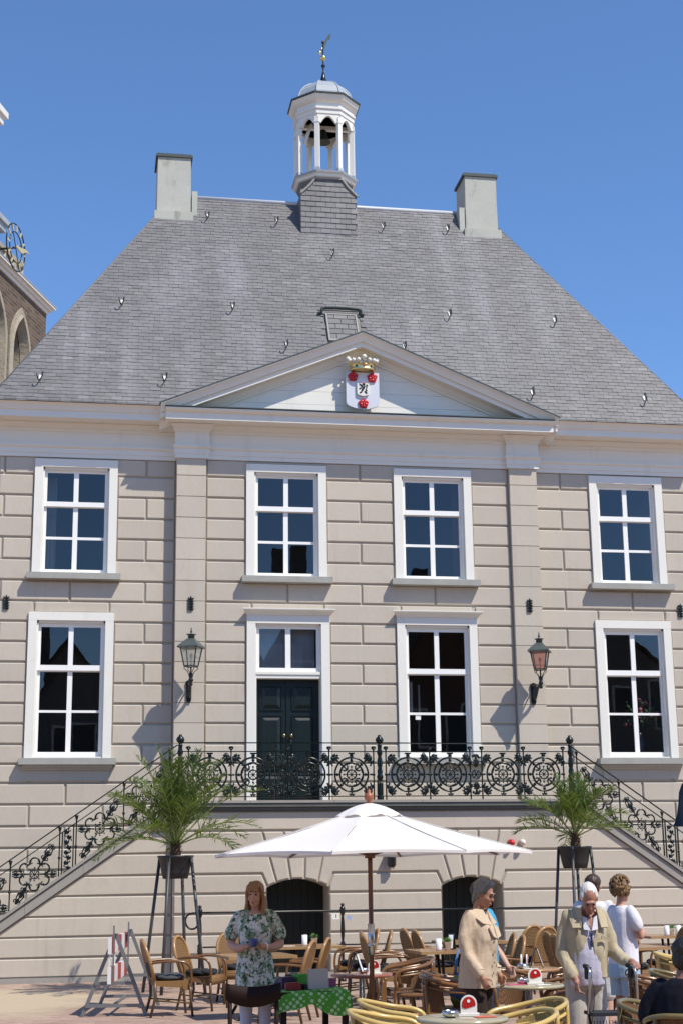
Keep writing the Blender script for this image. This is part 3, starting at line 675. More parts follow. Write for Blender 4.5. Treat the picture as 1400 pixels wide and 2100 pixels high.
# ================================================================== GROUND
def ground_mat():
    N = NT('brick paving'); N.set(.85, 0, .25)
    v = N.pos((1,1,1))
    br = N.n('TexBrick'); br.offset = .5; br.inputs['Scale'].default_value = 1.; br.inputs['Brick Width'].default_value = .21; br.inputs['Row Height'].default_value = .105
    br.inputs['Mortar Size'].default_value = .006; br.inputs['Mortar Smooth'].default_value = .2; br.inputs['Bias'].default_value = 0.
    br.inputs['Color1'].default_value = (.30,.19,.145,1); br.inputs['Color2'].default_value = (.42,.30,.24,1); br.inputs['Mortar'].default_value = (.33,.27,.20,1)
    N.l(v, br.inputs['Vector'])
    c = br.outputs['Color']
    c = N.mix(1., c, N.math('MULTIPLY_ADD', N.noise(.8, 4., .6, v), .5, .75), 'MULTIPLY')
    c = N.mix(1., c, N.math('MULTIPLY_ADD', N.noise(14., 3., .6, v), .4, .8), 'MULTIPLY')
    # sand swept over the paving beside the stair
    sp = N.n('SeparateXYZ'); N.l(N.n('NewGeometry').outputs['Position'], sp.inputs[0])
    dx = N.math('MULTIPLY', N.math('ADD', sp.outputs['X'], 6.6), .42); dy = N.math('MULTIPLY', N.math('ADD', sp.outputs['Y'], 5.0), .30)
    d = N.math('SQRT', N.math('ADD', N.math('MULTIPLY', dx, dx), N.math('MULTIPLY', dy, dy)))
    d = N.math('ADD', d, N.math('MULTIPLY_ADD', N.noise(1.3, 5., .65, v), 1.1, -.55))
    sand = N.ramp(d, [(.55, .88), (.95, .0)])
    c = N.mix(sand, c, N.mix(N.noise(60., 2., .5, v), (.42,.33,.22), (.56,.46,.32)))
    c = N.mix(N.ramp(N.noise(2.2, 6., .7, v), [(.58, 0.), (.7, .5)]), c, (.48,.39,.29))
    N.col(c)
    h = N.math('ADD', N.math('MULTIPLY', br.outputs['Fac'], -1.), N.math('MULTIPLY', N.noise(40., 3., .6, v), .6)); N.bump(h, .5, .006)
    return N.m
mb = MB(); G = 900.
mb.add([(-G,-G,0),(G,-G,0),(G,G,0),(-G,G,0)], [(0,1,2,3)]); gr = mb.build('ground', ground_mat()); tag(gr, 'red brick paving of the square dusted with sand', kind='structure')

# ================================================================== PERRON
per = empty('perron_stair', (0,-1.5,0), 0, 'double stair with landing and stuccoed front wall below the front door', 'staircase')
per.location = (0,0,0)
FY, FL = -1.55, -1.38; SLP = .692
FZ = [.09,.405,.735,1.065,1.395,1.72,2.08,2.44,2.78]
def inset(poly, d):
    n = len(poly); out = []
    A = sum(poly[i][0]*poly[(i+1) % n][1]-poly[(i+1) % n][0]*poly[i][1] for i in range(n)); sg = 1 if A > 0 else -1
    for i in range(n):
        p0, p1, p2 = Vector(poly[i-1]), Vector(poly[i]), Vector(poly[(i+1) % n])
        e1, e2 = (p1-p0).normalized(), (p2-p1).normalized(); n1 = Vector((-e1.y, e1.x))*sg; n2 = Vector((-e2.y, e2.x))*sg
        k = 1+n1.dot(n2); q = p1 + (n1+n2)*(d/max(k, .35)); out.append((q.x, q.y))
    return out
def poly_block(parent, poly, yf, yb, gap=.017, ch=.017, name='stucco_block', m=None):
    a = inset(poly, gap); b = inset(poly, gap+ch); n = len(poly); mb = MB()
    mb.add([(x,yf,z) for x, z in b]+[(x,yf+.014,z) for x, z in a]+[(x,yb,z) for x, z in a],
           [tuple(range(n))]+[(n+i, n+(i+1) % n, (i+1) % n, i) for i in range(n)]+[(2*n+i, 2*n+(i+1) % n, n+(i+1) % n, n+i) for i in range(n)])
    return mb.build(name, m or m_stucco, parent)
ARCH = (-1.47, 1.59); AH = .535; ZS = 1.49; ZC = 1.628
def intr(c, x):                      # intrados height
    R = (AH*AH+(ZC-ZS)**2)/(2*(ZC-ZS)); return ZC-R+sqrt(R*R-(x-c)**2)
# backing wall with arched openings
mb = MB(); y = FY+.03
def quad(x0, z0, x1, z1): mb.add([(x0,y,z0),(x1,y,z0),(x1,y,z1),(x0,y,z1)], [(0,1,2,3)])
edges = [-3.6] + [v for c in ARCH for v in (c-AH, c+AH)] + [3.6]
for i in (0,2,4): quad(edges[i], 0, edges[i+1], 2.78)
for c in ARCH:
    for i in range(12):
        x0, x1 = c-AH+2*AH*i/12, c-AH+2*AH*(i+1)/12; z0, z1 = intr(c,x0), intr(c,x1)
        mb.add([(x0,y,z0),(x1,y,z1),(x1,y,2.78),(x0,y,2.78)], [(0,1,2,3)])
        mb.add([(x0,y-.03,z0),(x1,y-.03,z1),(x1,y+.66,z1),(x0,y+.66,z0)], [(0,1,2,3)])
    for x in (c-AH, c+AH): mb.add([(x,y-.03,0),(x,y+.66,0),(x,y+.66,ZS),(x,y-.03,ZS)], [(0,1,2,3)])
for x in (-3.6, 3.6): mb.add([(x,y,0),(x,0,0),(x,0,2.78),(x,y,2.78)], [(0,1,2,3)])
pw = mb.build('front_wall', m_stuccob, per)
def vx(c, k, z):                     # fan joints of the arch
    b, t = ((-.37,-.50),(-.126,-.19),(.11,.125),(.35,.44))[k]; return c + b + (t-b)*(z-1.6)/.44
for i in range(8):
    z0, z1 = FZ[i], FZ[i+1]
    if i <= 3:
        for a, b in ((-3.6,ARCH[0]-AH),(ARCH[0]+AH,ARCH[1]-AH),(ARCH[1]+AH,3.6)): poly_block(pw, [(a,z0),(b,z0),(b,z1),(a,z1)], FY, FY+.031)
    elif i == 4:
        for a, b, l, r in ((-3.6,ARCH[0]-AH,0,1),(ARCH[0]+AH,ARCH[1]-AH,1,1),(ARCH[1]+AH,3.6,1,0)):
            pl = [(a,z0),(b,z0)]
            pl += [(b,1.53),(b-.085,z1)] if r else [(b,z1)]
            pl += [(a+.085,z1),(a,1.53)] if l else [(a,z1)]
            poly_block(pw, pl, FY, FY+.031)
    elif i == 5:
        def lside(c): return [(c-AH-.085,z0),(c-AH,1.53),(c-AH+.01,ZS+.012)]+[(x, intr(c,x)) for x in (c-.47,c-.42)]+[(vx(c,0,intr(c,c-.37)), intr(c,c-.37)),(vx(c,0,z1),z1)]
        def rside(c): return [(vx(c,3,z1),z1),(vx(c,3,intr(c,c+.35)), intr(c,c+.35))]+[(x, intr(c,x)) for x in (c+.42,c+.47)]+[(c+AH-.01,ZS+.012),(c+AH,1.53),(c+AH+.085,z0)]
        poly_block(pw, [(-3.6,z0)]+lside(ARCH[0])+[(-3.6,z1)], FY, FY+.031)
        poly_block(pw, rside(ARCH[0])[::1]+lside(ARCH[1]), FY, FY+.031)
        poly_block(pw, rside(ARCH[1])+[(3.6,z0),(3.6,z1)], FY, FY+.031)
    elif i == 6:
        poly_block(pw, [(-3.6,z0),(vx(ARCH[0],0,z0),z0),(vx(ARCH[0],0,z1),z1),(-3.6,z1)], FY, FY+.031)
        poly_block(pw, [(vx(ARCH[0],3,z0),z0),(vx(ARCH[1],0,z0),z0),(vx(ARCH[1],0,z1),z1),(vx(ARCH[0],3,z1),z1)], FY, FY+.031)
        poly_block(pw, [(vx(ARCH[1],3,z0),z0),(3.6,z0),(3.6,z1),(vx(ARCH[1],3,z1),z1)], FY, FY+.031)
    else: poly_block(pw, [(-3.6,z0),(3.6,z0),(3.6,z1),(-3.6,z1)], FY, FY+.031)
for c in ARCH:
    for k in range(3):
        xs = [vx(c,k,1.6)+(vx(c,k+1,1.6)-vx(c,k,1.6))*t/3 for t in range(4)]
        poly_block(pw, [(x, intr(c,x)) for x in xs]+[(vx(c,k+1,2.44),2.44),(vx(c,k,2.44),2.44)], FY, FY+.031, name='voussoir')
mb = MB(); mb.box(-3.63,3.63,FY-.03,FY+.02,0,.088)
mb.build('plinth', m_copestone, per)
# arched basement doors
for c in ARCH:
    x = c-AH; n = 8; wd = 2*AH/n; root = None
    mb = MB(); mb.box(c-AH-.02, c+AH+.02, FY+.66, FY+.7, 0, ZC+.05); root = mb.build('basement_door', m_door, per); tag(root, 'dark green plank door under an arch')
    for k in range(n):
        mb = MB(); mb.box(x+k*wd+.004, x+(k+1)*wd-.004, FY+.635+random.uniform(0,.008), FY+.661, .02, min(intr(c,x+k*wd+.004), intr(c,x+(k+1)*wd-.004))-.004); mb.build('plank', m_door, root)
# landing slab
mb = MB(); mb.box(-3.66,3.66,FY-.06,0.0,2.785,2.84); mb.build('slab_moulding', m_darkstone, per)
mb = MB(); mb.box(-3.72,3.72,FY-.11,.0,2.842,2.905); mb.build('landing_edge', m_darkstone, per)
mb = MB()
xs = [-3.74,-2.3,-.85,.72,2.2,3.74]
mbs = MB()
for a, b in zip(xs[:-1], xs[1:]):
    mb = MB(); mb.box(a+.003,b-.003,FY-.13,.0,2.907,2.95); mb.build('landing_slab', m_copestone, per)
# flanks
for s in (-1, 1):
    def XL(z): return -4.10+(z-2.445)/SLP
    pol = [(-3.6,0),(-3.6,2.78),(-3.62,2.78),(XL(0.)-.15,0)]
    mb = MB(); mb.prism([(s*x,z) for x,z in pol], FL+.03, FL+.3); fl = mb.build('flank_wall', m_stuccob, per)
    for i in range(8):
        z0, z1 = FZ[i], FZ[i+1]; z1c = min(z1, 2.77)
        xa, xb = XL(z0), XL(z1c)
        poly_block(fl, [(s*x,z) for x,z in ([(xa,z0),(-3.59,z0),(-3.59,z1c),(xb,z1c)] if xb < -3.62 else [(xa,z0),(-3.59,z0),(-3.59,2.75)])], FL, FL+.031)
    mb = MB(); x0, x1 = sorted((s*3.6, s*7.8)); mb.box(x0,x1,FL-.03,FL+.02,0,.087); mb.build('plinth', m_copestone, fl)
    # sloping coping in lengths, with nosing on top
    cuts = [-3.63,-4.15,-5.10,-6.05,-7.0,-7.75]
    for a, b in zip(cuts[:-1], cuts[1:]):
        a -= .002; b += .002
        def ZB(x): return 2.445+(x+4.10)*SLP
        mb = MB(); mb.prism([(s*x,z) for x,z in ((a,ZB(a)),(a,ZB(a)+.165),(b,ZB(b)+.165),(b,ZB(b)))], FL-.05, FL+.32)
        cp = mb.build('coping_stone', m_copestone, per)
        mb = MB(); mb.prism([(s*x,z) for x,z in ((a,ZB(a)+.185),(a,ZB(a)+.245),(b,ZB(b)+.245),(b,ZB(b)+.185))], FL-.085, FL+.33); mb.prism([(s*x,z) for x,z in ((a,ZB(a)+.166),(a,ZB(a)+.184),(b,ZB(b)+.184),(b,ZB(b)+.166))], FL-.02, FL+.3); mb.build('coping_nosing', m_copestone, cp)
    for k in range(16):
        mb = MB(); a = 3.6+k*.2507; zt = 2.95-.1735*(k+1); x0, x1 = sorted((s*a, s*(a+.29))); mb.box(x0,x1,FL+.33,YS-.01,max(0.,zt-.4),zt); mb.build('step', m_copestone, per)

# ================================================================== IRON RAILINGS
def leaf_fan(mb, c, ang, L, n=5, spread=1.9, w=.02):
    for i in range(n):
        a = ang + spread*(i/(n-1)-.5); l = L*(1-.35*abs(i/(n-1)-.5)*2)
        d = Vector((cos(a),0,sin(a))); p = Vector(c)+d*l*.55
        mb.ball(p, (l*.48,.014,w*1.25), 6, 4, 0, (0,-a,0)); mb.ball(Vector(c)+d*l*1.0, .018, 6, 4)
def scroll(mb, c, a0, R, turn=1, r=.0105):
    pts = []
    for i in range(9):
        t = i/8; a = a0+turn*t*4.6; rad = R*(1-.75*t); pts.append((c[0]+rad*cos(a), c[1], c[2]+rad*sin(a)))
    mb.tube(pts, r, 5)
def circle_panel():
    mb = MB(); mb.ring((0,0,0), .295, .017, 32, 6); mb.ring((0,0,0), .205, .018, 28, 6); mb.ring((0,0,0), .082, .014, 18, 6); mb.ball((0,0,0), .024, 8, 6)
    for k in range(8):
        a = k*pi/4; d = Vector((cos(a),0,sin(a)))
        mb.tube([d*.02, d*.075], .007, 4); mb.ball(d*.25, .03, 8, 5)
        if k % 2 == 0:
            mb.tube([d*.09, d*.135], .007, 4); mb.ball(d*.135, (.02,.012,.02), 6, 4); mb.ball(d*.338, .02, 6, 4)
        else:
            leaf_fan(mb, d*.10, a, .075, 3, 1.6, .013)
            for t in (-1, 1):
                e = Vector((cos(a+t*.42),0,sin(a+t*.42))); scroll(mb, e*.162, a+pi*.5*t, .036, -t)
    for s in (-1, 1):
        for t in (-1, 1):
            c = (s*.345, 0, t*.335); leaf_fan(mb, c, atan2(-t,-s), .16, 5, 1.5, .021); leaf_fan(mb, (s*.375,0,t*.25), atan2(-t,-s*.4), .10, 3, 1.2, .016); scroll(mb, (s*.28,0,t*.35), 0, .032, s*t)
    mb.box(-.055,.055,-.016,.016,.355,.38); mb.box(-.03,.03,-.014,.014,.30,.355); leaf_fan(mb, (0,0,-.36), pi/2, .06, 3, 2.2, .014)
    for s in (-1,1): mb.ball((s*.372,0,0), (.03,.012,.02), 6, 4)
    return mb.mesh('rosette_panel')
def narrow_panel():
    mb = MB(); mb.ring((0,0,0), .075, .011, 18, 6); mb.ball((0,0,0), .03, 8, 5)
    for k in range(6): a = k*pi/3; mb.ball((.045*cos(a),0,.045*sin(a)), .016, 6, 4)
    for t in (-1, 1):
        leaf_fan(mb, (0,0,t*.12), t*pi/2, .16, 5, 1.0, .016); leaf_fan(mb, (0,0,t*.36), -t*pi/2, .12, 3, 1.6, .02)
        for s in (-1, 1): scroll(mb, (s*.055,0,t*.20), 0, .045, s*t); scroll(mb, (s*.055,0,t*.31), 0, .035, -s*t)
    return mb.mesh('palmette_panel')
def flower_panel(s):
    mb = MB(); mb.ring((0,0,0), .075, .011, 18, 6); mb.ball((0,0,0), .03, 8, 5)
    for k in range(8): a = k*pi/4; mb.ball((.048*cos(a),0,.048*sin(a)), .014, 6, 4); mb.ball((.105*cos(a),0,.105*sin(a)), .015, 6, 4)
    for k in range(6):
        a = pi/6+k*pi/3; c = Vector((.185*cos(a),0,.185*sin(a)))
        mb.ring(c, .085, .0145, 12, 5, 0, a-2.0, a+2.0)
        for t in (-1, 1): scroll(mb, c+Vector((.05*cos(a+t*1.5),0,.05*sin(a+t*1.5))), a, .03, t)
    for a, L in ((0,.37),(pi,.37),(s*1.02 if s > 0 else pi-1.02,.52),(s*1.02+pi if s > 0 else -1.02,.52)):
        d = Vector((cos(a),0,sin(a))); nn = Vector((-sin(a),0,cos(a)))
        mb.tube([d*.09, d*L], .013, 5)
        for q in (.30, .40, .52):
            if q > L: continue
            mb.ball(d*q, (.055,.014,.034), 6, 4, 0, (0,-a,0))
            for t in (-1, 1): scroll(mb, d*q+nn*t*.035, a, .032, t)
        for t in (-1, 1): mb.tube(smooth_path([d*(L-.22), d*(L-.1)+nn*t*.05, d*L+nn*t*.03],4), .011, 5)
    return mb.mesh('flower_panel')
RYL = -1.50; ZR = 3.395
me_c, me_n = circle_panel(), narrow_panel()
for me in (me_c, me_n): me.materials.append(m_iron)
lr = empty('landing_railing', (0,RYL,2.95), 0, 'glossy dark cast iron railing with round rosettes along the landing', 'railing')
zo = 2.95
def rail_post(x, big=False, nm='post'):
    mb = MB()
    if big:
        mb.lathe([(.055,0),(.06,.02),(.06,.06),(.048,.08),(.045,.36),(.055,.38),(.06,.42),(.042,.44),(.05,.50),(.036,.56),(.05,.62),(.045,.70),(.03,.76),(.045,.80),(.055,.84),(.038,.87),(.035,.93),(.048,.95),(.03,.965),(.03,.985),(.06,1.01),(.072,1.045),(.06,1.085),(.03,1.11),(.028,1.135),(0,1.14)], (x,0,0), 12)
        for k in range(8): a = k*pi/4; mb.tube([(x+.047*cos(a),.047*sin(a),.09),(x+.046*cos(a),.046*sin(a),.35)], .009, 4); mb.ball((x+.055*cos(a),.055*sin(a),1.05), .02, 6, 4)
    else:
        mb.box(x-.011,x+.011,-.011,.011,.0,.88); mb.box(x-.028,x+.028,-.02,.02,.905,.935); mb.lathe([(.012,.86),(.02,.875),(.026,.905)], (x,0,0), 6); mb.ball((x,0,.445),(.028,.02,.03),6,4)
        for s in (-1,1): leaf_fan(mb, (x,0,.9), pi/2+s*1.2, .03, 3, 1.2, .01)
    return mb
for x in (-3.5, 0., 3.5): rail_post(x, True).build('newel', m_iron, lr)
for x in (.11,.90,1.635,1.85,2.62,3.36):
    for s in (-1, 1): rail_post(s*x).build('post', m_iron, lr)
for s in (-1, 1):
    for x in (.505,1.268,2.235,2.99): obj('rosette_panel', me_c, None, lr, (s*x,0,ZR-zo))
    obj('palmette_panel', me_n, None, lr, (s*1.742,0,ZR-zo))
    x0, x1 = (-3.46,-.04) if s < 0 else (.04,3.46)
    for z, h in ((3.945,.018),(3.795,.016),(3.02,.016)):
        mb = MB(); mb.box(x0,x1,-.02 if h > .017 else -.013,.02 if h > .017 else .013,z-zo-h/2,z-zo+h/2); mb.build('rail', m_iron, lr)
def ZT(x): return 3.205+SLP*(-abs(x)+4.574)
for s in (-1, 1):
    sr = empty('stair_railing', (s*3.5,FL+.05,2.95), 0, 'sloping iron stair railing with flower scrolls on the %s flight' % ('left' if s < 0 else 'right'), 'railing', 'stair railings')
    def loc(x, z): return (x-s*3.5, 0, z-2.95)
    for dz, wd in ((0,.02),(-.14,.016),(-.90,.016)):
        mb = MB(); mb.bar(loc(s*3.54, ZT(3.54)+dz), loc(s*7.5, ZT(7.5)+dz), .03 if dz == 0 else .022, wd); mb.build('rail', m_iron, sr)
    for x in (3.67,4.445,5.235,5.28,5.465,5.51,6.31,7.09):
        thin = x in (5.28,5.465)
        mb = MB(); z1 = ZT(x)-.14; z0 = ZT(x)-.93
        a = loc(s*x, 0); mb.box(a[0]-.011,a[0]+.011,-.011,.011,z0-2.95,z1-2.95+.0)
        if not thin:
            mb.lathe([(.012,z1-2.95),(.014,z1-2.91),(.03,z1-2.95+.10),(.035,z1-2.95+.125)], (a[0],0,0), 6); mb.ball((a[0],0,(z0+z1)/2-2.95),(.026,.02,.03),6,4)
        mb.build('post', m_iron, sr)
    fm = flower_panel(-s); fm.materials.append(m_iron)
    for x in (4.06,4.84,5.91,6.70): obj('flower_panel', fm, None, sr, loc(s*x, ZT(x)-.52))
    mb = MB()
    for i in range(9):
        z = -.36+i*.085; mb.ball((.02*(1 if i % 2 else -1),0,z), (.045,.016,.04), 6, 4); scroll(mb, (.03*(-1 if i % 2 else 1),0,z+.03), i, .035, 1)
    mb.build('narrow_scroll_panel', m_iron, sr, loc(s*5.372, ZT(5.372)-.52))

# low handrail before the basement doors
hr = empty('area_handrail', (-3.22,-2.6,0), 0, 'low black handrail with curled end before the basement doors', 'handrail')
mb = MB(); zt = 1.115
cur = [(-.16+.0, 0, zt)]; pts = [(6.0,0,zt-.01),(0.,0,zt),(-.12,0,zt-.005)]
for i in range(1,12): a = pi/2+i*.42; pts.append((-.12+.125*cos(a)*(1-.02*i),0,zt-.13+.125*sin(a)))
mb.tube(pts, .016, 8); mb.build('top_rail', m_black, hr)
mb = MB(); mb.tube([(0.05,0,.575),(6.0,0,.57)], .014, 6); mb.build('lower_rail', m_black, hr)
for x in (0.,2.34,4.68): 
    mb = MB(); mb.lathe([(.05,0),(.05,.03),(.025,.05),(.022,.46),(.035,.48),(.04,.52),(.035,.57),(.04,.6),(.02,.63),(.022,.66),(.036,.80),(.03,.93),(.02,1.03),(.04,1.07),(.046,1.13),(.038,1.17),(.018,1.185),(.03,1.2),(.028,1.225),(0,1.235)], (x,0,0), 10); mb.build('post', m_black, hr)
mb = MB(); mb.obox((2.22,-.03,1.02),(.12,.005,.085)); sg = mb.build('number_plate', m_white, hr)
mb = MB(); mb.obox((2.23,-.034,1.03),(.012,.003,.05)); mb.build('number_stroke', m_black, sg)
mb = MB(); mb.obox((2.44,-.03,1.0),(.075,.005,.075),(0,.5,0)); mb.build('sticker', mat('blue grey paper', (.3,.38,.55), .6), hr)

# ================================================================== WALL LANTERNS
def lantern(x, label, red):
    L = empty('wall_lantern', (x,-.08,4.8), 0, label, 'lantern', 'wall lanterns on the pilasters')
    mb = MB(); mb.prism([(-.045,.04),(-.03,0),(.03,0),(.045,.04),(.05,.30),(.065,.34),(.05,.39),(0,.41),(-.05,.39),(-.065,.34),(-.05,.30)], -.035, .0)
    mb.prism([(-.025,.05),(.025,.05),(.03,.3),(-.03,.3)], -.06,-.034); mb.ball((0,-.05,.33), .035, 8, 6); mb.build('back_plate', m_black, L)
    yl = -.52; mb = MB()
    mb.tube(smooth_path([(0,-.03,.09),(0,-.14,.12),(0,-.30,.27),(0,-.44,.31),(0,yl,.33)],5), [.03]*16+[.026]*5, 8)
    mb.tube(smooth_path([(0,-.03,.30),(0,-.2,.35),(0,-.36,.33),(0,yl,.34)],4), .016, 6)
    mb.lathe([(.02,.24),(.04,.27),(.02,.30),(.045,.33),(.045,.36),(.03,.38),(.042,.42),(.045,.46),(.02,.47),(.014,.48),(.014,.585)], (0,yl,0), 10)
    for k in range(4):
        a = k*pi/2+.35; d = Vector((cos(a),sin(a),0)); mb.tube(smooth_path([Vector((0,yl,.44))+d*.04, Vector((0,yl,.50))+d*.07, Vector((0,yl,.55))+d*.13, Vector((0,yl,.575))+d*.135, Vector((0,yl,.585))+d*.1],4), .007, 5)
    mb.build('bracket_arm', m_black, L)
    ro = .35; s2 = sqrt(2)
    def corner(k, h, z): a = ro+k*pi/2; return Vector((h*s2*cos(a), yl+h*s2*sin(a), z))
    zb, zt_, hb, ht = .60, .945, .098, .155
    mb = MB()
    for k in range(4):
        mb.bar(corner(k,hb,zb), corner(k,ht,zt_), .018); mb.bar(corner(k,hb,zb), corner(k+1,hb,zb), .018); mb.bar(corner(k,ht,zt_), corner(k+1,ht,zt_), .022)
    mb.build('cage', m_black, L)
    for k in range(4):
        mb = MB(); i = .004
        mb.add([corner(k,hb-i,zb+.005),corner(k+1,hb-i,zb+.005),corner(k+1,ht-i,zt_-.005),corner(k,ht-i,zt_-.005)], [(0,1,2,3)])
        mb.build('glass_pane', m_redglass if (red and k in (2,)) else m_lglass, L)
    mb = MB(); mb.lathe([(.20*s2,.93),(.20*s2,.95),(.19*s2,.965),(.065*s2,1.10)], (0,yl,0), 4, 0, False, ro); mb.lathe([(.062,1.10),(.062,1.17),(.09,1.175),(.09,1.185),(.015,1.195),(.018,1.22),(.024,1.235),(.01,1.26),(.014,1.28),(.006,1.31),(0,1.315)], (0,yl,0), 12)
    mb.build('hood', mat('patinated zinc', (.07,.085,.08), .45, var=.15, vscale=8.), L)
    mb = MB(); mb.tube([(0,yl,.6),(0,yl,.72)], .014, 6); mb.ball((0,yl,.78), (.03,.03,.05), 8, 6); mb.build('bulb', mat('frosted bulb', (.8,.78,.72), .3), L)
lantern(-3.27, 'black wall lantern with clear panes on the left pilaster', False)
lantern(3.285, 'black wall lantern with a red pane on the right pilaster', True)

# ================================================================== COAT OF ARMS
ca = empty('coat_of_arms', (0.02,-.34,10.46), 0, 'white shield with three red roses and gilt crown on the pediment', 'coat of arms')
m_shield = mat('pale shield paint', (.62,.63,.68), .4, var=.02); m_red = mat('red enamel', (.50,.012,.018), .25, bump=.4, bscale=45., bdist=.01); m_blk = mat('black enamel', (.01,.012,.016), .3)
def shield(w, h, tip, n=6):
    pts = [(-w,h),(w,h),(w,h*.22)]
    for i in range(1,n): a = i/n*pi/2; pts.append((w-(w*.28)*(1-cos(a)), h*.22-h*.13*sin(a)))
    pts += [(w*.55,h*.055),(0,tip),(-w*.55,h*.055)]
    for i in range(n-1,0,-1): a = i/n*pi/2; pts.append((-(w-(w*.28)*(1-cos(a))), h*.22-h*.13*sin(a)))
    pts.append((-w,h*.22)); return pts
mb = MB(); mb.prism(shield(.325,.765,.0), -.03, .03); mb.build('shield', m_shield, ca)
mb = MB(); mb.box(-.05,.05,.03,.34,.3,.4); mb.build('wall_bracket', m_black, ca)
def rose(x, z):
    mb = MB()
    pl = [(x+.108*cos(pi/2+k*2*pi/5)*1., z+.108*sin(pi/2+k*2*pi/5)) for k in range(5)]
    mb.prism(pl, -.06, -.03)
    for k in range(5):
        a = pi/2+k*2*pi/5+pi/5; mb.ball((x+.05*cos(a),-.062,z+.05*sin(a)), (.038,.018,.034), 8, 5, 0, (0,-a,0))
        a -= pi/5; mb.ball((x+.068*cos(a),-.06,z+.068*sin(a)), (.022,.014,.016), 6, 4, 0, (0,-a,0))
    mb.ball((x,-.07,z), (.028,.02,.028), 8, 5); mb.build('rose', m_red, ca)
rose(-.195,.665); rose(.185,.655); rose(.005,.12)
mb = MB(); mb.prism([(x,z+.27) for x,z in shield(.118,.255,.0)], -.075,-.028); es = mb.build('small_shield', m_white, ca)
mb = MB()
for c, r, a in (((0,-.08,.42),(.022,.012,.075),.55),((-.03,-.08,.475),(.02,.012,.035),-.6),((.012,-.08,.505),(.028,.014,.022),0),((-.06,-.08,.50),(.03,.012,.012),.8),((-.055,-.08,.425),(.035,.012,.012),-.3),((-.045,-.08,.345),(.04,.012,.014),-.5),((.05,-.08,.345),(.04,.012,.015),.7),((.06,-.08,.39),(.014,.01,.03),-.4),((.068,-.08,.455),(.012,.01,.04),.1),((.075,-.08,.49),(.022,.01,.012),.3)):
    mb.ball(c, r, 8, 5, 0, (0,a,0))
mb.build('lion', m_blk, es)
mb = MB(); 
for x,z in ((.012,.53),(-.005,.53),(.03,.53)): mb.ball((x,-.084,z),(.01,.008,.014),6,4)
mb.build('lion_crown', m_red, es)
mb = MB(); cy = -.06
mb.lathe([(.235,.775),(.25,.79),(.252,.81),(.243,.82),(.245,.875),(.258,.885),(.258,.895),(.24,.90),(.225,.90),(.225,.78)], (0,cy,0), 24, flat=(1,.62)); crown = mb.build('crown', m_gold, ca)
for k in range(16):
    a = k*2*pi/16+pi/2; big = k % 4 == 0; d = Vector((cos(a),sin(a)*.62,0)); b = Vector((0,cy,.895))+d*.245; t = Vector((0,cy,1.0 if big else .955))+d*.275
    mb = MB(); mb.tube([b, t], [.02,.008], 5); sp = mb.build('crown_point', m_gold, crown)
for k in range(16):
    a = k*2*pi/16+pi/2; big = k % 4 == 0; d = Vector((cos(a),sin(a)*.62,0)); t = Vector((0,cy,1.02 if big else .965))+d*.285
    mb = MB(); mb.ball(t, .048 if big else .041, 8, 6)
    if big: mb.tube([t-Vector((0,0,.09)), t], .017, 6)
    mb.build('pearl', m_white, crown)
for k, mm in ((-1, m_blk), (0, m_red), (1, m_blk)):
    a = -pi/2+k*.62; mb = MB(); mb.ball((.246*cos(a),cy+.246*.62*sin(a)-.002,.848), (.026,.012,.022), 8, 5); mb.build('jewel', mm, crown)

# things behind the panes
fv = empty('flower_vase', (5.62,.62,3.86), 0, 'vase of flowers behind the lower right window', 'flowers')
mb = MB(); mb.lathe([(.07,0),(.10,.1),(.11,.25),(.06,.42),(.075,.46)], (0,0,0), 14); mb.build('vase', mat('dark glazed vase', (.05,.06,.08), .3), fv)
rf_ = random.Random(4); mb = MB(); mc = MB()
for i in range(130):
    a, b_ = rf_.uniform(0,2*pi), rf_.uniform(0,1.3); L = rf_.uniform(.25,.62); p = Vector((L*sin(b_)*cos(a)*.8,L*sin(b_)*sin(a)*.5,.5+L*cos(b_)))
    (mc if i % 4 == 0 else mb).ball(p, rf_.uniform(.025,.05), 6, 4)
mb.build('foliage', mat('dark foliage', (.03,.06,.02), .7), fv); mc.build('blossoms', mat('pink blossoms', (.42,.12,.14), .7), fv)
mb = MB(); mb.box(1.02,1.06,.95,1.0,4.72,5.30); mb.box(1.10,1.15,.95,1.0,4.70,5.34); mb.box(1.30,1.33,1.1,1.15,4.72,5.3); o = mb.build('window_blind', mat('white blind slats', (.6,.62,.64), .6)); tag(o, 'upright white blind slats behind the hooded window', 'blind')
mb = MB(); mb.box(1.02,1.12,.125,.127,4.52,4.61); o = mb.build('paper_note', m_sash); tag(o, 'small white paper note on a pane of the hooded window', 'note')
for x0, x1, z0, z1, yy, lb in ((-6.05,-5.78,7.3,9.2,.75,'pale curtain behind the upper left wing window'),(1.95,2.10,7.3,9.2,.55,'reddish curtain behind the upper window over the hooded one')):
    mb = MB(); n = 14; vs = []
    for i in range(n+1):
        x = lerp(x0,x1,i/n); y = yy+.03*sin(i*1.7); vs += [(x,y,z0),(x,y,z1)]
    mb.add(vs, [(2*i,2*i+2,2*i+3,2*i+1) for i in range(n)], 0, True); o = mb.build('curtain', mat('curtain '+lb[:4], (.26,.09,.07) if 'red' in lb else (.4,.38,.34), .85)); tag(o, lb, 'curtain')

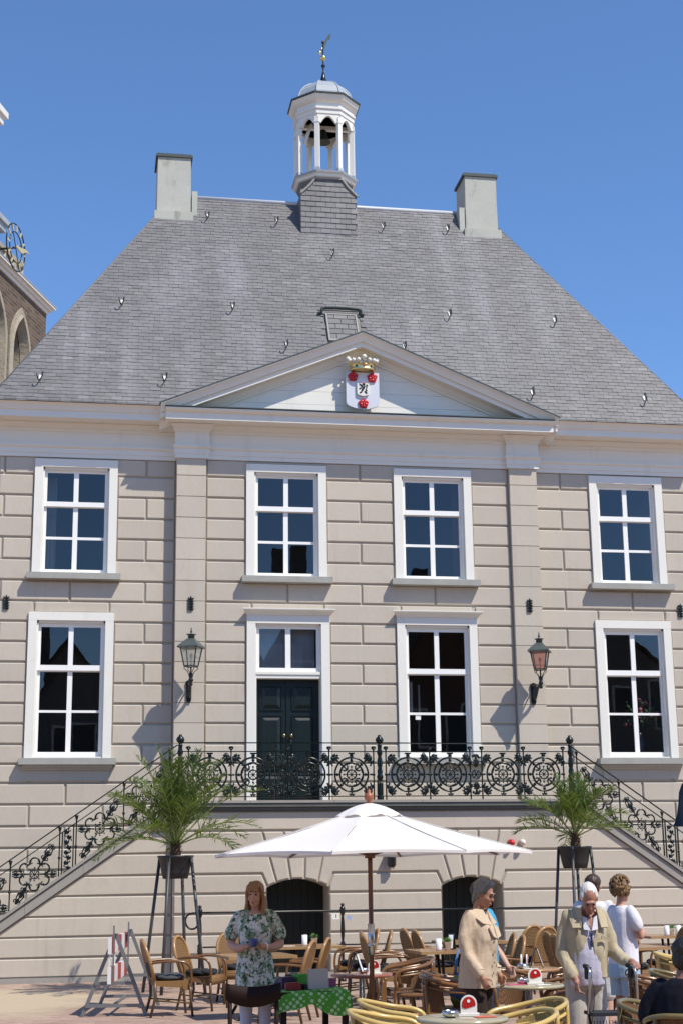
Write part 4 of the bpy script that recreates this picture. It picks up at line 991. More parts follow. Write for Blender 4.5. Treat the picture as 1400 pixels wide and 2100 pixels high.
# small fittings on the front wall
mb = MB(); mb.lathe([(.06,0),(.06,.05),(.055,.1),(.035,.135),(0,.145)], (0,0,0), 14)
o = mb.build('alarm_lamp', mat('red lens', (.55,.015,.02), .25), None, (2.31,FY-.001,2.2), (pi/2,0,0)); tag(o, 'red round alarm lamp on the stuccoed wall', 'lamp')
mb = MB(); mb.lathe([(.055,0),(.055,.07),(.052,.12),(.03,.15),(0,.155)], (0,0,0), 14)
o = mb.build('alarm_siren', mat('white siren', (.7,.66,.55), .4), None, (2.505,FY-.001,2.2), (pi/2,0,0)); tag(o, 'cream round siren beside the red alarm lamp', 'siren')
wl = empty('wall_light', (.15,FY,1.85), 0, 'small black wall light between the two basement arches', 'lamp')
mb = MB(); mb.box(-.05,.05,-.02,.0,-.02,.24); mb.box(-.075,.075,-.2,-.02,.20,.235); mb.lathe([(.045,-.05),(.075,-.01),(.075,.2)], (0,-.11,0), 6, 0, False); mb.build('housing', m_black, wl)
mb = MB(); mb.lathe([(.03,-.075),(.047,-.055)], (0,-.11,0), 6, 0, False); mb.build('lens', m_lglass, wl)
# ================================================================== TERRACE FURNITURE
def wicker_mat(name, c1, c2, sc=70.):
    N = NT(name); N.set(.5, 0, .4)
    v = N.pos((1,1,1), True); w = N.n('TexWave', wave_type='BANDS', bands_direction='Z'); w.inputs['Scale'].default_value = sc; w.inputs['Distortion'].default_value = 1.; N.l(v, w.inputs['Vector'])
    w2 = N.n('TexWave', wave_type='BANDS', bands_direction='X'); w2.inputs['Scale'].default_value = sc*.7; w2.inputs['Distortion'].default_value = .6; N.l(v, w2.inputs['Vector'])
    f = N.math('MULTIPLY', w.outputs['Fac'], w2.outputs['Fac']); oi = N.n('ObjectInfo')
    c = N.mix(N.ramp(f, [(.05,0.),(.5,1.)]), c1, c2); c = N.mix(1., c, N.math('MULTIPLY_ADD', oi.outputs['Random'], .3, .85), 'MULTIPLY')
    N.col(c); N.bump(f, .6, .006); return N.m
m_rattan = mat('honey rattan cane', (.36,.19,.065), .3, var=.2, vscale=7., fine=.12, fscale=40., coat=.25, rnd=.1, obj=True)
m_rattand = mat('brown rattan cane', (.17,.075,.022), .25, var=.25, vscale=7., fine=.12, fscale=40., coat=.35, rnd=.1, obj=True)
m_yellow = mat('yellow rattan cane', (.56,.40,.13), .28, var=.15, vscale=6., coat=.25, rnd=.06, obj=True)
m_olive = mat('olive rattan cane', (.17,.13,.045), .3, var=.15, vscale=6., coat=.25, rnd=.06, obj=True)
m_weave = wicker_mat('honey wicker', (.13,.065,.02), (.40,.22,.08)); m_weaved = wicker_mat('brown wicker', (.09,.04,.015), (.30,.14,.05)); m_weavey = wicker_mat('yellow wicker', (.22,.15,.04), (.55,.40,.14))
m_legbrown = mat('dark cane leg', (.10,.055,.02), .35, var=.2, vscale=10., obj=True)
m_cushion = mat('black cushion cloth', (.014,.015,.018), .9, var=.3, vscale=20., bump=.4, bscale=60.)
m_cushgrey = mat('grey cushion cloth', (.055,.06,.068), .9, var=.25, vscale=14., bump=.5, bscale=50.)

# --- high backed rattan armchair: faces +X, origin on the floor under the seat
def highback(cush=m_cushion):
    r = empty('rattan_armchair')
    back = []; n = 14
    for i in range(n+1):                     # oval back outline, leaning backwards
        a = pi*(i/n)*1.0; t = i/n
        u = -.215*cos(pi*t); h = .44+.48*sin(pi*t)**.42 if 0 < t < 1 else .44
        back.append(Vector((-.20-(h-.44)*.30, u*(1 if h > .5 else .86), h)))
    mb = MB(); mb.tube([(-.20,-.185,.44)]+back[1:-1]+[(-.20,.185,.44)], .021, 8); bk = mb.build('back_frame', m_rattan, r)
    inn = [Vector((p.x+.004, p.y*.93, .44+(p.z-.44)*.975)) for p in back[1:-1]]
    mb = MB(); c = Vector((-.262,0,.66)); k = len(inn); vs = [c]+inn+[Vector((-.2,.16,.44)),Vector((-.2,-.16,.44))]
    vs = vs+[v+Vector((-.012,0,-.003)) for v in vs]; m_ = len(inn)+3
    fs = [(0,i,i+1) for i in range(1,m_-1)]+[(0,m_-1,1)]; fs += [(m_+0,m_+i+1,m_+i) for i in range(1,m_-1)]+[(m_,m_+1,m_+m_-1)]
    mb.add(vs, fs, 0, True); mb.build('wicker_back', m_weave, r)
    for s in (-1, 1):
        mb = MB(); mb.tube(smooth_path([(-.26,s*.20,.645),(-.05,s*.25,.665),(.14,s*.262,.655),(.225,s*.262,.60),(.25,s*.255,.48),(.245,s*.25,.36)],5), .0165, 7); mb.ball((-.25,s*.2,.645),(.035,.024,.024),8,5); mb.build('armrest', m_rattand, r)
        mb = MB(); mb.tube([(.235,s*.245,.40),(.245,s*.245,.22),(.27,s*.25,0)], [.019,.018,.016], 7); mb.build('leg', m_legbrown, r)
        mb = MB(); mb.tube([(-.20,s*.19,.44),(-.19,s*.2,.24),(-.25,s*.215,0)], [.02,.019,.016], 7); mb.build('leg', m_legbrown, r)
    mb = MB(); pts = []                       # seat apron, rolled wicker front
    mb.add([(-.2,-.2,.43),(.2,-.23,.43),(.2,.23,.43),(-.2,.2,.43),(-.2,-.2,.37),(.2,-.23,.34),(.2,.23,.34),(-.2,.2,.37)], [(0,1,2,3),(7,6,5,4),(0,4,5,1),(3,2,6,7),(0,3,7,4)])
    mb.tube([(.20,-.235,.375),(.20,.235,.375)], .062, 12); mb.build('seat', m_weave, r)
    mb = MB(); mb.tube([(.24,-.24,.16),(-.2,-.2,.2)], .010, 5); mb.tube([(.24,.24,.16),(-.2,.2,.2)], .010, 5); mb.tube([(.0,-.22,.18),(.0,.22,.18)], .010, 5); mb.build('stretcher', m_legbrown, r)
    mb = MB(); mb.ball((0.01,0,.462), (.21,.215,.04), 14, 6)
    for i in range(3):
        for j in range(3): mb.ball((-.11+i*.115,-.12+j*.12,.478), (.07,.07,.035), 8, 5)
    mb.ball((-.235,0,.56), (.035,.17,.11), 10, 6, 0, (0,-.28,0)) if cush is m_cushgrey else None
    mb.build('cushion', cush, r); return r
# --- bistro tub chair: faces +X
def tub(cane, weave, leg):
    r = empty('tub_chair')
    def rail(h0, drop, R, wd):
        pts = [(.22,-wd*1.02,h0-drop-.16),(.235,-wd*1.05,h0-drop-.05),(.17,-wd*1.06,h0-drop+.015),(-.02,-wd,h0-drop*.55),(-.17,-wd*.72,h0-.02),(-.235,-wd*.36,h0),(-.25,0,h0+.004),(-.235,wd*.36,h0),(-.17,wd*.72,h0-.02),(-.02,wd,h0-drop*.55),(.17,wd*1.06,h0-drop+.015),(.235,wd*1.05,h0-drop-.05),(.22,wd*1.02,h0-drop-.16)]
        return smooth_path(pts, 4)
    mb = MB(); mb.tube(rail(.775,.10,.25,.262), .0185, 8); mb.build('top_rail', cane, r)
    mb = MB(); mb.tube([p+Vector((.01,0,0)) for p in rail(.70,.085,.25,.25)][8:-8], .013, 6); mb.build('lower_rail', cane, r)
    mb = MB(); nn = 12; vs = []
    for i in range(nn+1):
        a = -1.15+2.3*i/nn; x, y = -.235*cos(a), .235*sin(a); vs += [(x-.004,y,.765-.05*abs(a)**1.5),(x+.03,y*.96,.47)]
    mb.add(vs, [(2*i,2*i+1,2*i+3,2*i+2) for i in range(nn)], 0, True); mb.build('wicker_back', weave, r)
    for s in (-1, 1):
        mb = MB(); mb.tube(smooth_path([(.225,s*.262,.56),(.235,s*.25,.43),(.24,s*.235,.2),(.25,s*.235,0)],4), .0165, 7); mb.build('leg', leg, r)
        mb = MB(); mb.tube(smooth_path([(-.215,s*.14,.77),(-.20,s*.175,.45),(-.215,s*.19,.2),(-.25,s*.2,0)],4), .0165, 7); mb.build('leg', leg, r)
    mb = MB(); mb.lathe([(.0,.452),(.20,.455),(.218,.448),(.222,.43),(.215,.412),(0,.41)], (0.0,0,0), 18, flat=(1,1)); mb.build('seat', weave, r)
    mb = MB(); mb.ring((0,0,0), .2, .011, 20, 5); 
    mb.v = [(x, z, y+.23) for x, y, z in mb.v]; mb.build('hoop', cane, r); return r
HB1 = highback(); HB2 = highback(m_cushgrey); TBb = tub(m_rattand, m_weaved, m_rattand); TBy = tub(m_yellow, m_weavey, m_yellow); TBo = tub(m_olive, m_weaved, m_olive)
used = set()
def place(src, x, y, deg, label, cat='chair', group=None, z=0., lean=0.):
    o = src if src.name not in used else copy_tree(src)
    used.add(o.name); o.location = (x,y,z); o.rotation_euler = (0,lean,radians(deg)); tag(o, label, cat, group); return o
GH, GT = 'high backed rattan armchairs on the terrace', 'low round backed tub chairs on the terrace'
for src, x, y, dg, lb in (
  (HB2,-4.02,-8.02,6,'high backed rattan armchair with a grey cushion beside the road barrier'),
  (HB1,-3.55,-7.25,-28,'high backed rattan armchair with black cushion behind the grey cushioned one'),
  (HB1,-2.98,-6.25,-80,'rattan armchair facing forward behind the woman in the floral dress, nearer one'),
  (HB1,-2.86,-5.55,-84,'rattan armchair facing forward behind the woman in the floral dress, farther one'),
  (HB1,-2.70,-9.30,158,'rattan armchair turned from view to the right of the floral dress woman, nearer of two'),
  (HB1,-2.40,-8.55,160,'rattan armchair turned from view to the right of the floral dress woman, farther of two'),
  (HB1,-1.28,-5.95,178,'rattan armchair facing left behind the parasol pole, farther one'),
  (HB1,-1.22,-6.62,172,'rattan armchair facing left behind the parasol pole, nearer one'),
  (HB1,-1.20,-8.05,4,'rattan armchair facing right beside the parasol pole, nearest of three'),
  (HB1,-1.10,-7.45,2,'rattan armchair facing right beside the parasol pole, middle of three'),
  (HB1,-1.02,-6.98,0,'rattan armchair facing right beside the parasol pole, farthest of three'),
  (HB1,-.24,-5.95,8,'rattan armchair left of the table with the plant pot, farther one'),
  (HB1,-.22,-6.65,6,'rattan armchair left of the table with the plant pot, nearer one'),
  (HB1,.06,-8.30,174,'rattan armchair seen edge on right of the trench coat woman, farther one'),
  (HB1,-.05,-9.10,176,'rattan armchair seen edge on right of the trench coat woman, nearer one'),
  (HB1,1.30,-5.35,118,'rattan armchair seen from behind near the right palm stand, farther one'),
  (HB1,1.34,-5.95,116,'rattan armchair seen from behind near the right palm stand, nearer one'),
  (HB1,1.22,-8.15,4,'rattan armchair beside the elderly man, farther one'),
  (HB1,1.06,-9.0,4,'rattan armchair beside the elderly man, nearer one'),
  (HB1,2.02,-8.2,-95,'rattan armchair with black cushion behind the long table on the right'),
  (HB1,2.75,-7.4,178,'rattan armchair with black cushion at the right edge of the picture')):
    place(src, x, y, dg, lb, 'chair', GH)
for src, x, y, z, dg, ln, lb in (
  (TBb,-1.62,-11.3,0,184,0,'brown tub chair facing left, lower of the tilted pair beside the red table'),
  (TBb,-1.50,-10.85,.0,186,0,'brown tub chair facing left, farther of the pair beside the red table'),
  (TBb,-1.80,-13.86,0,-8,0,'brown tub chair facing right before the trench coat woman, nearer one'),
  (TBb,-1.66,-13.3,0,-6,0,'brown tub chair facing right before the trench coat woman, farther one'),
  (TBb,-1.12,-13.55,0,-80,0,'brown tub chair behind the round table with the pink card'),
  (TBb,-.66,-13.95,0,172,0,'brown tub chair facing left before the elderly man, farther one'),
  (TBb,-.95,-14.95,0,168,0,'brown tub chair facing left before the elderly man, nearer one'),
  (TBb,-.02,-12.3,0,190,0,'brown tub chair beside the brown round table'),
  (TBy,-2.84,-16.45,0,-14,0,'yellow tub chair facing right left of the nearest round table, farther one'),
  (TBy,-3.06,-17.3,0,-14,0,'yellow tub chair facing right left of the nearest round table, nearer one'),
  (TBy,-1.86,-16.75,0,194,0,'yellow tub chair facing left of the nearest round table, farther one'),
  (TBy,-2.20,-17.6,0,194,0,'yellow tub chair facing left right of the nearest round table, nearer one'),
  (TBo,-1.06,-17.15,0,-40,0,'olive tub chair at the bottom right corner beside the rollator'),
  (TBb,-.03,-14.5,0,-30,0,'dark brown tub chair beside the seated dark haired person'),
  (TBy,1.55,-11.0,0,-20,0,'yellow tub chair behind the seated dark haired person'),
  (TBo,.40,-13.9,0,-30,0,'olive tub chair between the yellow chair and the seated person')):
    place(src, x, y, dg, lb, 'chair', GT, z, ln)

# --- tables
m_top = mat('varnished oak top', (.36,.20,.09), .28, var=.18, vscale=3., fine=.12, fscale=25., stretch=(.3,3,1), coat=.3)
m_topg = mat('sun bleached laminate top', (.40,.36,.24), .2, var=.12, vscale=5., fine=.08, coat=.4)
m_topr = mat('red brown laminate top', (.30,.10,.055), .2, var=.12, vscale=5., coat=.4)
m_edge = mat('table edge banding', (.33,.20,.09), .4, var=.2, vscale=20.)
def round_table(x, y, top, label, R=.31):
    t = empty('round_table', (x,y,0), 0, label, 'table', 'round bistro tables')
    mb = MB(); mb.lathe([(R-.006,.72),(R,.725),(R+.003,.735),(R,.745),(R-.012,.75),(0,.75)], (0,0,0), 40); mb.build('table_top', top, t)
    mb = MB(); mb.lathe([(.03,.02),(.03,.70),(.11,.705),(.11,.72)], (0,0,0), 14); mb.build('column', m_steel, t)
    mb = MB(); mb.lathe([(.22,0),(.22,.012),(.06,.03),(.03,.05)], (0,0,0), 24); mb.build('base', m_steel, t); return t
round_table(-2.41,-12.8,m_topr,'red brown round table beside the parasol pole', .3)
round_table(-2.58,-17.55,m_topg,'nearest round table with a steel ashtray between the yellow chairs')
round_table(-1.30,-14.75,m_topg,'round table with a pink card between trench coat woman and elderly man')
round_table(-.65,-12.55,m_top,'brown round table with a black menu stand')
def rect_table(x, y, deg, w, d, label, wicker=True):
    t = empty('square_table', (x,y,0), radians(deg), label, 'table', 'wooden topped terrace tables')
    mb = MB(); mb.box(-w/2,w/2,-d/2,d/2,.722,.75); mb.build('table_top', m_top, t)
    mb = MB(); e = .006
    for a in ((-w/2-e,w/2+e,-d/2-e,-d/2-.001),(-w/2-e,w/2+e,d/2+.001,d/2+e),(-w/2-e,-w/2-.001,-d/2,d/2),(w/2+.001,w/2+e,-d/2,d/2)): mb.box(*a,.715,.748)
    mb.build('edge_band', m_edge, t)
    for sx in (-1, 1):
        for sy in (-1, 1): mb = MB(); mb.tube([(sx*.12,sy*.10,.72),(sx*.10,sy*.08,.35),(sx*.26,sy*.24,.01)], .02, 6); mb.build('leg', m_black, t)
    return t
rect_table(-3.0,-8.75,8,.84,.78,'wooden table behind the woman in the floral dress')
rect_table(-2.12,-6.55,4,1.05,.76,'wooden table with a green plant left of the handrail post')
rect_table(-.52,-8.55,4,.95,.76,'wooden table with a white plant pot left of the trench coat woman')
rect_table(.38,-6.15,2,.95,.78,'wooden table half hidden behind the trench coat woman')
rect_table(1.72,-8.7,4,.98,.78,'wooden table right of the person in the white shirt')
rect_table(3.62,-5.6,4,1.05,.8,'wooden table with cruets at the right edge')

# --- green cloth table
def polka():
    N = NT('green polka dot cloth'); N.set(.75, 0, .2); v = N.pos((24,24,24), True); v.node.inputs['Rotation'].default_value = (.6,.785,.5)
    fr = N.n('VectorMath', operation='FRACTION'); N.l(v, fr.inputs[0]); sb = N.n('VectorMath', operation='SUBTRACT'); N.l(fr.outputs[0], sb.inputs[0]); sb.inputs[1].default_value = (.5,.5,.5)
    ln = N.n('VectorMath', operation='LENGTH'); N.l(sb.outputs[0], ln.inputs[0])
    f = N.ramp(ln.outputs['Value'], [(.34,1.),(.42,0.)]); N.col(N.mix(f, (.075,.31,.035), (.42,.60,.36))); return N.m
gt = empty('cloth_table', (-3.18,-14.35,0), radians(2), 'dark wooden table under a green polka dot cloth with knotted corner', 'table')
m_dwood = mat('dark stained wood', (.018,.008,.006), .6, var=.25, vscale=6., stretch=(2,2,.5), spec=.2)
mb = MB(); mb.box(-.30,.30,-.42,.55,.70,.735); mb.build('table_top', m_dwood, gt)
for sx in (-1, 1):
    for sy in (-.38, .50): mb = MB(); mb.box(sx*.265-.025,sx*.265+.025,sy-.025,sy+.025,0,.70); mb.build('leg', m_dwood, gt)
mb = MB(); NX, NY = 22, 34; vs = []                    # draped cloth: flat top, hanging edges with folds
def cloth(u, v):
    x = -.36+.72*u; y = -.52+1.16*v; hx = max(0, abs(x)-.31); hy = max(0, -.43-y, y-.56)
    z = .739; px, py = x, y
    if hx > 0: px = (1 if x > 0 else -1)*(.313+.012*sin(y*22)); z -= hx*1.9+.0
    if hy > 0: py = (-.433 if y < 0 else .563) + (.014*sin(x*19+1) if y < 0 else 0); z -= hy*2.0+.03*sin(x*9)*hy*10
    knot = math.exp(-((x+.02)**2/.012)) if y < -.43 else 0.
    if hy > 0 and y < 0: z += hy*.75*knot; py -= .03*knot*hy*10; px += -.25*(x+.02)*knot*hy*10
    return (px, py, z+.002*sin(x*30)*sin(y*27))
vs = [cloth(i/NX, j/NY) for j in range(NY+1) for i in range(NX+1)]
mb.add(vs, [(j*(NX+1)+i, j*(NX+1)+i+1, (j+1)*(NX+1)+i+1, (j+1)*(NX+1)+i) for j in range(NY) for i in range(NX)], 0, True)
o = mb.build('tablecloth', polka(), None, (-3.18,-14.35,0), (0,0,radians(2))); tag(o, 'green cloth with white dots draped over the dark table', 'tablecloth')
def on_gt(x, y, z): a = radians(2); return (-3.18+x*cos(a)-y*sin(a), -14.35+x*sin(a)+y*cos(a), z)
nb = empty('notebook', on_gt(.05,-.30,.745), radians(6), 'grey spiral notebook standing on the green cloth', 'notebook')
mb = MB(); mb.obox((0,0,.085),(.17,.02,.165),(-.12,0,0)); mb.build('pages', mat('grey card', (.42,.42,.43), .7, var=.05), nb)
mb = MB()
for s in (-1,1):
    mb = MB(); mb.tube([(s*(.088+.006*cos(i*pi/3)),-.012+.022*i/54+.008*sin(i*pi/3),.008+.155*i/54) for i in range(55)], .003, 4); mb.build('spiral_binding', m_steel, nb)
for i, (x, y, w, d, h, c, lb) in enumerate(((-.16,-.25,.13,.1,.05,(.25,.03,.03),'dark red box on the green cloth'),(-.19,-.1,.12,.1,.09,(.05,.03,.09),'purple box on the green cloth'),(-.06,-.08,.11,.09,.11,(.08,.33,.04),'bright green packet on the green cloth'),(-.05,-.22,.1,.1,.035,(.02,.02,.025),'black flat case on the green cloth'),(.20,.02,.1,.1,.06,(.22,.02,.12),'magenta packet on the green cloth'),(.22,.2,.12,.12,.05,(.05,.18,.16),'teal packet on the green cloth'),(-.2,.1,.15,.1,.04,(.04,.06,.2),'blue box on the green cloth'))):
    mb = MB(); mb.obox((0,0,h/2),(w,d,h)); mb.obox((0,0,h+.004),(w*.8,d*.8,.006),(0,0,.1)); q = on_gt(x,y,.744)
    o = mb.build('craft_box', mat('craft box %d' % i, c, .5), None, q, (0,0,.2*i)); tag(o, lb, 'box', 'small things on the green cloth')

# --- dark dining chair in front
dc = empty('dining_chair', (-3.72,-15.05,0), radians(84), 'dark wooden dining chair with tan leather seat before the floral dress woman', 'chair')
m_leather = mat('tan leather', (.30,.19,.07), .45, var=.1, vscale=8.)
def dcp(mb, nm, m): return mb.build(nm, m, dc)
mb = MB(); nn = 10; vs = []
for i in range(nn+1):
    a = -.62+1.24*i/nn; x, y = -.22-.06*(cos(a)-.8)*1.5, .36*a
    k_ = 1-(a/.62)**2; h0, h1 = .725-.06*k_, .855-.03*k_
    vs += [(x,y,h0),(x-.02,y,h1),(x-.022,y,h0),(x-.042,y,h1)]
fs = []
for i in range(nn): o_ = 4*i; fs += [(o_,o_+4,o_+5,o_+1),(o_+2,o_+3,o_+7,o_+6),(o_+1,o_+5,o_+7,o_+3),(o_,o_+2,o_+6,o_+4)]
mb.add(vs, fs+[(0,1,3,2),(4*nn,4*nn+2,4*nn+3,4*nn+1)], 0, True); dcp(mb, 'backrest', m_dwood)
for s in (-1, 1):
    mb = MB(); mb.tube([(-.235,s*.19,.82),(-.215,s*.185,.45),(-.26,s*.19,0)], .018, 8); dcp(mb, 'leg', m_dwood)
    mb = MB(); mb.tube([(.2,s*.19,.45),(.21,s*.19,0)], [.022,.016], 8); dcp(mb, 'leg', m_dwood)
mb = MB(); mb.box(-.22,.23,-.215,.215,.41,.45); dcp(mb, 'seat_frame', m_dwood)
mb = MB(); mb.ball((0.005,0,.455), (.225,.215,.035), 18, 6); dcp(mb, 'seat', m_leather)

# --- parasol
m_canvas = NT('white canvas'); m_canvas.set(.85, 0, .1); m_canvas.col((.86,.82,.79)); m_canvas.b.inputs['Transmission Weight'].default_value = 0.
_ct = m_canvas.n('BsdfTranslucent'); _ct.inputs[0].default_value = (.8,.76,.72,1); _cm = m_canvas.n('MixShader'); _cm.inputs[0].default_value = .22; m_canvas.l(m_canvas.b.outputs[0], _cm.inputs[1]); m_canvas.l(_ct.outputs[0], _cm.inputs[2]); m_canvas.l(_cm.outputs[0], m_canvas.out.inputs[0])
m_canvas.bump(m_canvas.noise(7., 3., .5, m_canvas.pos()), .15, .02); m_canvas = m_canvas.m
m_teak = mat('red brown wood pole', (.13,.042,.016), .4, var=.2, vscale=5., stretch=(3,3,.4), coat=.2)
pa = empty('parasol', (-2.665,-14.71,0), 0, 'open white parasol on a brown wooden pole', 'parasol')
mb = MB(); mb.lathe([(.021,.0),(.021,2.30)], (0,0,0), 12); mb.build('pole', m_teak, pa)
mb = MB(); mb.lathe([(.03,1.02),(.03,1.28)], (0,0,0), 12); mb.lathe([(.034,1.08),(.034,1.12)], (0,0,0), 12); mb.build('pole_sleeve', m_steel, pa)
mb = MB(); mb.lathe([(.0,2.30),(.03,2.30),(.02,2.315),(.035,2.335),(.045,2.355),(.035,2.38),(.015,2.395),(.02,2.41),(.0,2.425)], (0,0,0), 12); mb.build('finial', mat('orange turned wood', (.32,.10,.045), .4), pa)
NR, PR_ = 8, 1.41; rot = radians(22.4); vs = []; fs = []; SUB, RAD = 8, 10
def canopy_z(t): return 2.27-.40*t-.012*sin(pi*t)
for j in range(RAD+1):
    t = .10+.90*j/RAD
    for k in range(NR*SUB):
        a = rot+2*pi*k/(NR*SUB); fr_ = (k % SUB)/SUB; sag = 4*fr_*(1-fr_)
        poly = cos(pi/NR)/cos((fr_-.5)*2*pi/NR)
        rr = PR_*t*lerp(1, poly*(1-.02*sag*t), 1.); z = canopy_z(t)-.022*sag*t*(1-t*.3)+.03*sag*t**6
        vs.append((rr*cos(a), rr*sin(a), z))
NK = NR*SUB
fs = [(j*NK+k, j*NK+(k+1) % NK, (j+1)*NK+(k+1) % NK, (j+1)*NK+k) for j in range(RAD) for k in range(NK)]
mb = MB(); mb.add(vs, fs, 0, False)
hem = [(x,y,z-.022) for x,y,z in vs[-NK:]]; o0 = len(mb.v); mb.v += hem
for k in range(NK): mb.f.append((RAD*NK+k, RAD*NK+(k+1) % NK, o0+(k+1) % NK, o0+k)); mb.mi.append(0); mb.sm.append(False)
can = mb.build('canopy', m_canvas, pa)
mb = MB(); vs = []; n2 = 48
for j in range(5):
    t = j/4
    for k in range(n2): a = 2*pi*k/n2; rr = .03+.265*t; fl = .012*sin(a*8+.7)*t*t+.006*sin(a*17)*t; vs.append((rr*cos(a), rr*sin(a), 2.30-.07*t*t-.045*t+fl))
mb.add(vs, [(j*n2+k, j*n2+(k+1) % n2, (j+1)*n2+(k+1) % n2, (j+1)*n2+k) for j in range(4) for k in range(n2)], 0, True); mb.build('top_cap', m_canvas, pa)
for k in range(NR):
    a = rot+2*pi*k/NR; mb = MB(); mb.bar((.05*cos(a),.05*sin(a),2.235),(PR_*.985*cos(a),PR_*.985*sin(a),canopy_z(1.)-.012), .018,.014); rb = mb.build('rib', m_teak, pa)
    mb = MB(); mb.tube([(PR_*t*cos(a),PR_*t*sin(a),canopy_z(t)+.004) for t in [.1+.9*i/10 for i in range(11)]], .007, 5, flat=.5); mb.build('seam', m_canvas, can)
    mb = MB(); mb.bar((.045*cos(a),.045*sin(a),1.86),(.66*cos(a),.66*sin(a),2.05), .014,.012); mb.build('strut', m_teak, rb)
mb = MB(); mb.lathe([(.045,1.83),(.05,1.89),(.03,1.9)], (0,0,0), 12); mb.lathe([(.05,2.20),(.055,2.25)], (0,0,0), 12); mb.build('hub', m_teak, pa)
mb = MB(); mb.lathe([(.25,0),(.25,.06),(.05,.08),(.04,.3)], (0,0,0), 20); mb.build('base', m_galv, pa)

# furled dark parasol at the right edge
fp = empty('furled_parasol', (.42,-14.4,-.10), 0, 'furled black parasol at the right edge of the picture', 'parasol')
m_blkcloth = mat('black shiny cloth', (.012,.011,.012), .35, bump=.2, bscale=20.)
mb = MB(); vs = []; n2 = 24; prof = [(.02,2.62),(.05,2.57),(.075,2.5),(.085,2.4),(.10,2.3),(.125,2.22),(.14,2.19)]
for r, z in prof:
    for k in range(n2): a = 2*pi*k/n2; rr = r*(1+.22*(1 if k % 3 == 0 else -.3)); vs.append((rr*cos(a), rr*sin(a), z))
mb.add(vs, [(j*n2+k, j*n2+(k+1) % n2, (j+1)*n2+(k+1) % n2, (j+1)*n2+k) for j in range(len(prof)-1) for k in range(n2)], 0, True); mb.build('canopy', m_blkcloth, fp)
mb = MB(); mb.lathe([(.02,0),(.02,2.66),(0,2.68)], (0,0,0), 10); mb.build('pole', m_black, fp)

# --- things on the tables
m_holder_red = mat('red printed card', (.42,.012,.012), .35); m_plastic = mat('white plastic', (.80,.79,.76), .35); m_cardw = mat('white card', (.82,.82,.80), .6)
def card_holder(x, y, deg, label):
    h = empty('coaster_holder', (x,y,.752), radians(deg), label, 'coaster holder', 'red and white coaster holders on the tables')
    mb = MB(); mb.box(-.07,.07,-.045,.045,0,.016); mb.build('foot', m_plastic, h)
    pl = [(-.055,.016),(.055,.016)]+[(.055*cos(a)*1.02,.078+.055*sin(a)) for a in [i*pi/10 for i in range(11)]]
    for s in (-1, 1): mb = MB(); mb.prism(pl, s*.028-.006, s*.028+.006); mb.build('side_plate', m_plastic, h)
    red = [(-.045,.055),(-.02,.048),(.045,.068)]+[(.046*cos(a),.078+.048*sin(a)) for a in [i*pi/8 for i in range(9)]]
    mb = MB(); mb.prism(red, -.0375, -.0345); mb.build('red_print', m_holder_red, h)
    mb = MB(); mb.prism([(.011*cos(i*pi/6),.098+.011*sin(i*pi/6)) for i in range(12)], -.041,-.038); mb.build('round_emblem', m_plastic, h)
def menu_stand(x, y, deg, label):
    h = empty('menu_stand', (x,y,.752), radians(deg), label, 'menu stand', 'menu stands on the tables')
    for s in (-1, 1):
        mb = MB(); mb.obox((s*.035,0,.10),(.008,.075,.205),(0,-s*.32,0)); f = mb.build('frame', m_black, h)
        mb = MB(); mb.obox((s*.0405,0,.10),(.004,.058,.17),(0,-s*.32,0)); mb.build('menu_card', m_cardw, f)
def ashtray(x, y, label):
    mb = MB(); mb.lathe([(.03,0),(.052,.012),(.058,.03),(.05,.045),(.044,.046),(.05,.03),(.03,.01),(0,.008)], (0,0,0), 20); o = mb.build('ashtray', m_steel, None, (x,y,.752)); tag(o, label, 'ashtray', 'steel ashtrays on the round tables')
m_pink = mat('pink card', (.70,.10,.22), .5)
def flat_card(x, y, deg, m, w, d, label):
    mb = MB(); mb.box(-w/2,w/2,-d/2,d/2,0,.003); o = mb.build('paper_card', m, None, (x,y,.7525), (0,0,radians(deg))); tag(o, label, 'card', 'cards lying on the tables')
card_holder(-2.52,-17.50,-14,'red coaster holder on the nearest round table'); ashtray(-2.67,-17.58,'steel ashtray on the nearest round table'); flat_card(-2.44,-17.62,10,mat('orange card', (.62,.13,.07), .5),.14,.1,'orange red card on the nearest round table')
card_holder(-1.25,-14.80,-10,'red coaster holder on the table with the pink card'); ashtray(-1.335,-14.73,'steel ashtray on the table with the pink card'); flat_card(-1.42,-14.78,8,m_pink,.15,.1,'pink card on the round table'); flat_card(-1.22,-14.93,20,m_cardw,.14,.05,'white slip on the table with the pink card')
card_holder(-.70,-12.58,70,'red coaster holder seen from its edge on the brown round table'); menu_stand(-.58,-12.6,-18,'black menu stand on the brown round table'); ashtray(-.74,-12.66,'steel ashtray on the brown round table'); flat_card(-.68,-12.72,0,m_cardw,.15,.07,'white card on the brown round table')
card_holder(-2.32,-12.98,-8,'red coaster holder on the red brown table'); menu_stand(-2.47,-12.82,-20,'white menu stand on the red brown table'); ashtray(-2.38,-12.72,'steel ashtray on the red brown table')
m_leafy = mat('bright herb leaves', (.10,.22,.035), .6, rnd=.2, var=.3, vscale=40.)
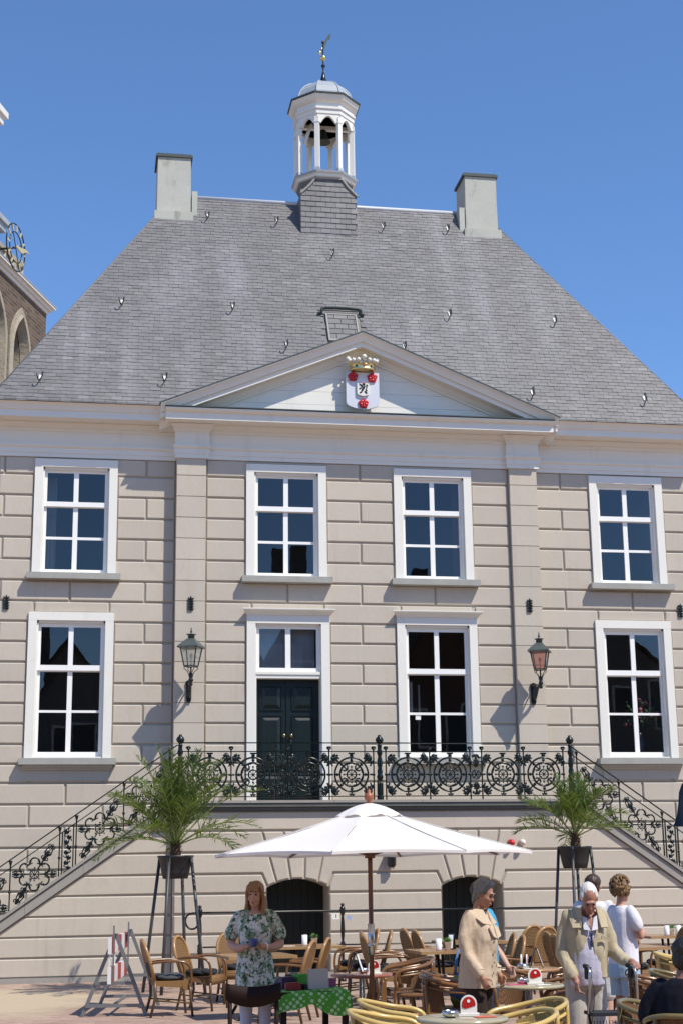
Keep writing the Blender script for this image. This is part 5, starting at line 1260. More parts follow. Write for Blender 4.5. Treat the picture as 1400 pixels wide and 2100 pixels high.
def plant_pot(x, y, label):
    h = empty('potted_plant', (x,y,.752), random.uniform(0,3), label, 'plant', 'small plants on the tables')
    mb = MB(); mb.lathe([(.032,0),(.045,.10),(.047,.10),(.043,.095),(.0,.09)], (0,0,0), 16); mb.build('pot', m_plastic, h)
    mb = MB()
    for i in range(70):
        a = random.uniform(0,2*pi); rr = random.uniform(0,.035); b = random.uniform(.2,1.1); L = random.uniform(.04,.085); p = Vector((rr*cos(a),rr*sin(a),.09)); d = Vector((cos(a)*sin(b),sin(a)*sin(b),cos(b))); sd = d.cross(Vector((0,0,1))).normalized()*.008
        mb.add([p, p+d*L*.6+sd, p+d*L, p+d*L*.6-sd], [(0,1,2,3)])
    mb.build('leaves', m_leafy, h)
def sugar_jar(x, y, label):
    h = empty('sugar_jar', (x,y,.752), 0, label, 'jar', 'glass jars on the tables')
    mb = MB(); mb.lathe([(.035,0),(.037,.02),(.04,.14),(.038,.14),(.033,.02),(0,.015)], (0,0,0), 16); mb.build('beaker', m_plastic, h)
    mb = MB()
    for k in range(14): a = k*2.4; q = Vector((.018*cos(a),.018*sin(a),.02)); mb.obox(q+Vector((0,0,.06)),(.012,.006,.12+.02*sin(k)),(.1*sin(k),.1*cos(k),k))
    mb.build('sugar_sticks', m_cardw, h)
plant_pot(-1.97,-6.75,'small plant in a white pot near the handrail post'); sugar_jar(-2.10,-6.72,'jar of sugar sticks near the handrail post'); flat_card(-2.33,-6.75,5,m_cardw,.18,.1,'white card on the table near the handrail post')
plant_pot(-.57,-8.72,'small plant in a white pot left of the trench coat woman'); sugar_jar(-.70,-8.76,'jar of sugar sticks left of the trench coat woman'); menu_stand(-.50,-8.62,60,'menu stand left of the trench coat woman'); flat_card(-.36,-8.8,5,m_cardw,.14,.09,'white card left of the trench coat woman')
plant_pot(3.52,-5.82,'small plant in a white pot at the right edge'); sugar_jar(3.62,-5.85,'glass shaker at the right edge'); sugar_jar(3.43,-5.88,'dark sauce bottle at the right edge')

# --- striped road barrier on trestles
rb = empty('road_barrier', (-4.60,-7.3,0), -.135, 'red and white road barrier on galvanised trestles before the stair', 'barrier')
Rb = lambda x, y, z: (x, y, z)
m_bred = mat('red reflective board', (.42,.035,.03), .4, var=.12, vscale=20.); m_bwhite = mat('white reflective board', (.72,.72,.70), .4, var=.06)
yn, yf_ = .62, -.0
for yy, xo in ((-.62,0.),(.95,.02)):
    for s in (-1, 1):
        mb = MB(); mb.bar((xo+s*.0+.0,yy,1.0),(xo+s*.40,yy,.0), .045,.03, (0,1,0)); mb.build('leg', m_galv, rb)
    for z, h in ((.13,.36),(.40,.25)): mb = MB(); mb.bar((xo-h,yy-.018,z),(xo+h,yy-.018,z), .03,.04); mb.build('crossbar', m_galv, rb)
    mb = MB(); mb.bar((xo-.02,yy-.04,.45),(xo-.02,yy-.04,1.10), .02); mb.build('pin', m_galv, rb)
mb = MB()
for z in (.86,.50):
    for k in range(5):
        y0, y1 = -.75+k*.38, -.75+(k+1)*.38; m2 = MB(); m2.box(-.075,-.035,y0+.001,y1-.001,z-.10,z+.10); m2.build('board_stripe', m_bred if k % 2 == 0 else m_bwhite, rb)
    m2 = MB(); m2.box(-.078,-.032,-.77,-.751,z-.105,z+.105); m2.build('board_end', m_bwhite, rb)
mb = MB(); mb.box(-.07,-.05,-.73,-.70,.6,.76); mb.box(-.07,-.05,-.2,-.17,.6,.76); mb.build('hanger', m_bwhite, rb)
mb = MB(); mb.bar((-.02,-.62,.13),(-.02,.95,.13), .03); mb.build('spreader', m_galv, rb)

# ================================================================== PALMS ON STANDS
m_frond = NT('palm frond'); m_frond.set(.42, 0, .5)
_g = m_frond.n('NewGeometry'); _o = m_frond.n('ObjectInfo')
_c = m_frond.ramp(_g.outputs['Random Per Island'], [(0,(.026,.054,.011)),(.4,(.050,.094,.016)),(.74,(.085,.142,.022)),(.93,(.14,.175,.045)),(1,(.32,.27,.14))])
m_frond.col(m_frond.mix(1., _c, m_frond.math('MULTIPLY_ADD', _o.outputs['Random'], .65, .55), 'MULTIPLY')); m_frond.b.inputs['Transmission Weight'].default_value = 0
_tr = m_frond.n('BsdfTranslucent'); _tr.inputs[0].default_value = (.24,.34,.04,1); _mx = m_frond.n('MixShader'); _mx.inputs[0].default_value = .28
m_frond.l(m_frond.b.outputs[0], _mx.inputs[1]); m_frond.l(_tr.outputs[0], _mx.inputs[2]); m_frond.l(_mx.outputs[0], m_frond.out.inputs[0]); m_frond = m_frond.m
m_rachis = mat('palm rib', (.20,.24,.06), .5, var=.2); m_ptrunk = mat('palm trunk fibre', (.10,.06,.03), .9, var=.4, vscale=30., bump=.8, bscale=50., bdist=.02)
m_pot = mat('black plastic pot', (.022,.023,.025), .5, var=.2, vscale=8.); m_soil = mat('dry soil', (.14,.10,.065), .95, var=.3, vscale=40., bump=.6, bscale=70.)
m_pole = mat('grey painted tube', (.055,.055,.058), .45, var=.2, vscale=8.)
def frond(parent, az, el0, droop, L, w, rnd):
    N_ = 28; pts = []; p = Vector((0,0,.14)); e = el0
    for i in range(N_+1):
        pts.append(p.copy()); t = i/N_; e = el0-droop*t**1.5
        p = p + Vector((cos(az)*cos(e), sin(az)*cos(e), sin(e)))*(L/N_)
    mb = MB(); mb.tube(pts, [.011*(1-.85*i/N_)+.001 for i in range(N_+1)], 4, 1)
    for i in range(7, N_):
        for h in (0, .45):
            if rnd.random() < .08: continue
            t = (i+h)/N_; q = pts[i].lerp(pts[i+1], h); tg = (pts[i+1]-pts[i]).normalized(); side = tg.cross(Vector((0,0,1))); side = side.normalized() if side.length > .05 else Vector((-sin(az),cos(az),0)); up = side.cross(tg)
            ll = w*(sin(pi*min(1., t*1.04))**.55)*rnd.uniform(.8,1.15)*(.5 if t < .3 else 1.)
            for s in (-1, 1):
                d = (side*s*rnd.uniform(.55,1.0)+tg*rnd.uniform(.5,1.25)+up*rnd.uniform(-.15,.95)).normalized(); d2 = (d+Vector((0,0,-rnd.uniform(.05,.5)))+tg*.25).normalized()
                wd = (up.cross(d).normalized()*rnd.uniform(.6,1)+up*rnd.uniform(-.6,.6)).normalized()*.0095; m_ = q+d*ll*.5; en = m_+d2*ll*.5
                mb.add([q-wd*.5, m_-wd, en, m_+wd, q+wd*.5], [(0,1,3,4),(1,2,3)])
    return mb.build('frond', [m_frond, m_rachis], parent)
def palm(x, y, zp, label, seed, nf, Lm, spread):
    rnd = random.Random(seed)
    t = empty('palm_tree', (x,y,zp), 0, label, 'palm', 'palms in pots on tall stands')
    mb = MB(); mb.lathe([(.07,-.03),(.085,.03),(.075,.10),(.05,.18),(.02,.24)], (0,0,0), 12)
    for k in range(34):
        a = k*2.4; z = .0+.0055*k; d = Vector((cos(a),sin(a),.8+.01*k)).normalized(); p = Vector((.06*cos(a),.06*sin(a),z)); sd = Vector((-sin(a),cos(a),0))*.022
        mb.add([p-sd, p+sd, p+d*.10], [(0,1,2)])
    mb.build('trunk', m_ptrunk, t)
    for i in range(nf):
        u = (i+.5)/nf; az = i*2.39996+rnd.uniform(-.25,.25); el = lerp(1.5, spread, u**1.2)+rnd.uniform(-.12,.12)
        frond(t, az, el, lerp(.2, 1.15, u)+rnd.uniform(-.15,.3), Lm*rnd.uniform(.78,1.08)*lerp(.92,1.0,u), .34*rnd.uniform(.8,1.15), rnd)
    return t
def stand(x, y, h, label, footr):
    s = empty('plant_stand', (x,y,0), 0, label, 'plant stand', 'tall tubular plant stands')
    for k in range(4):
        a = pi/4+k*pi/2+.35; mb = MB(); mb.tube([(.255*cos(a),.255*sin(a),h),(footr*cos(a),footr*sin(a),0)], .025, 8); mb.build('leg', m_pole, s)
    for z, r in ((h-.005,.255),):
        mb = MB(); mb.ring((0,0,0), r, .014, 24, 6); mb.v = [(a,c,b+z) for a,b,c in mb.v]; mb.build('hoop', m_pole, s)
    return s
def pot(x, y, h, label):
    p = empty('plant_pot', (x,y,h-.33), 0, label, 'pot', 'black pots on tall stands')
    mb = MB(); mb.lathe([(.19,0),(.215,.10),(.25,.30),(.275,.315),(.28,.345),(.262,.345),(.245,.30),(.2,.30)], (0,0,0), 26); mb.build('tub', m_pot, p)
    mb = MB(); mb.lathe([(.245,.315),(.15,.335),(0,.34)], (0,0,0), 20); mb.build('soil', m_soil, p); return p
stand(-3.72,-4.2,1.99,'tall grey tube stand carrying the left palm',.50); pot(-3.72,-4.2,1.99,'black pot of the left palm'); palm(-3.72,-4.2,2.0,'large bushy palm on a stand left of the parasol',3,34,1.66,.30)
stand(2.68,-4.0,2.07,'tall grey tube stand carrying the right palm',.42); pot(2.68,-4.0,2.07,'black pot of the right palm'); palm(2.70,-4.0,2.08,'smaller palm on a stand right of the parasol',11,20,1.22,.3)
# ================================================================== PEOPLE
from mathutils import noise as mnoise
def remesh(name, mb, voxel, mats, parent, smooth=4, fold=0., fscale=9., fdir=(1,1,.4), matfn=None, seed=0., cut=None):
    me = mb.mesh(name+'_src'); tmp = bpy.data.objects.new('tmp', me); COL.objects.link(tmp)
    r = tmp.modifiers.new('r', 'REMESH'); r.mode = 'VOXEL'; r.voxel_size = voxel; r.use_smooth_shade = True
    if smooth: s = tmp.modifiers.new('s', 'SMOOTH'); s.factor = .5; s.iterations = smooth
    dg = bpy.context.evaluated_depsgraph_get(); dg.update()
    out = bpy.data.meshes.new_from_object(tmp.evaluated_get(dg)); out.name = name
    bpy.data.objects.remove(tmp); bpy.data.meshes.remove(me)
    if cut or fold:
        bm = bmesh.new(); bm.from_mesh(out)
        if cut:
            for co, no in cut:
                g = bm.verts[:]+bm.edges[:]+bm.faces[:]
                bmesh.ops.bisect_plane(bm, geom=g, plane_co=co, plane_no=no, clear_outer=True)
        if fold:
            bm.normal_update()
            for v in bm.verts:
                p = Vector((v.co.x*fscale*fdir[0], v.co.y*fscale*fdir[1], v.co.z*fscale*fdir[2]))+Vector((seed,seed*2,0))
                n1 = mnoise.noise(p); n2 = mnoise.noise(p*2.3+Vector((5,1,2)))
                v.co += v.normal*fold*(n1+.5*n2)
        bm.to_mesh(out); bm.free()
    out.materials.clear()
    for m in (mats if isinstance(mats, (list, tuple)) else [mats]): out.materials.append(m)
    for p in out.polygons:
        p.use_smooth = True
        if matfn: p.material_index = matfn(p.center)
    out.update()
    o = bpy.data.objects.new(name, out); COL.objects.link(o); o.parent = parent; return o
def limb(mb, pts, rr, n=12, flat=1.0):
    pts = [Vector(p) for p in pts]; P = smooth_path(pts, 5) if len(pts) > 2 else pts
    if len(pts) > 2:
        R = []
        for i in range(len(pts)-1):
            for k in range(5): R.append(lerp(rr[i], rr[i+1], k/5))
        R.append(rr[-1])
    else: R = rr
    mb.tube(P, R, n, flat=flat); mb.ball(P[0], R[0], n, 6); mb.ball(P[-1], R[-1], n, 6)
def ring_body(mb, rings, n=20):     # rings: (z, cx, cy, rx, ry)
    vs = []
    for z, cx, cy, rx, ry in rings:
        for k in range(n):
            a = 2*pi*k/n; c, s = cos(a), sin(a); e = .85
            vs.append((cx+rx*math.copysign(abs(c)**e, c), cy+ry*math.copysign(abs(s)**e, s), z))
    N = len(rings); fs = [(i*n+k, i*n+(k+1) % n, (i+1)*n+(k+1) % n, (i+1)*n+k) for i in range(N-1) for k in range(n)]
    fs += [tuple(range(n-1,-1,-1)), tuple((N-1)*n+k for k in range(n))]
    mb.add(vs, fs, 0, True)
class Head:
    def __init__(s, c, yaw=0., pitch=0., roll=0., k=1.):
        s.c = Vector(c); s.R = Matrix.Rotation(yaw, 3, 'Z') @ Matrix.Rotation(roll, 3, 'Y') @ Matrix.Rotation(pitch, 3, 'X'); s.k = k; s.e = s.R.to_euler()
    def p(s, x, y, z): return s.c + s.R @ (Vector((x,y,z))*s.k)
    def ball(s, mb, x, y, z, r, n=12, k=8, m=0): mb.ball(s.p(x,y,z), tuple(a*s.k for a in r), n, k, m, s.e)
    def skull(s, mb, old=False):
        s.ball(mb, 0,.018,.03, (.075,.094,.083), 16, 10); s.ball(mb, 0,-.022,-.02, (.060,.070,.080), 14, 10); s.ball(mb, 0,-.036,-.078, (.042,.046,.034)); s.ball(mb, 0,-.02,-.06, (.055,.06,.04))
        s.ball(mb, 0,-.098,-.024, (.0135,.017,.014), 8, 6); s.ball(mb, 0,-.09,-.008, (.008,.014,.026), 8, 6)
        s.ball(mb, 0,-.082,.024, (.045,.012,.010)); s.ball(mb, 0,-.086,-.056, (.021,.010,.006), 8, 6); s.ball(mb, 0,-.084,-.067, (.019,.010,.007), 8, 6)
        for t in (-1, 1): s.ball(mb, t*.036,-.066,-.03, (.024,.022,.024), 8, 6); s.ball(mb, t*.076,.012,-.008, (.010,.018,.03), 8, 6)
    def neck(s, mb, base, r=.052): limb(mb, [s.p(0,.022,-.05), s.p(0,.03,-.09), Vector(base)], [r*.95,r*.98,r*1.15], 12)
    def eyes(s, parent, mwhite, mdark, mlip, brow, bw=.0042):
        mb = MB()
        for t in (-1, 1): s.ball(mb, t*.031,-.0835,.006, (.0135,.006,.006), 8, 6)
        mb.build('eyes', mdark, parent)
        mb = MB()
        for t in (-1, 1): mb.tube([s.p(t*.014,-.094,.024), s.p(t*.032,-.092,.03), s.p(t*.05,-.08,.024)], bw, 5)
        mb.build('eyebrows', brow, parent)
        mb = MB(); s.ball(mb, 0,-.0915,-.058, (.021,.007,.0045), 8, 6); s.ball(mb, 0,-.090,-.066, (.017,.0075,.005), 8, 6); mb.build('lips', mlip, parent)
def hand(mb, wrist, d, palm_n, curl=.6, side=1, k=1.):
    """wrist point, pointing direction d, palm normal; five separate bent fingers"""
    w = Vector(wrist); d = Vector(d).normalized(); n = Vector(palm_n); n = (n-d*n.dot(d)).normalized(); s = d.cross(n).normalized()*side
    e = Matrix((s, d, n)).transposed().to_euler()
    mb.ball(w+d*.045*k, (.039*k,.05*k,.017*k), 12, 8, 0, e); mb.tube([w-d*.03, w+d*.03*k], [.024*k,.026*k], 10)
    for i, (o, L) in enumerate(((-.028,.062),(-.0095,.072),(.0095,.068),(.028,.052))):
        b = w+d*.082*k+s*o*k; c1 = d*cos(curl*.6)+n*sin(curl*.6); c2 = d*cos(curl*1.5)+n*sin(curl*1.5)
        mb.tube([b-d*.02*k, b, b+c1*L*.5*k, b+c1*L*.5*k+c2*L*.5*k], [.0085*k,.0088*k,.008*k,.0065*k], 7); mb.ball(b+c1*L*.5*k+c2*L*.5*k, .0065*k, 6, 5)
    b = w+d*.03*k-s*.03*k; c1 = (-s*.75+d*.7+n*.3).normalized(); c2 = (-s*.25+d*.9+n*.45).normalized()
    mb.tube([b+s*.012*k, b, b+c1*.035*k, b+c1*.035*k+c2*.03*k], [.012*k,.0115*k,.0095*k,.007*k], 7); mb.ball(b+c1*.035*k+c2*.03*k, .007*k, 6, 5)
def skin(name, c): return mat(name, c, .5, var=.1, vscale=10., fine=.05, fscale=90., spec=.35, obj=True)
def cloth(name, c, var=.08): return mat(name, c, .85, var=var, vscale=8., bump=.25, bscale=22., bdist=.02, spec=.15, obj=True)
m_skin1 = skin('fair skin', (.50,.27,.19)); m_skin2 = skin('tanned skin', (.40,.205,.135)); m_skin3 = skin('ruddy skin', (.36,.18,.125)); m_skin4 = skin('pink skin', (.52,.30,.22))
m_dark = mat('dark iris', (.025,.018,.015), .2); m_lip = mat('lips', (.36,.11,.10), .4); m_white2 = m_sash
def hairmat(name, c, st=(1,1,.15)): return mat(name, c, .45, var=.45, vscale=55., bump=.6, bscale=80., bdist=.006, stretch=st, obj=True)
m_blond = hairmat('strawberry blond hair', (.27,.135,.05)); m_grey = hairmat('dark grey hair', (.17,.17,.17)); m_whitehair = hairmat('white hair', (.66,.63,.60)); m_curl = hairmat('brown curly hair', (.17,.095,.035), (1,1,1)); m_brown = hairmat('dark brown hair', (.045,.022,.012)); m_blackh = hairmat('black hair', (.008,.007,.007))
def floral():
    N = NT('floral cotton'); N.set(.85, 0, .15); v = N.pos((1,1,1), True)
    a = N.noise(13., 4., .6, v); b = N.noise(27., 3., .6, v); vo = N.n('TexVoronoi'); vo.inputs['Scale'].default_value = 15.; N.l(v, vo.inputs['Vector'])
    c = N.mix(N.ramp(a, [(.47,0.),(.55,1.)]), (.66,.67,.64), (.20,.30,.20))
    c = N.mix(N.ramp(b, [(.52,0.),(.60,1.)]), c, (.035,.085,.045)); c = N.mix(N.ramp(vo.outputs['Distance'], [(.13,1.),(.24,0.)]), c, (.74,.73,.70)); c = N.mix(N.ramp(N.noise(19., 2., .5, v), [(.64,0.),(.70,1.)]), c, (.33,.27,.10))
    N.col(c); N.bump(N.noise(18., 3., .5, N.pos((1.5,1.5,.4), True)), .3, .02); return N.m
def person(label, x, y, phi): return empty('person', (x,y,0), phi, label, 'person')

# ---- 1 woman in a floral tunic holding a blue cup ------------------------------------------------
W = person('woman with long reddish hair in floral tunic holding a blue cup', -3.585,-14.0,-.16); H = Head((0,-.01,1.528), -.22, .06, .04)
b = MB(); H.skull(b); H.neck(b, (0,.02,1.36), .05)
ring_body(b, [(.80,0,.01,.165,.11),(.90,0,.01,.17,.115),(1.04,0,0,.135,.095),(1.18,0,-.01,.15,.105),(1.28,0,0,.155,.095),(1.355,0,.01,.12,.07),(1.39,0,.015,.06,.055)])
hands = []
for s in (-1, 1):
    limb(b, [(s*.155,.01,1.335),(s*.225,.04,1.22),(s*.25,.03,1.10)], [.052,.047,.042]); limb(b, [(s*.25,.03,1.10),(s*.18,-.12,1.07),(s*.085,-.245,1.085)], [.043,.040,.027])
    limb(b, [(s*.09,.01,.88),(s*.09,0,.66),(s*.095,0,.47)], [.085,.068,.052]); limb(b, [(s*.095,0,.47),(s*.097,.02,.28),(s*.1,.02,.09)], [.052,.052,.036]); limb(b, [(s*.1,.02,.06),(s*.11,-.13,.03)], [.042,.034])
    hand(b, (s*.085,-.245,1.085), (-s*.9,-.35,.1), (0,-.1,.6) if s < 0 else (0,.3,.6), .9, side=s, k=.95)
W.scale = (.88,.92,1.0)
body = remesh('body', b, .0065, [m_skin1], W, 3); H.eyes(body, m_white2, m_dark, m_lip, m_blond)
d = MB(); ring_body(d, [(.575,0,.0,.225,.175),(.66,0,0,.222,.17),(.80,0,0,.205,.155),(.94,0,-.005,.185,.14),(1.06,0,-.01,.163,.122),(1.10,0,-.012,.16,.122),(1.20,0,-.02,.17,.132),(1.29,0,0,.175,.11),(1.345,0,.01,.15,.085),(1.365,0,.012,.115,.075)])
for s in (-1, 1): limb(d, [(s*.09,.012,1.36),(s*.165,.015,1.335),(s*.218,.03,1.26),(s*.245,.035,1.19)], [.05,.06,.058,.07])
remesh('tunic', d, .010, [floral()], W, 3, .012, 9., (1,1,.25), cut=[((0,0,.585),(0,0,-1))])
d = MB()
for s in (-1, 1): limb(d, [(s*.09,.01,.80),(s*.092,0,.66),(s*.095,0,.47)], [.09,.078,.060]); limb(d, [(s*.095,0,.47),(s*.097,.02,.28),(s*.1,.02,.11)], [.060,.058,.044])
remesh('leggings', d, .011, [cloth('pale lilac leggings', (.62,.58,.66))], W, 3, .003)
h = MB(); H.ball(h, 0,.026,.040, (.085,.099,.084), 16, 10); H.ball(h, 0,.05,-.02, (.078,.062,.09))
for t in (-1, 1):
    limb(h, [H.p(t*.058,-.052,.075), H.p(t*.082,-.02,.02), H.p(t*.085,.0,-.06), H.p(t*.088,-.02,-.16), H.p(t*.095,-.05,-.27)], [.020,.020,.022,.026,.014], 10)
    limb(h, [H.p(t*.07,.04,-.04), H.p(t*.08,.05,-.14), H.p(t*.075,.03,-.22)], [.04,.04,.03], 10)
for k in range(9): x = -.05+k*.0125; limb(h, [H.p(x*.8,-.05,.108), H.p(x,-.088,.072), H.p(x*1.08,-.097,.035)], [.014,.013,.006], 6)
remesh('hair', h, .0075, [m_blond], W, 2, .004, 60., (1,1,.12))
cup = MB(); cup.lathe([(.022,0),(.03,.01),(.042,.05),(.044,.065),(.04,.065),(.036,.05),(0,.012)], (0,0,0), 18); cp = W.matrix_basis @ Vector((0,-.29,1.085)); 
W_m = Matrix.Translation((-3.585,-14.0,0)) @ Matrix.Rotation(-.16, 4, 'Z')
o = cup.build('cup', mat('blue glazed china', (.05,.08,.30), .25), None, W_m @ Vector((0,-.30,1.09))); tag(o, 'blue cup in the hands of the woman in floral tunic', 'cup')
mb = MB(); mb.ring((0,0,0), .031, .009, 16, 6); o = mb.build('wristwatch', m_sash, W, (.115,-.205,1.083), (0,0,-.9))

# ---- 2 elderly woman in a trench coat, walking to the right --------------------------------------
T = person('elderly woman with grey hair and glasses in a beige trench coat', -1.84,-15.2,radians(50)); H = Head((0,-.075,1.525), .02, .34, 0)
b = MB(); H.skull(b); H.neck(b, (0,.0,1.37), .052)
ring_body(b, [(.78,0,.02,.17,.14),(1.0,0,.01,.16,.14),(1.2,0,-.01,.16,.13),(1.32,0,.0,.15,.10),(1.38,0,0,.07,.06)])
for s in (-1, 1):
    limb(b, [(s*.15,.02,1.32),(s*.205,.05,1.18),(s*.215,.035,1.06)], [.042,.042,.04]); limb(b, [(s*.215,.035,1.06),(s*.215,-.05,.95),(s*.20,-.11,.87)], [.04,.037,.027])
    hand(b, (s*.20,-.115,.865), (-s*.1,-.45,-.9), (-s,0.1,0), 1.1, side=s)
    limb(b, [(s*.09,0,.82),(s*.09,s*.03,.46),(s*.09,s*.07,.08)], [.09,.06,.04]); limb(b, [(s*.09,s*.07,.05),(s*.095,s*.07-.14,.03)], [.042,.036])
T.scale = (.86,.86,1.0)
body = remesh('body', b, .0065, [m_skin2], T, 3); H.eyes(body, m_white2, m_dark, m_lip, m_grey)
m_trench = cloth('beige trench cotton', (.54,.43,.32))
d = MB(); ring_body(d, [(.755,0,.03,.205,.185),(.90,0,.02,.19,.172),(1.05,0,.0,.175,.165),(1.15,0,-.02,.172,.165),(1.25,0,-.01,.172,.14),(1.33,0,.015,.155,.105),(1.385,0,.02,.09,.075)])
for s in (-1, 1): limb(d, [(s*.155,.02,1.325),(s*.215,.052,1.18),(s*.222,.04,1.05)], [.07,.064,.057]); limb(d, [(s*.222,.04,1.05),(s*.218,-.04,.95),(s*.198,-.09,.895)], [.056,.05,.044])
coat = remesh('trench_coat', d, .011, [m_trench], T, 2, .015, 10., (1,1,.5), seed=3., cut=[((0,0,.768),(0,0,-1))])
mb = MB()
for s in (-1, 1):       # collar wings and lapel
    mb.add([(s*.02,-.15,1.27),(s*.05,-.075,1.395),(s*.10,.02,1.405),(s*.16,-.01,1.355),(s*.15,-.125,1.285)], [(0,1,2,3,4)]); mb.add([(s*.005,-.20,1.16),(s*.02,-.15,1.28),(s*.10,-.165,1.25),(s*.085,-.20,1.18)], [(0,1,2,3)])
co = mb.build('collar', m_trench, coat); so_ = co.modifiers.new('t','SOLIDIFY'); so_.thickness = .012
mb = MB()
for k in range(5):
    for s in (-1, 1): mb.ball((s*.045-.0,-.186-.002*k+.003*k*k,1.14-k*.085), (.011,.006,.011), 8, 5)
mb.build('buttons', mat('tan buttons', (.25,.18,.1), .3), coat)
for s in (-1,1):
    mb = MB(); mb.tube([(s*.198+.05*cos(i*pi/5),-.075+.05*sin(i*pi/5),.925) for i in range(11)], .010, 5); mb.build('cuff_strap', m_trench, coat)

d = MB()
for s in (-1, 1): limb(d, [(s*.09,.02,.84),(s*.09,s*.03,.46),(s*.09,s*.07,.07)], [.11,.085,.072])
remesh('trousers', d, .012, [cloth('dark brown trousers', (.035,.025,.02))], T, 2, .004)
h = MB(); H.ball(h, 0,.030,.038, (.087,.096,.083), 16, 10); H.ball(h, 0,.06,-.02, (.075,.055,.075)); H.ball(h, 0,.075,-.075, (.055,.04,.045))
for t in (-1, 1): limb(h, [H.p(t*.05,-.045,.092), H.p(t*.078,-.02,.045), H.p(t*.083,.02,.0)], [.02,.022,.022], 8)
H.ball(h, .0,-.03,.095, (.06,.04,.028))
remesh('hair', h, .0075, [m_grey], T, 1, .008, 38., (1,1,.4))
mb = MB()
for t in (-1, 1): mb.tube([H.p(t*(.035+.024*cos(a)),-.094,.004+.017*sin(a)) for a in [i*2*pi/12 for i in range(13)]], .0018, 4); mb.tube([H.p(t*.058,-.09,.01), H.p(t*.078,-.04,.014), H.p(t*.08,.01,.01)], .002, 4)
mb.tube([H.p(-.011,-.1,.008), H.p(.011,-.1,.008)], .003, 4); mb.build('glasses', m_black, T)

# ---- 3 elderly man, stooped, hand on the rollator -------------------------------------------------
Mn = person('elderly white haired man in a beige jacket leaning on a rollator', -1.03,-15.55,-.02); H = Head((.0,-.18,1.475), -.12, .62, 0, 1.04)
b = MB(); H.skull(b); H.neck(b, (0,-.03,1.34), .056)
ring_body(b, [(.80,0,.06,.17,.13),(.95,0,.04,.17,.145),(1.1,0,.0,.175,.14),(1.25,0,-.03,.18,.12),(1.33,0,-.03,.15,.09),(1.37,0,-.03,.07,.06)])
AR = {-1: [(-.17,-.02,1.31),(-.225,.0,1.14),(-.235,-.02,1.05),(-.205,-.11,.92),(-.165,-.17,.845)], 1: [(.17,-.02,1.31),(.225,-.03,1.15),(.25,-.05,1.07),(.32,-.17,.985),(.36,-.30,.972)]}
for s in (-1, 1):
    p = AR[s]; limb(b, [(s*.16,-.02,1.30)]+p[1:3], [.045,.045,.045]); limb(b, p[2:], [.045,.042,.03])
    if s < 0: hand(b, p[4], (.15,-.35,-.9), (.6,-.4,0), .75, side=-1, k=1.05)
    else: hand(b, p[4], (0,-1,-.12), (0,0,-1), 1.7, side=1, k=1.05)
    limb(b, [(s*.095,.06,.84),(s*.11,.02,.46),(s*.12,.06,.08)], [.09,.065,.045]); limb(b, [(s*.12,.06,.05),(s*.13,-.1,.03)], [.045,.04])
Mn.scale = (.86,.9,1.0)
body = remesh('body', b, .0065, [m_skin3], Mn, 3); H.eyes(body, m_white2, m_dark, mat('dull lips', (.26,.09,.07), .5), m_grey, .0025)
h = MB(); H.ball(h, 0,.028,.040, (.078,.094,.077), 16, 10); H.ball(h, 0,.06,-.01, (.07,.05,.06))
for t in (-1, 1): H.ball(h, t*.07,-.0,.03, (.013,.045,.035))
remesh('hair', h, .0075, [m_whitehair], Mn, 2, .003, 60.)
m_polo = cloth('pale lilac polo', (.56,.54,.66)); m_jacket = cloth('sand beige jacket', (.43,.37,.255))
d = MB(); ring_body(d, [(.79,0,.02,.172,.16),(.90,0,.0,.178,.168),(1.05,0,-.02,.178,.165),(1.2,0,-.03,.175,.145),(1.31,0,-.03,.16,.105),(1.36,0,-.03,.08,.07)]); remesh('polo_shirt', d, .012, [m_polo], Mn, 2, .007, 8.)
mb = MB(); mb.add([(-.028,-.185,1.32),(.0,-.20,1.235),(.028,-.185,1.32),(.0,-.17,1.34)], [(0,1,2,3)]); mb.build('open_neck', m_skin3, Mn)
mb = MB()
for s in (-1, 1): mb.add([(s*.006,-.206,1.225),(s*.035,-.19,1.325),(s*.075,-.165,1.345),(s*.07,-.195,1.235)], [(0,1,2,3)])
co = mb.build('polo_collar', mat('navy white trim', (.62,.62,.68), .8), Mn); q = co.modifiers.new('t','SOLIDIFY'); q.thickness = .012
mb = MB(); mb.obox((.0,-.195,1.15),(.022,.006,.11),(.05,0,0)); mb.build('navy_placket', mat('navy print', (.012,.015,.06), .8), Mn)
# open jacket: two fronts and a back
d = MB(); ring_body(d, [(.80,0,.05,.212,.19),(.92,0,.03,.21,.19),(1.08,0,.0,.205,.188),(1.22,0,-.02,.20,.165),(1.32,0,-.02,.17,.12),(1.385,0,-.01,.095,.088)])
for s in (-1, 1):
    p = AR[s]; limb(d, [(s*.165,-.02,1.315)]+p[1:3], [.074,.068,.062]); limb(d, p[2:4]+[Vector(p[3]).lerp(Vector(p[4]),.55)], [.062,.056,.047])
jk = remesh('jacket', d, .012, [m_jacket], Mn, 2, .017, 10., (1,1,.45), seed=7.)
bm = bmesh.new(); bm.from_mesh(jk.data)       # open the front and trim the hem
bmesh.ops.bisect_plane(bm, geom=bm.verts[:]+bm.edges[:]+bm.faces[:], plane_co=(0,0,.845), plane_no=(0,-.06,-1), clear_outer=True)
cuts_ = []
for co, no in (((-.05,0,.9), Vector((-1,0,.05))), ((.035,0,.9), Vector((1,0,.06))), ((-.04,0,1.16), Vector((-1,0,-.34))), ((.03,0,1.16), Vector((1,0,-.38)))):
    bmesh.ops.bisect_plane(bm, geom=bm.verts[:]+bm.edges[:]+[f for f in bm.faces if f.calc_center_median().y < -.02], plane_co=co, plane_no=no); cuts_.append((Vector(co), no))
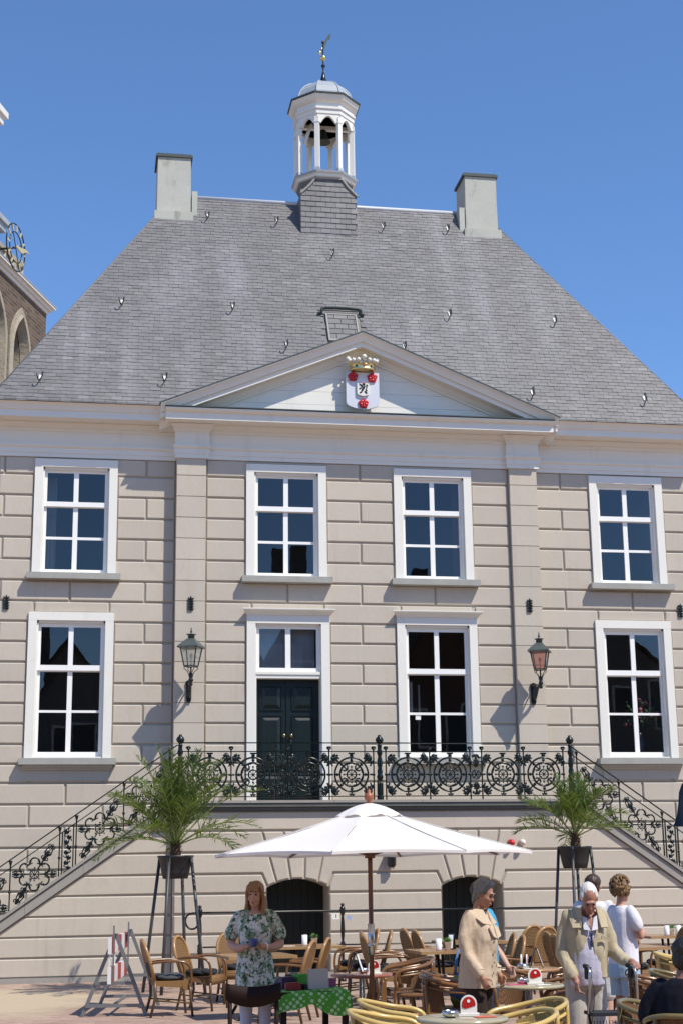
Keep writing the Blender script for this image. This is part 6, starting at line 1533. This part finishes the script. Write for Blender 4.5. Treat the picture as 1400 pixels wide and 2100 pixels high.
def inopen(c):
    if c.y > -.03: return False
    lo = (c-cuts_[0][0]).dot(cuts_[0][1]) < 0 and (c-cuts_[1][0]).dot(cuts_[1][1]) < 0
    hi = (c-cuts_[2][0]).dot(cuts_[2][1]) < 0 and (c-cuts_[3][0]).dot(cuts_[3][1]) < 0
    return lo or (hi and c.z > 1.1)
bmesh.ops.delete(bm, geom=[f for f in bm.faces if inopen(f.calc_center_median())], context='FACES'); bm.to_mesh(jk.data); bm.free()
q = jk.modifiers.new('t','SOLIDIFY'); q.thickness = .012; q.offset = -1
for s in (-1, 1):
    mb = MB(); mb.add([(s*.075,-.165,1.40),(s*.13,-.085,1.415),(s*.185,-.10,1.34),(s*.175,-.185,1.25),(s*.10,-.205,1.25)], [(0,1,2,3,4)]); co = mb.build('jacket_collar', m_jacket, jk); q = co.modifiers.new('t','SOLIDIFY'); q.thickness = .014
mb = MB(); mb.obox((.14,-.195,1.16),(.11,.008,.03),(.2,.2,.45)); mb.build('pocket_flap', m_jacket, jk)
d = MB()
ring_body(d, [(.76,0,.05,.18,.15),(.90,0,.03,.178,.155)])
for s in (-1, 1): limb(d, [(s*.09,.06,.84),(s*.11,.02,.46),(s*.12,.06,.07)], [.115,.09,.075])
remesh('trousers', d, .012, [cloth('pale grey trousers', (.42,.39,.35))], Mn, 2, .006, 9.)

# rollator
ro = empty('rollator', (-.965,-15.93,0), -.05, 'black wheeled rollator with wire basket before the elderly man', 'rollator')
ro.scale = (.84,1,1); m_tyre = mat('grey rubber', (.06,.06,.062), .7)
for s in (-1, 1):
    mb = MB(); mb.tube(smooth_path([(s*.21,.06,.955),(s*.215,-.04,.95),(s*.225,-.09,.88),(s*.235,-.04,.60),(s*.24,.12,.30),(s*.24,.20,.12)],4), .0125, 8); mb.build('handle_tube', m_steel, ro)
    mb = MB(); mb.tube([(s*.21,.10,.955),(s*.213,-.01,.955)], .019, 8); mb.box(s*.213-.02,s*.213+.02,-.05,.04,.86,.955); mb.build('grip', m_cushion, ro)
    mb = MB(); mb.tube(smooth_path([(s*.213,.04,.90),(s*.19,.09,.88),(s*.20,.10,.915),(s*.213,.02,.93)],3), .006, 5); mb.tube(smooth_path([(s*.21,-.05,.90),(s*.19,-.10,.75),(s*.22,-.02,.45),(s*.23,.1,.15)],4), .004, 4); mb.build('brake_lever', m_black, ro)
    mb = MB(); mb.tube([(s*.235,-.03,.62),(s*.24,-.28,.12)], .0125, 8); mb.build('front_tube', m_black, ro)
    for yy in (.2, -.28):
        mb = MB(); mb.ring((s*.255,0,.095), .075, .02, 20, 6); mb.v = [(s*.255+(b_), a-s*.255+yy, c) for a,b_,c in mb.v]; wh = mb.build('wheel', m_tyre, ro)
mb = MB(); mb.box(-.235,.235,-.16,.10,.59,.615); mb.build('seat', m_cushion, ro)
mb = MB()
for k in range(15): x = -.21+k*.03; mb.tube([(x,-.26,.54),(x,-.24,.32),(x,.05,.32),(x,.07,.54)], .0035, 4)
for k in range(7): z = .34+k*.033; mb.tube([(-.215,-.245-.002*k,z),(.215,-.245-.002*k,z)], .0035, 4)
for k in range(8): y = -.22+k*.036; mb.tube([(-.215,y,.32),(.215,y,.32)], .0035, 4)
mb.build('wire_basket', m_black, ro)
mb = MB(); mb.tube([(-.24,-.10,.42),(.24,-.10,.42)], .011, 6); mb.tube([(-.24,.16,.2),(.24,.16,.2)], .011, 6); mb.build('cross_tube', m_black, ro)

# ---- 4 curly haired person in a white T-shirt ------------------------------------------------------
C = person('curly haired person in white shirt and pale blue shorts with folded arms', .03,-13.5,radians(112)); H = Head((0,-.02,1.51), .25, .0, 0)
b = MB(); H.skull(b); H.neck(b, (0,.01,1.35), .048)
ring_body(b, [(.78,0,.01,.16,.12),(.9,0,.01,.165,.125),(1.05,0,0,.14,.11),(1.2,0,-.01,.155,.115),(1.31,0,0,.15,.09),(1.37,0,.01,.07,.06)])
for s in (-1, 1):
    limb(b, [(s*.165,.0,1.315),(s*.215,-.02,1.19),(s*.22,-.06,1.09)], [.048,.043,.038]); limb(b, [(s*.22,-.06,1.09),(s*.12,-.19,1.12),(s*-.04,-.2,1.15)], [.039,.036,.026]); hand(b, (s*-.04,-.2,1.15), (-s,.15,.25), (0,1,0), .5, side=s, k=.9)
    limb(b, [(s*.09,0,.84),(s*.09,0,.46),(s*.09,.02,.08)], [.085,.055,.038]); limb(b, [(s*.09,.02,.05),(s*.1,-.12,.03)], [.04,.035])
C.scale = (.86,.86,1.0)
body = remesh('body', b, .0065, [m_skin1], C, 3); H.eyes(body, m_white2, m_dark, m_lip, m_curl)
d = MB(); ring_body(d, [(.80,0,.01,.185,.145),(.95,0,.0,.175,.14),(1.1,0,-.005,.168,.132),(1.22,0,-.01,.172,.13),(1.31,0,.0,.162,.102),(1.365,0,.01,.09,.075)])
for s in (-1, 1): limb(d, [(s*.15,0,1.315),(s*.205,-.01,1.24),(s*.225,-.025,1.185)], [.062,.064,.060])
remesh('t_shirt', d, .011, [cloth('white cotton', (.72,.70,.76), .03)], C, 2, .006, 9., cut=[((0,0,.815),(0,0,-1))])
d = MB(); ring_body(d, [(.70,0,.01,.19,.15),(.80,0,.01,.188,.148),(.865,0,.01,.178,.135)])
for s in (-1, 1): limb(d, [(s*.085,.0,.80),(s*.095,.0,.52)], [.115,.105])
remesh('shorts', d, .011, [cloth('pale blue denim', (.42,.55,.64))], C, 2, .006, 9., cut=[((0,0,.535),(0,0,-1))])
rn = random.Random(5); h = MB(); H.ball(h, 0,.03,.035, (.095,.105,.095), 14, 8)
for i in range(420):
    u, v = rn.uniform(-1,1), rn.uniform(0,2*pi); q = sqrt(1-u*u); x, y, z = q*cos(v), q*sin(v), u
    if y < -.45 and z < .35: continue
    if z < -.75: continue
    H.ball(h, x*.112,.032+y*.118,.035+z*.112, (rn.uniform(.009,.019),)*3, 6, 4)
remesh('hair', h, .0065, [m_curl], C, 1, .006, 55., (1,1,1))

# ---- 5 dark haired person behind the elderly man ---------------------------------------------------
def plain_person(label, x, y, phi, hz, skinm, hairm, top, bottom, pitch=0., long=False, k=1.0):
    R = person(label, x, y, phi); H = Head((0,-.01,hz), 0, pitch, 0); z0 = hz-1.53
    b = MB(); H.skull(b); H.neck(b, (0,.01,hz-.16), .05); ring_body(b, [(.80,0,.01,.16,.12),(1.05,0,0,.15,.11),(hz-.31,0,-.01,.165,.115),(hz-.2,0,0,.15,.09),(hz-.15,0,.01,.07,.06)])
    for s in (-1, 1):
        limb(b, [(s*.17,0,hz-.2),(s*.22,.02,hz-.36),(s*.23,.0,hz-.46)], [.05,.045,.04]); limb(b, [(s*.23,0,hz-.46),(s*.22,-.09,hz-.57),(s*.19,-.16,hz-.66)], [.04,.036,.027]); hand(b, (s*.19,-.16,hz-.66), (0,-.5,-.8), (-s,0,0), .6, side=s)
        limb(b, [(s*.09,0,.84),(s*.09,0,.46),(s*.09,.02,.08)], [.085,.06,.042]); limb(b, [(s*.09,.02,.05),(s*.1,-.12,.03)], [.04,.035])
    body = remesh('body', b, .0075, [skinm], R, 3); H.eyes(body, m_white2, m_dark, m_lip, hairm)
    d = MB(); ring_body(d, [(.80,0,.01,.185,.14),(1.05,0,0,.175,.13),(hz-.3,0,-.01,.18,.13),(hz-.2,0,0,.165,.105),(hz-.155,0,.01,.09,.075)])
    for s in (-1, 1): limb(d, [(s*.15,0,hz-.2),(s*.21,.01,hz-.29),(s*.228,.02,hz-.36)], [.064,.064,.06])
    remesh('shirt', d, .012, [top], R, 2, .006)
    d = MB(); ring_body(d, [(.72,0,.01,.18,.14),(.86,0,.01,.17,.13)])
    for s in (-1, 1): limb(d, [(s*.09,0,.80),(s*.092,0,.5)], [.11,.095])
    remesh('shorts', d, .012, [bottom], R, 2, .006)
    h = MB(); H.ball(h, 0,.028,.042, (.086,.1,.082), 14, 8); H.ball(h, 0,.055,-.015, (.077,.055,.075))
    if long:
        for t in (-1, 1): limb(h, [H.p(t*.07,.0,.03), H.p(t*.085,.02,-.08), H.p(t*.08,.01,-.19)], [.03,.035,.02], 8)
    remesh('hair', h, .008, [hairm], R, 1, .005, 45.)
    return R
plain_person('dark haired person standing half hidden behind the elderly man', .06,-12.6,2.6,1.545,m_skin4,m_brown,cloth('white shirt cloth', (.66,.65,.66)),cloth('white shorts cloth', (.66,.66,.64)))
R6 = plain_person('person in a blue top half hidden behind the trench coat woman', -1.385,-13.6,radians(55),1.50,m_skin4,m_brown,cloth('bright blue top', (.06,.30,.50)),cloth('dark blue shorts', (.05,.07,.12)), long=True)
# a handbag in rainbow stripes beside the trench coat
def rainbow():
    N = NT('rainbow cloth'); N.set(.8); w = N.n('SeparateXYZ'); N.l(N.pos((1,1,1), True), w.inputs[0])
    N.col(N.ramp(N.math('FRACT', N.math('MULTIPLY', N.math('ADD', w.outputs['Z'], N.math('MULTIPLY', w.outputs['X'], .6)), 4.2)), [(0,(.05,.16,.42)),(.25,(.06,.22,.5)),(.45,(.5,.08,.03)),(.65,(.55,.3,.05)),(.85,(.2,.32,.08)),(1,(.4,.35,.2))])); return N.m
bg_ = empty('striped_bag', (-1.48,-13.15,.45), .5, 'rainbow striped bag behind the trench coat', 'bag'); mb = MB(); mb.ball((0,0,.13), (.17,.08,.2), 14, 8); mb.build('pouch', rainbow(), bg_); mb = MB(); mb.tube(smooth_path([(-.1,0,.3),(-.06,0,.5),(.06,0,.5),(.1,0,.3)],4), .014, 6); mb.build('strap', mat('bag strap', (.1,.2,.4), .7), bg_)

# ---- 6 seated person in dark clothes at the right edge ----------------------------------------------
S = person('seated dark haired person in navy clothes at the bottom right', -1.185,-18.05,2.35); H = Head((0,-.06,1.135), .1, .16, 0)
b = MB(); H.skull(b); H.neck(b, (0,.0,.97), .055)
ring_body(b, [(.43,0,.02,.18,.14),(.55,0,.02,.175,.13),(.75,0,0,.175,.125),(.88,0,-.01,.185,.115),(.95,0,0,.15,.09),(1.0,0,.0,.07,.06)])
for s in (-1, 1):
    limb(b, [(s*.185,0,.93),(s*.25,.02,.78),(s*.26,.0,.68)], [.055,.05,.045]); limb(b, [(s*.26,0,.68),(s*.24,-.12,.64),(s*.2,-.25,.66)], [.044,.04,.029]); hand(b, (s*.2,-.25,.66), (-.2*s,-1,0), (0,0,-1), .6, side=s)
    limb(b, [(s*.1,0,.48),(s*.12,-.22,.50),(s*.13,-.43,.48)], [.09,.08,.06]); limb(b, [(s*.13,-.43,.48),(s*.13,-.42,.25),(s*.13,-.4,.07)], [.058,.055,.04]); limb(b, [(s*.13,-.4,.05),(s*.14,-.54,.03)], [.042,.036])
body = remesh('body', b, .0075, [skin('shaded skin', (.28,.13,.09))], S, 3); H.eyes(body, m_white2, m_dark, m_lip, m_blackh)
d = MB(); ring_body(d, [(.42,0,.02,.205,.165),(.6,0,.01,.20,.15),(.78,0,0,.198,.145),(.9,0,-.01,.195,.13),(.96,0,0,.165,.1),(1.0,0,0,.085,.075)])
for s in (-1, 1): limb(d, [(s*.17,0,.925),(s*.235,.01,.84),(s*.262,.02,.75)], [.075,.075,.072])
remesh('shirt', d, .012, [cloth('navy cloth', (.010,.011,.018))], S, 2, .008)
d = MB()
for s in (-1, 1): limb(d, [(s*.1,0,.48),(s*.12,-.22,.50),(s*.13,-.43,.48)], [.115,.10,.08]); limb(d, [(s*.13,-.43,.48),(s*.13,-.42,.25),(s*.13,-.4,.1)], [.078,.074,.07])
remesh('trousers', d, .013, [cloth('black trousers', (.012,.012,.013))], S, 2, .006)
h = MB(); H.ball(h, 0,.03,.04, (.09,.104,.086), 14, 8); H.ball(h, 0,.06,-.02, (.082,.06,.085)); remesh('hair', h, .008, [m_blackh], S, 1, .005, 45.)
place(TBo, -1.20,-18.05, 56, 'olive tub chair carrying the seated dark haired person', 'chair', GT)
# ================================================================== CHURCH TOWER (left, behind the hall)
def brick_mat(name, c1, c2, mo, w=.24, h=.075):
    N = NT(name); N.set(.9, 0, .2); tc = N.pos((1,1,1), True); sp = N.n('SeparateXYZ'); N.l(tc, sp.inputs[0]); cb = N.n('CombineXYZ'); N.l(sp.outputs['X'], cb.inputs[0]); N.l(sp.outputs['Z'], cb.inputs[1])
    br = N.n('TexBrick'); N.l(cb.outputs[0], br.inputs['Vector']); br.inputs['Scale'].default_value = 1.; br.inputs['Brick Width'].default_value = w; br.inputs['Row Height'].default_value = h; br.inputs['Mortar Size'].default_value = .012
    br.inputs['Color1'].default_value = (*c1,1); br.inputs['Color2'].default_value = (*c2,1); br.inputs['Mortar'].default_value = (*mo,1)
    N.col(N.mix(1., br.outputs['Color'], N.math('MULTIPLY_ADD', N.noise(.9, 5., .65, tc), .9, .55), 'MULTIPLY')); N.bump(N.math('MULTIPLY', br.outputs['Fac'], -1.), .6, .02); return N.m
m_tbrick = brick_mat('weathered tower brick', (.085,.058,.043), (.155,.11,.08), (.19,.165,.13), .42, .13)
m_tstone = mat('pale tower stone', (.34,.29,.215), .9, var=.3, vscale=1.5, fine=.2, fscale=10., bump=.6, bscale=12., bdist=.05)
m_dullgold = mat('weathered gilding', (.62,.52,.27), .5, metal=.25)
aT = radians(19.7); tw = empty('church_tower', (-6.74,21.97,0), 0, 'old brick church tower with pointed arches and gilt clock behind the roof', 'church tower')
tw.rotation_euler = (0,0,-aT+pi/2)        # local +X runs from the far corner towards ... the face lies in the local XZ plane
# local frame: +x = away from the viewer along the face, so the visible face spans x < 0; local -y looks at the square
WT = 11.
mb = MB(); TZ = 20.46
ARX = [(-2.42,.78),(-4.42,.78),(-6.42,.78)]
def arch_pts(cx, hw, zs, n=7):
    R = hw*2.1; out = []
    for i in range(n+1): a = i/n*math.acos((R-hw)/R); out.append((cx+hw-R+R*cos(a), zs+R*sin(a)))
    return out + [(2*cx-x, z) for x, z in out[::-1][1:]]
zs = 18.25; xs = [0.]
def wall_piece(x0, x1, z0, z1): mb.add([(x0,0,z0),(x1,0,z0),(x1,0,z1),(x0,0,z1)], [(0,1,2,3)])
prev = -.2
for cx, hw in ARX:
    wall_piece(cx+hw, prev, 0, TZ); prev = cx-hw; ap = arch_pts(cx, hw, zs)
    wall_piece(cx-hw, cx+hw, 0, 10.)
    for (xa, za), (xb, zb) in zip(ap[:-1], ap[1:]): mb.add([(xa,0,za),(xb,0,zb),(xb,0,TZ),(xa,0,TZ)], [(0,1,2,3)])
wall_piece(-WT, prev, 0, TZ)
mb.add([(-.2,0,0),(-.2,WT,0),(-.2,WT,TZ),(-.2,0,TZ)], [(0,1,2,3)]); mb.add([(-WT,0,0),(-WT,WT,0),(-WT,WT,TZ),(-WT,0,TZ)], [(0,1,2,3)]); mb.add([(0,WT,0),(-WT,WT,0),(-WT,WT,TZ),(0,WT,TZ)], [(0,1,2,3)])
mb.build('wall', m_tbrick, tw)
for cx, hw in ARX:
    mb = MB(); ap = arch_pts(cx, hw, zs); full = [(cx+hw,10.)]+ap+[(cx-hw,10.)]
    for (o1, y1), (o2, y2) in (((1.16,-.05),(1.0,-.05)),((1.0,-.05),(.88,.25)),((.88,.25),(.86,.7))):
        def sc(p, k): return (cx+(p[0]-cx)*k, zs+(p[1]-zs)*(k if p[1] > zs else 1.))
        vs = [(sc(p,o1)[0], y1, sc(p,o1)[1]) for p in full]+[(sc(p,o2)[0], y2, sc(p,o2)[1]) for p in full]; n = len(full)
        mb.add(vs, [(i, i+1, n+i+1, n+i) for i in range(n-1)])
    ar = mb.build('arch_moulding', m_tstone, tw); q = ar.modifiers.new('t','SOLIDIFY'); q.thickness = .12
    mb = MB()
    for k in range(11): z = 10.5+k*.62; mb.obox((cx-hw*1.07,-.07,z),(.22+.1*(k % 2),.12,.3)); mb.obox((cx+hw*1.07,-.07,z),(.22+.1*(k % 2),.12,.3))
    mb.build('jamb_stones', m_tstone, ar)
    mb = MB(); mb.tube([(cx,.5,10),(cx,.5,zs+.9)], .12, 8); mb.tube([(cx-hw,.55,zs-.3),(cx,.55,zs+1.0),(cx+hw,.55,zs-.3)], .09, 6)
    for z in (13.6,15.2): mb.tube([(cx-hw,.3,z),(cx+hw,.3,z)], .05, 5)
    mb.build('tracery', m_tstone, ar)
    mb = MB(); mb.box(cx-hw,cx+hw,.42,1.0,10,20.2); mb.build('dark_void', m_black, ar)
for k in range(9): mb = MB(); mb.obox((-.25-.12*(k % 2),-.02,12.2+k*.8),(.5+.24*(k % 2),.08,.42)); mb.build('quoin', m_tstone, tw)
mb = MB()
for z, o, h in ((TZ,.06,.12),(TZ+.12,.15,.10),(TZ+.22,.25,.07)): mb.box(-WT-o,o-.2,-o,WT+o,z,z+h)
mb.build('cornice', m_white, tw)
mb = MB(); mb.box(-WT-.26,.06,-.27,WT+.26,TZ+.291,TZ+.32); mb.build('cornice_flashing', m_lead, tw)
mb = MB()
for k in range(12): mb.tube([(-1.3-k*.75,.5,TZ+.3),(-1.3-k*.75,.5,TZ+1.35)], .07, 5)
mb.box(-WT+.4,-1.3,.42,.58,TZ+1.25,TZ+1.4); mb.box(-WT+.4,-1.0,.44,.56,TZ+.35,TZ+.45)
mb.add([(-1.0,.5,TZ+.3),(-WT+.4,.5,TZ+.3),(-WT+.4,.5,TZ+1.3),(-1.35,.5,TZ+1.3)], [(0,1,2,3)])
mb.build('balustrade', m_tstone, tw)
mb = MB(); mb.box(-8.4,-3.5,1.2,8.,TZ+.3,22.3); mb.box(-8.2,-3.9,1.4,7.8,22.8,26.0); lt = mb.build('upper_stage', m_tstone, tw)
mb = MB(); mb.box(-9.,-2.85,.45,8.8,22.36,22.60); mb.box(-9.1,-2.72,.36,8.9,22.60,22.78); mb.build('gallery_eave', m_lead, lt)
mb = MB(); mb.box(-8.9,-3.3,.5,8.7,26.02,26.3); mb.box(-9.,-3.15,.4,8.8,26.3,26.52); mb.build('top_eave', m_white, lt)
mb = MB(); mb.lathe([(3.0,26.5),(2.2,29.),(.8,33.),(.1,42.)], (-6.1,4.6,0), 8, 0, False, pi/8); mb.build('spire', m_lead, lt)
# skeleton clock standing proud of the face
ck = MB(); cxk, czk, R1 = -5.42, 20.63, .74; ycl = -1.0
ck.ring((cxk,ycl,czk), R1, .022, 36, 5); ck.ring((cxk,ycl,czk), R1*.66, .018, 30, 5); ck.tube([(cxk,ycl,czk),(cxk,.5,czk)], .035, 6)
for a in (.5,2.1,3.6,5.2): ck.tube([(cxk,ycl,czk),(cxk+R1*cos(a),ycl,czk+R1*sin(a))], .014, 5)
clk = ck.build('clock_ring', m_black, tw)
for k in range(12):
    a = k*pi/6; mb = MB(); mb.obox((cxk+R1*.83*cos(a),ycl-.02,czk+R1*.83*sin(a)),(.20,.015,.07),(0,-a,0)); mb.build('numeral_plate', m_dullgold, clk)
mb = MB(); mb.prism([(cxk-.1,czk-.04),(cxk+.3,czk-.08),(cxk+.65,czk+.10),(cxk+.95,czk+.17),(cxk+.6,czk+.18),(cxk+.2,czk+.08),(cxk-.1,czk+.04)], ycl-.08,ycl-.05); mb.build('clock_hand', m_dullgold, clk)

# ================================================================== HOUSES ACROSS THE SQUARE (seen mirrored in the panes)
def house(name, x0, x1, y, h, gable, wallm, roofm, label, floors=3, bays=3, D=9.):
    hs = empty(name, ((x0+x1)/2,y,0), pi, label, 'house', 'houses across the square'); w_ = (x1-x0)/2
    # local -Y faces the town hall once turned by pi
    mb = MB(); mb.box(-w_+.01,w_-.01,0,D,0,h); mb.prism([(-w_+.01,h),(w_-.01,h),(0,h+gable)], 0.001, D-.001); wl_ = mb.build('wall', wallm, hs)
    mb = MB()
    for s in (-1, 1): mb.add([(s*(w_+.1),-.15,h-.1),(0,-.15,h+gable+.12),(0,D+.1,h+gable+.12),(s*(w_+.1),D+.1,h-.1)], [(0,1,2,3)])
    rf = mb.build('roof', roofm, hs); q = rf.modifiers.new('t','SOLIDIFY'); q.thickness = .12
    mb = MB(); mb.box(w_*.4,w_*.4+.7,D*.5,D*.5+.7,h+gable*.3,h+gable+1.0); mb.build('chimney', wallm, rf)
    fh = h/floors
    for f in range(floors):
        for k in range(bays):
            cx = -w_+(k+.5)*2*w_/bays; z0 = f*fh+.9; mb = MB(); mb.box(cx-.55,cx+.55,-.06,.02,z0-.05,z0+fh-1.3); wn = mb.build('window', m_white, hs)
            mb = MB(); mb.box(cx-.45,cx+.45,-.075,-.061,z0+.05,z0+fh-1.4); mb.build('pane', m_black, wn)
m_hb1 = brick_mat('dark red brick', (.12,.045,.03), (.17,.07,.045), (.16,.13,.1)); m_hb2 = mat('grey house render', (.17,.165,.15), .85, var=.1); m_hb3 = brick_mat('brown brick', (.10,.06,.04), (.14,.09,.06), (.13,.11,.09)); m_tile = mat('dark roof tiles', (.05,.035,.03), .7, var=.3, vscale=3.)
house('row_house', -22,-14.2,-37.,8.6,3.2,m_hb1,m_tile,'dark red brick gabled house far left across the square')
house('row_house', -14.2,-8.2,-37.,9.6,2.6,m_hb3,m_tile,'brown brick gabled house across the square')
house('row_house', -8.2,-2.6,-37.,8.2,3.4,m_hb2,m_tile,'grey rendered gabled house across the square')
house('row_house', -2.6,3.2,-37.,9.8,3.6,m_hb1,m_tile,'red brick gabled house with steep roof across the square')
house('row_house', 3.2,8.6,-37.,11.2,4.6,m_hb3,m_tile,'tall brown brick house across the square')
house('row_house', 8.6,14.6,-37.,9.2,5.5,m_hb1,m_tile,'dark brick house with the steepest roof across the square')
house('row_house', 14.6,22,-37.,10.4,3.,m_hb2,m_tile,'grey house far right across the square')
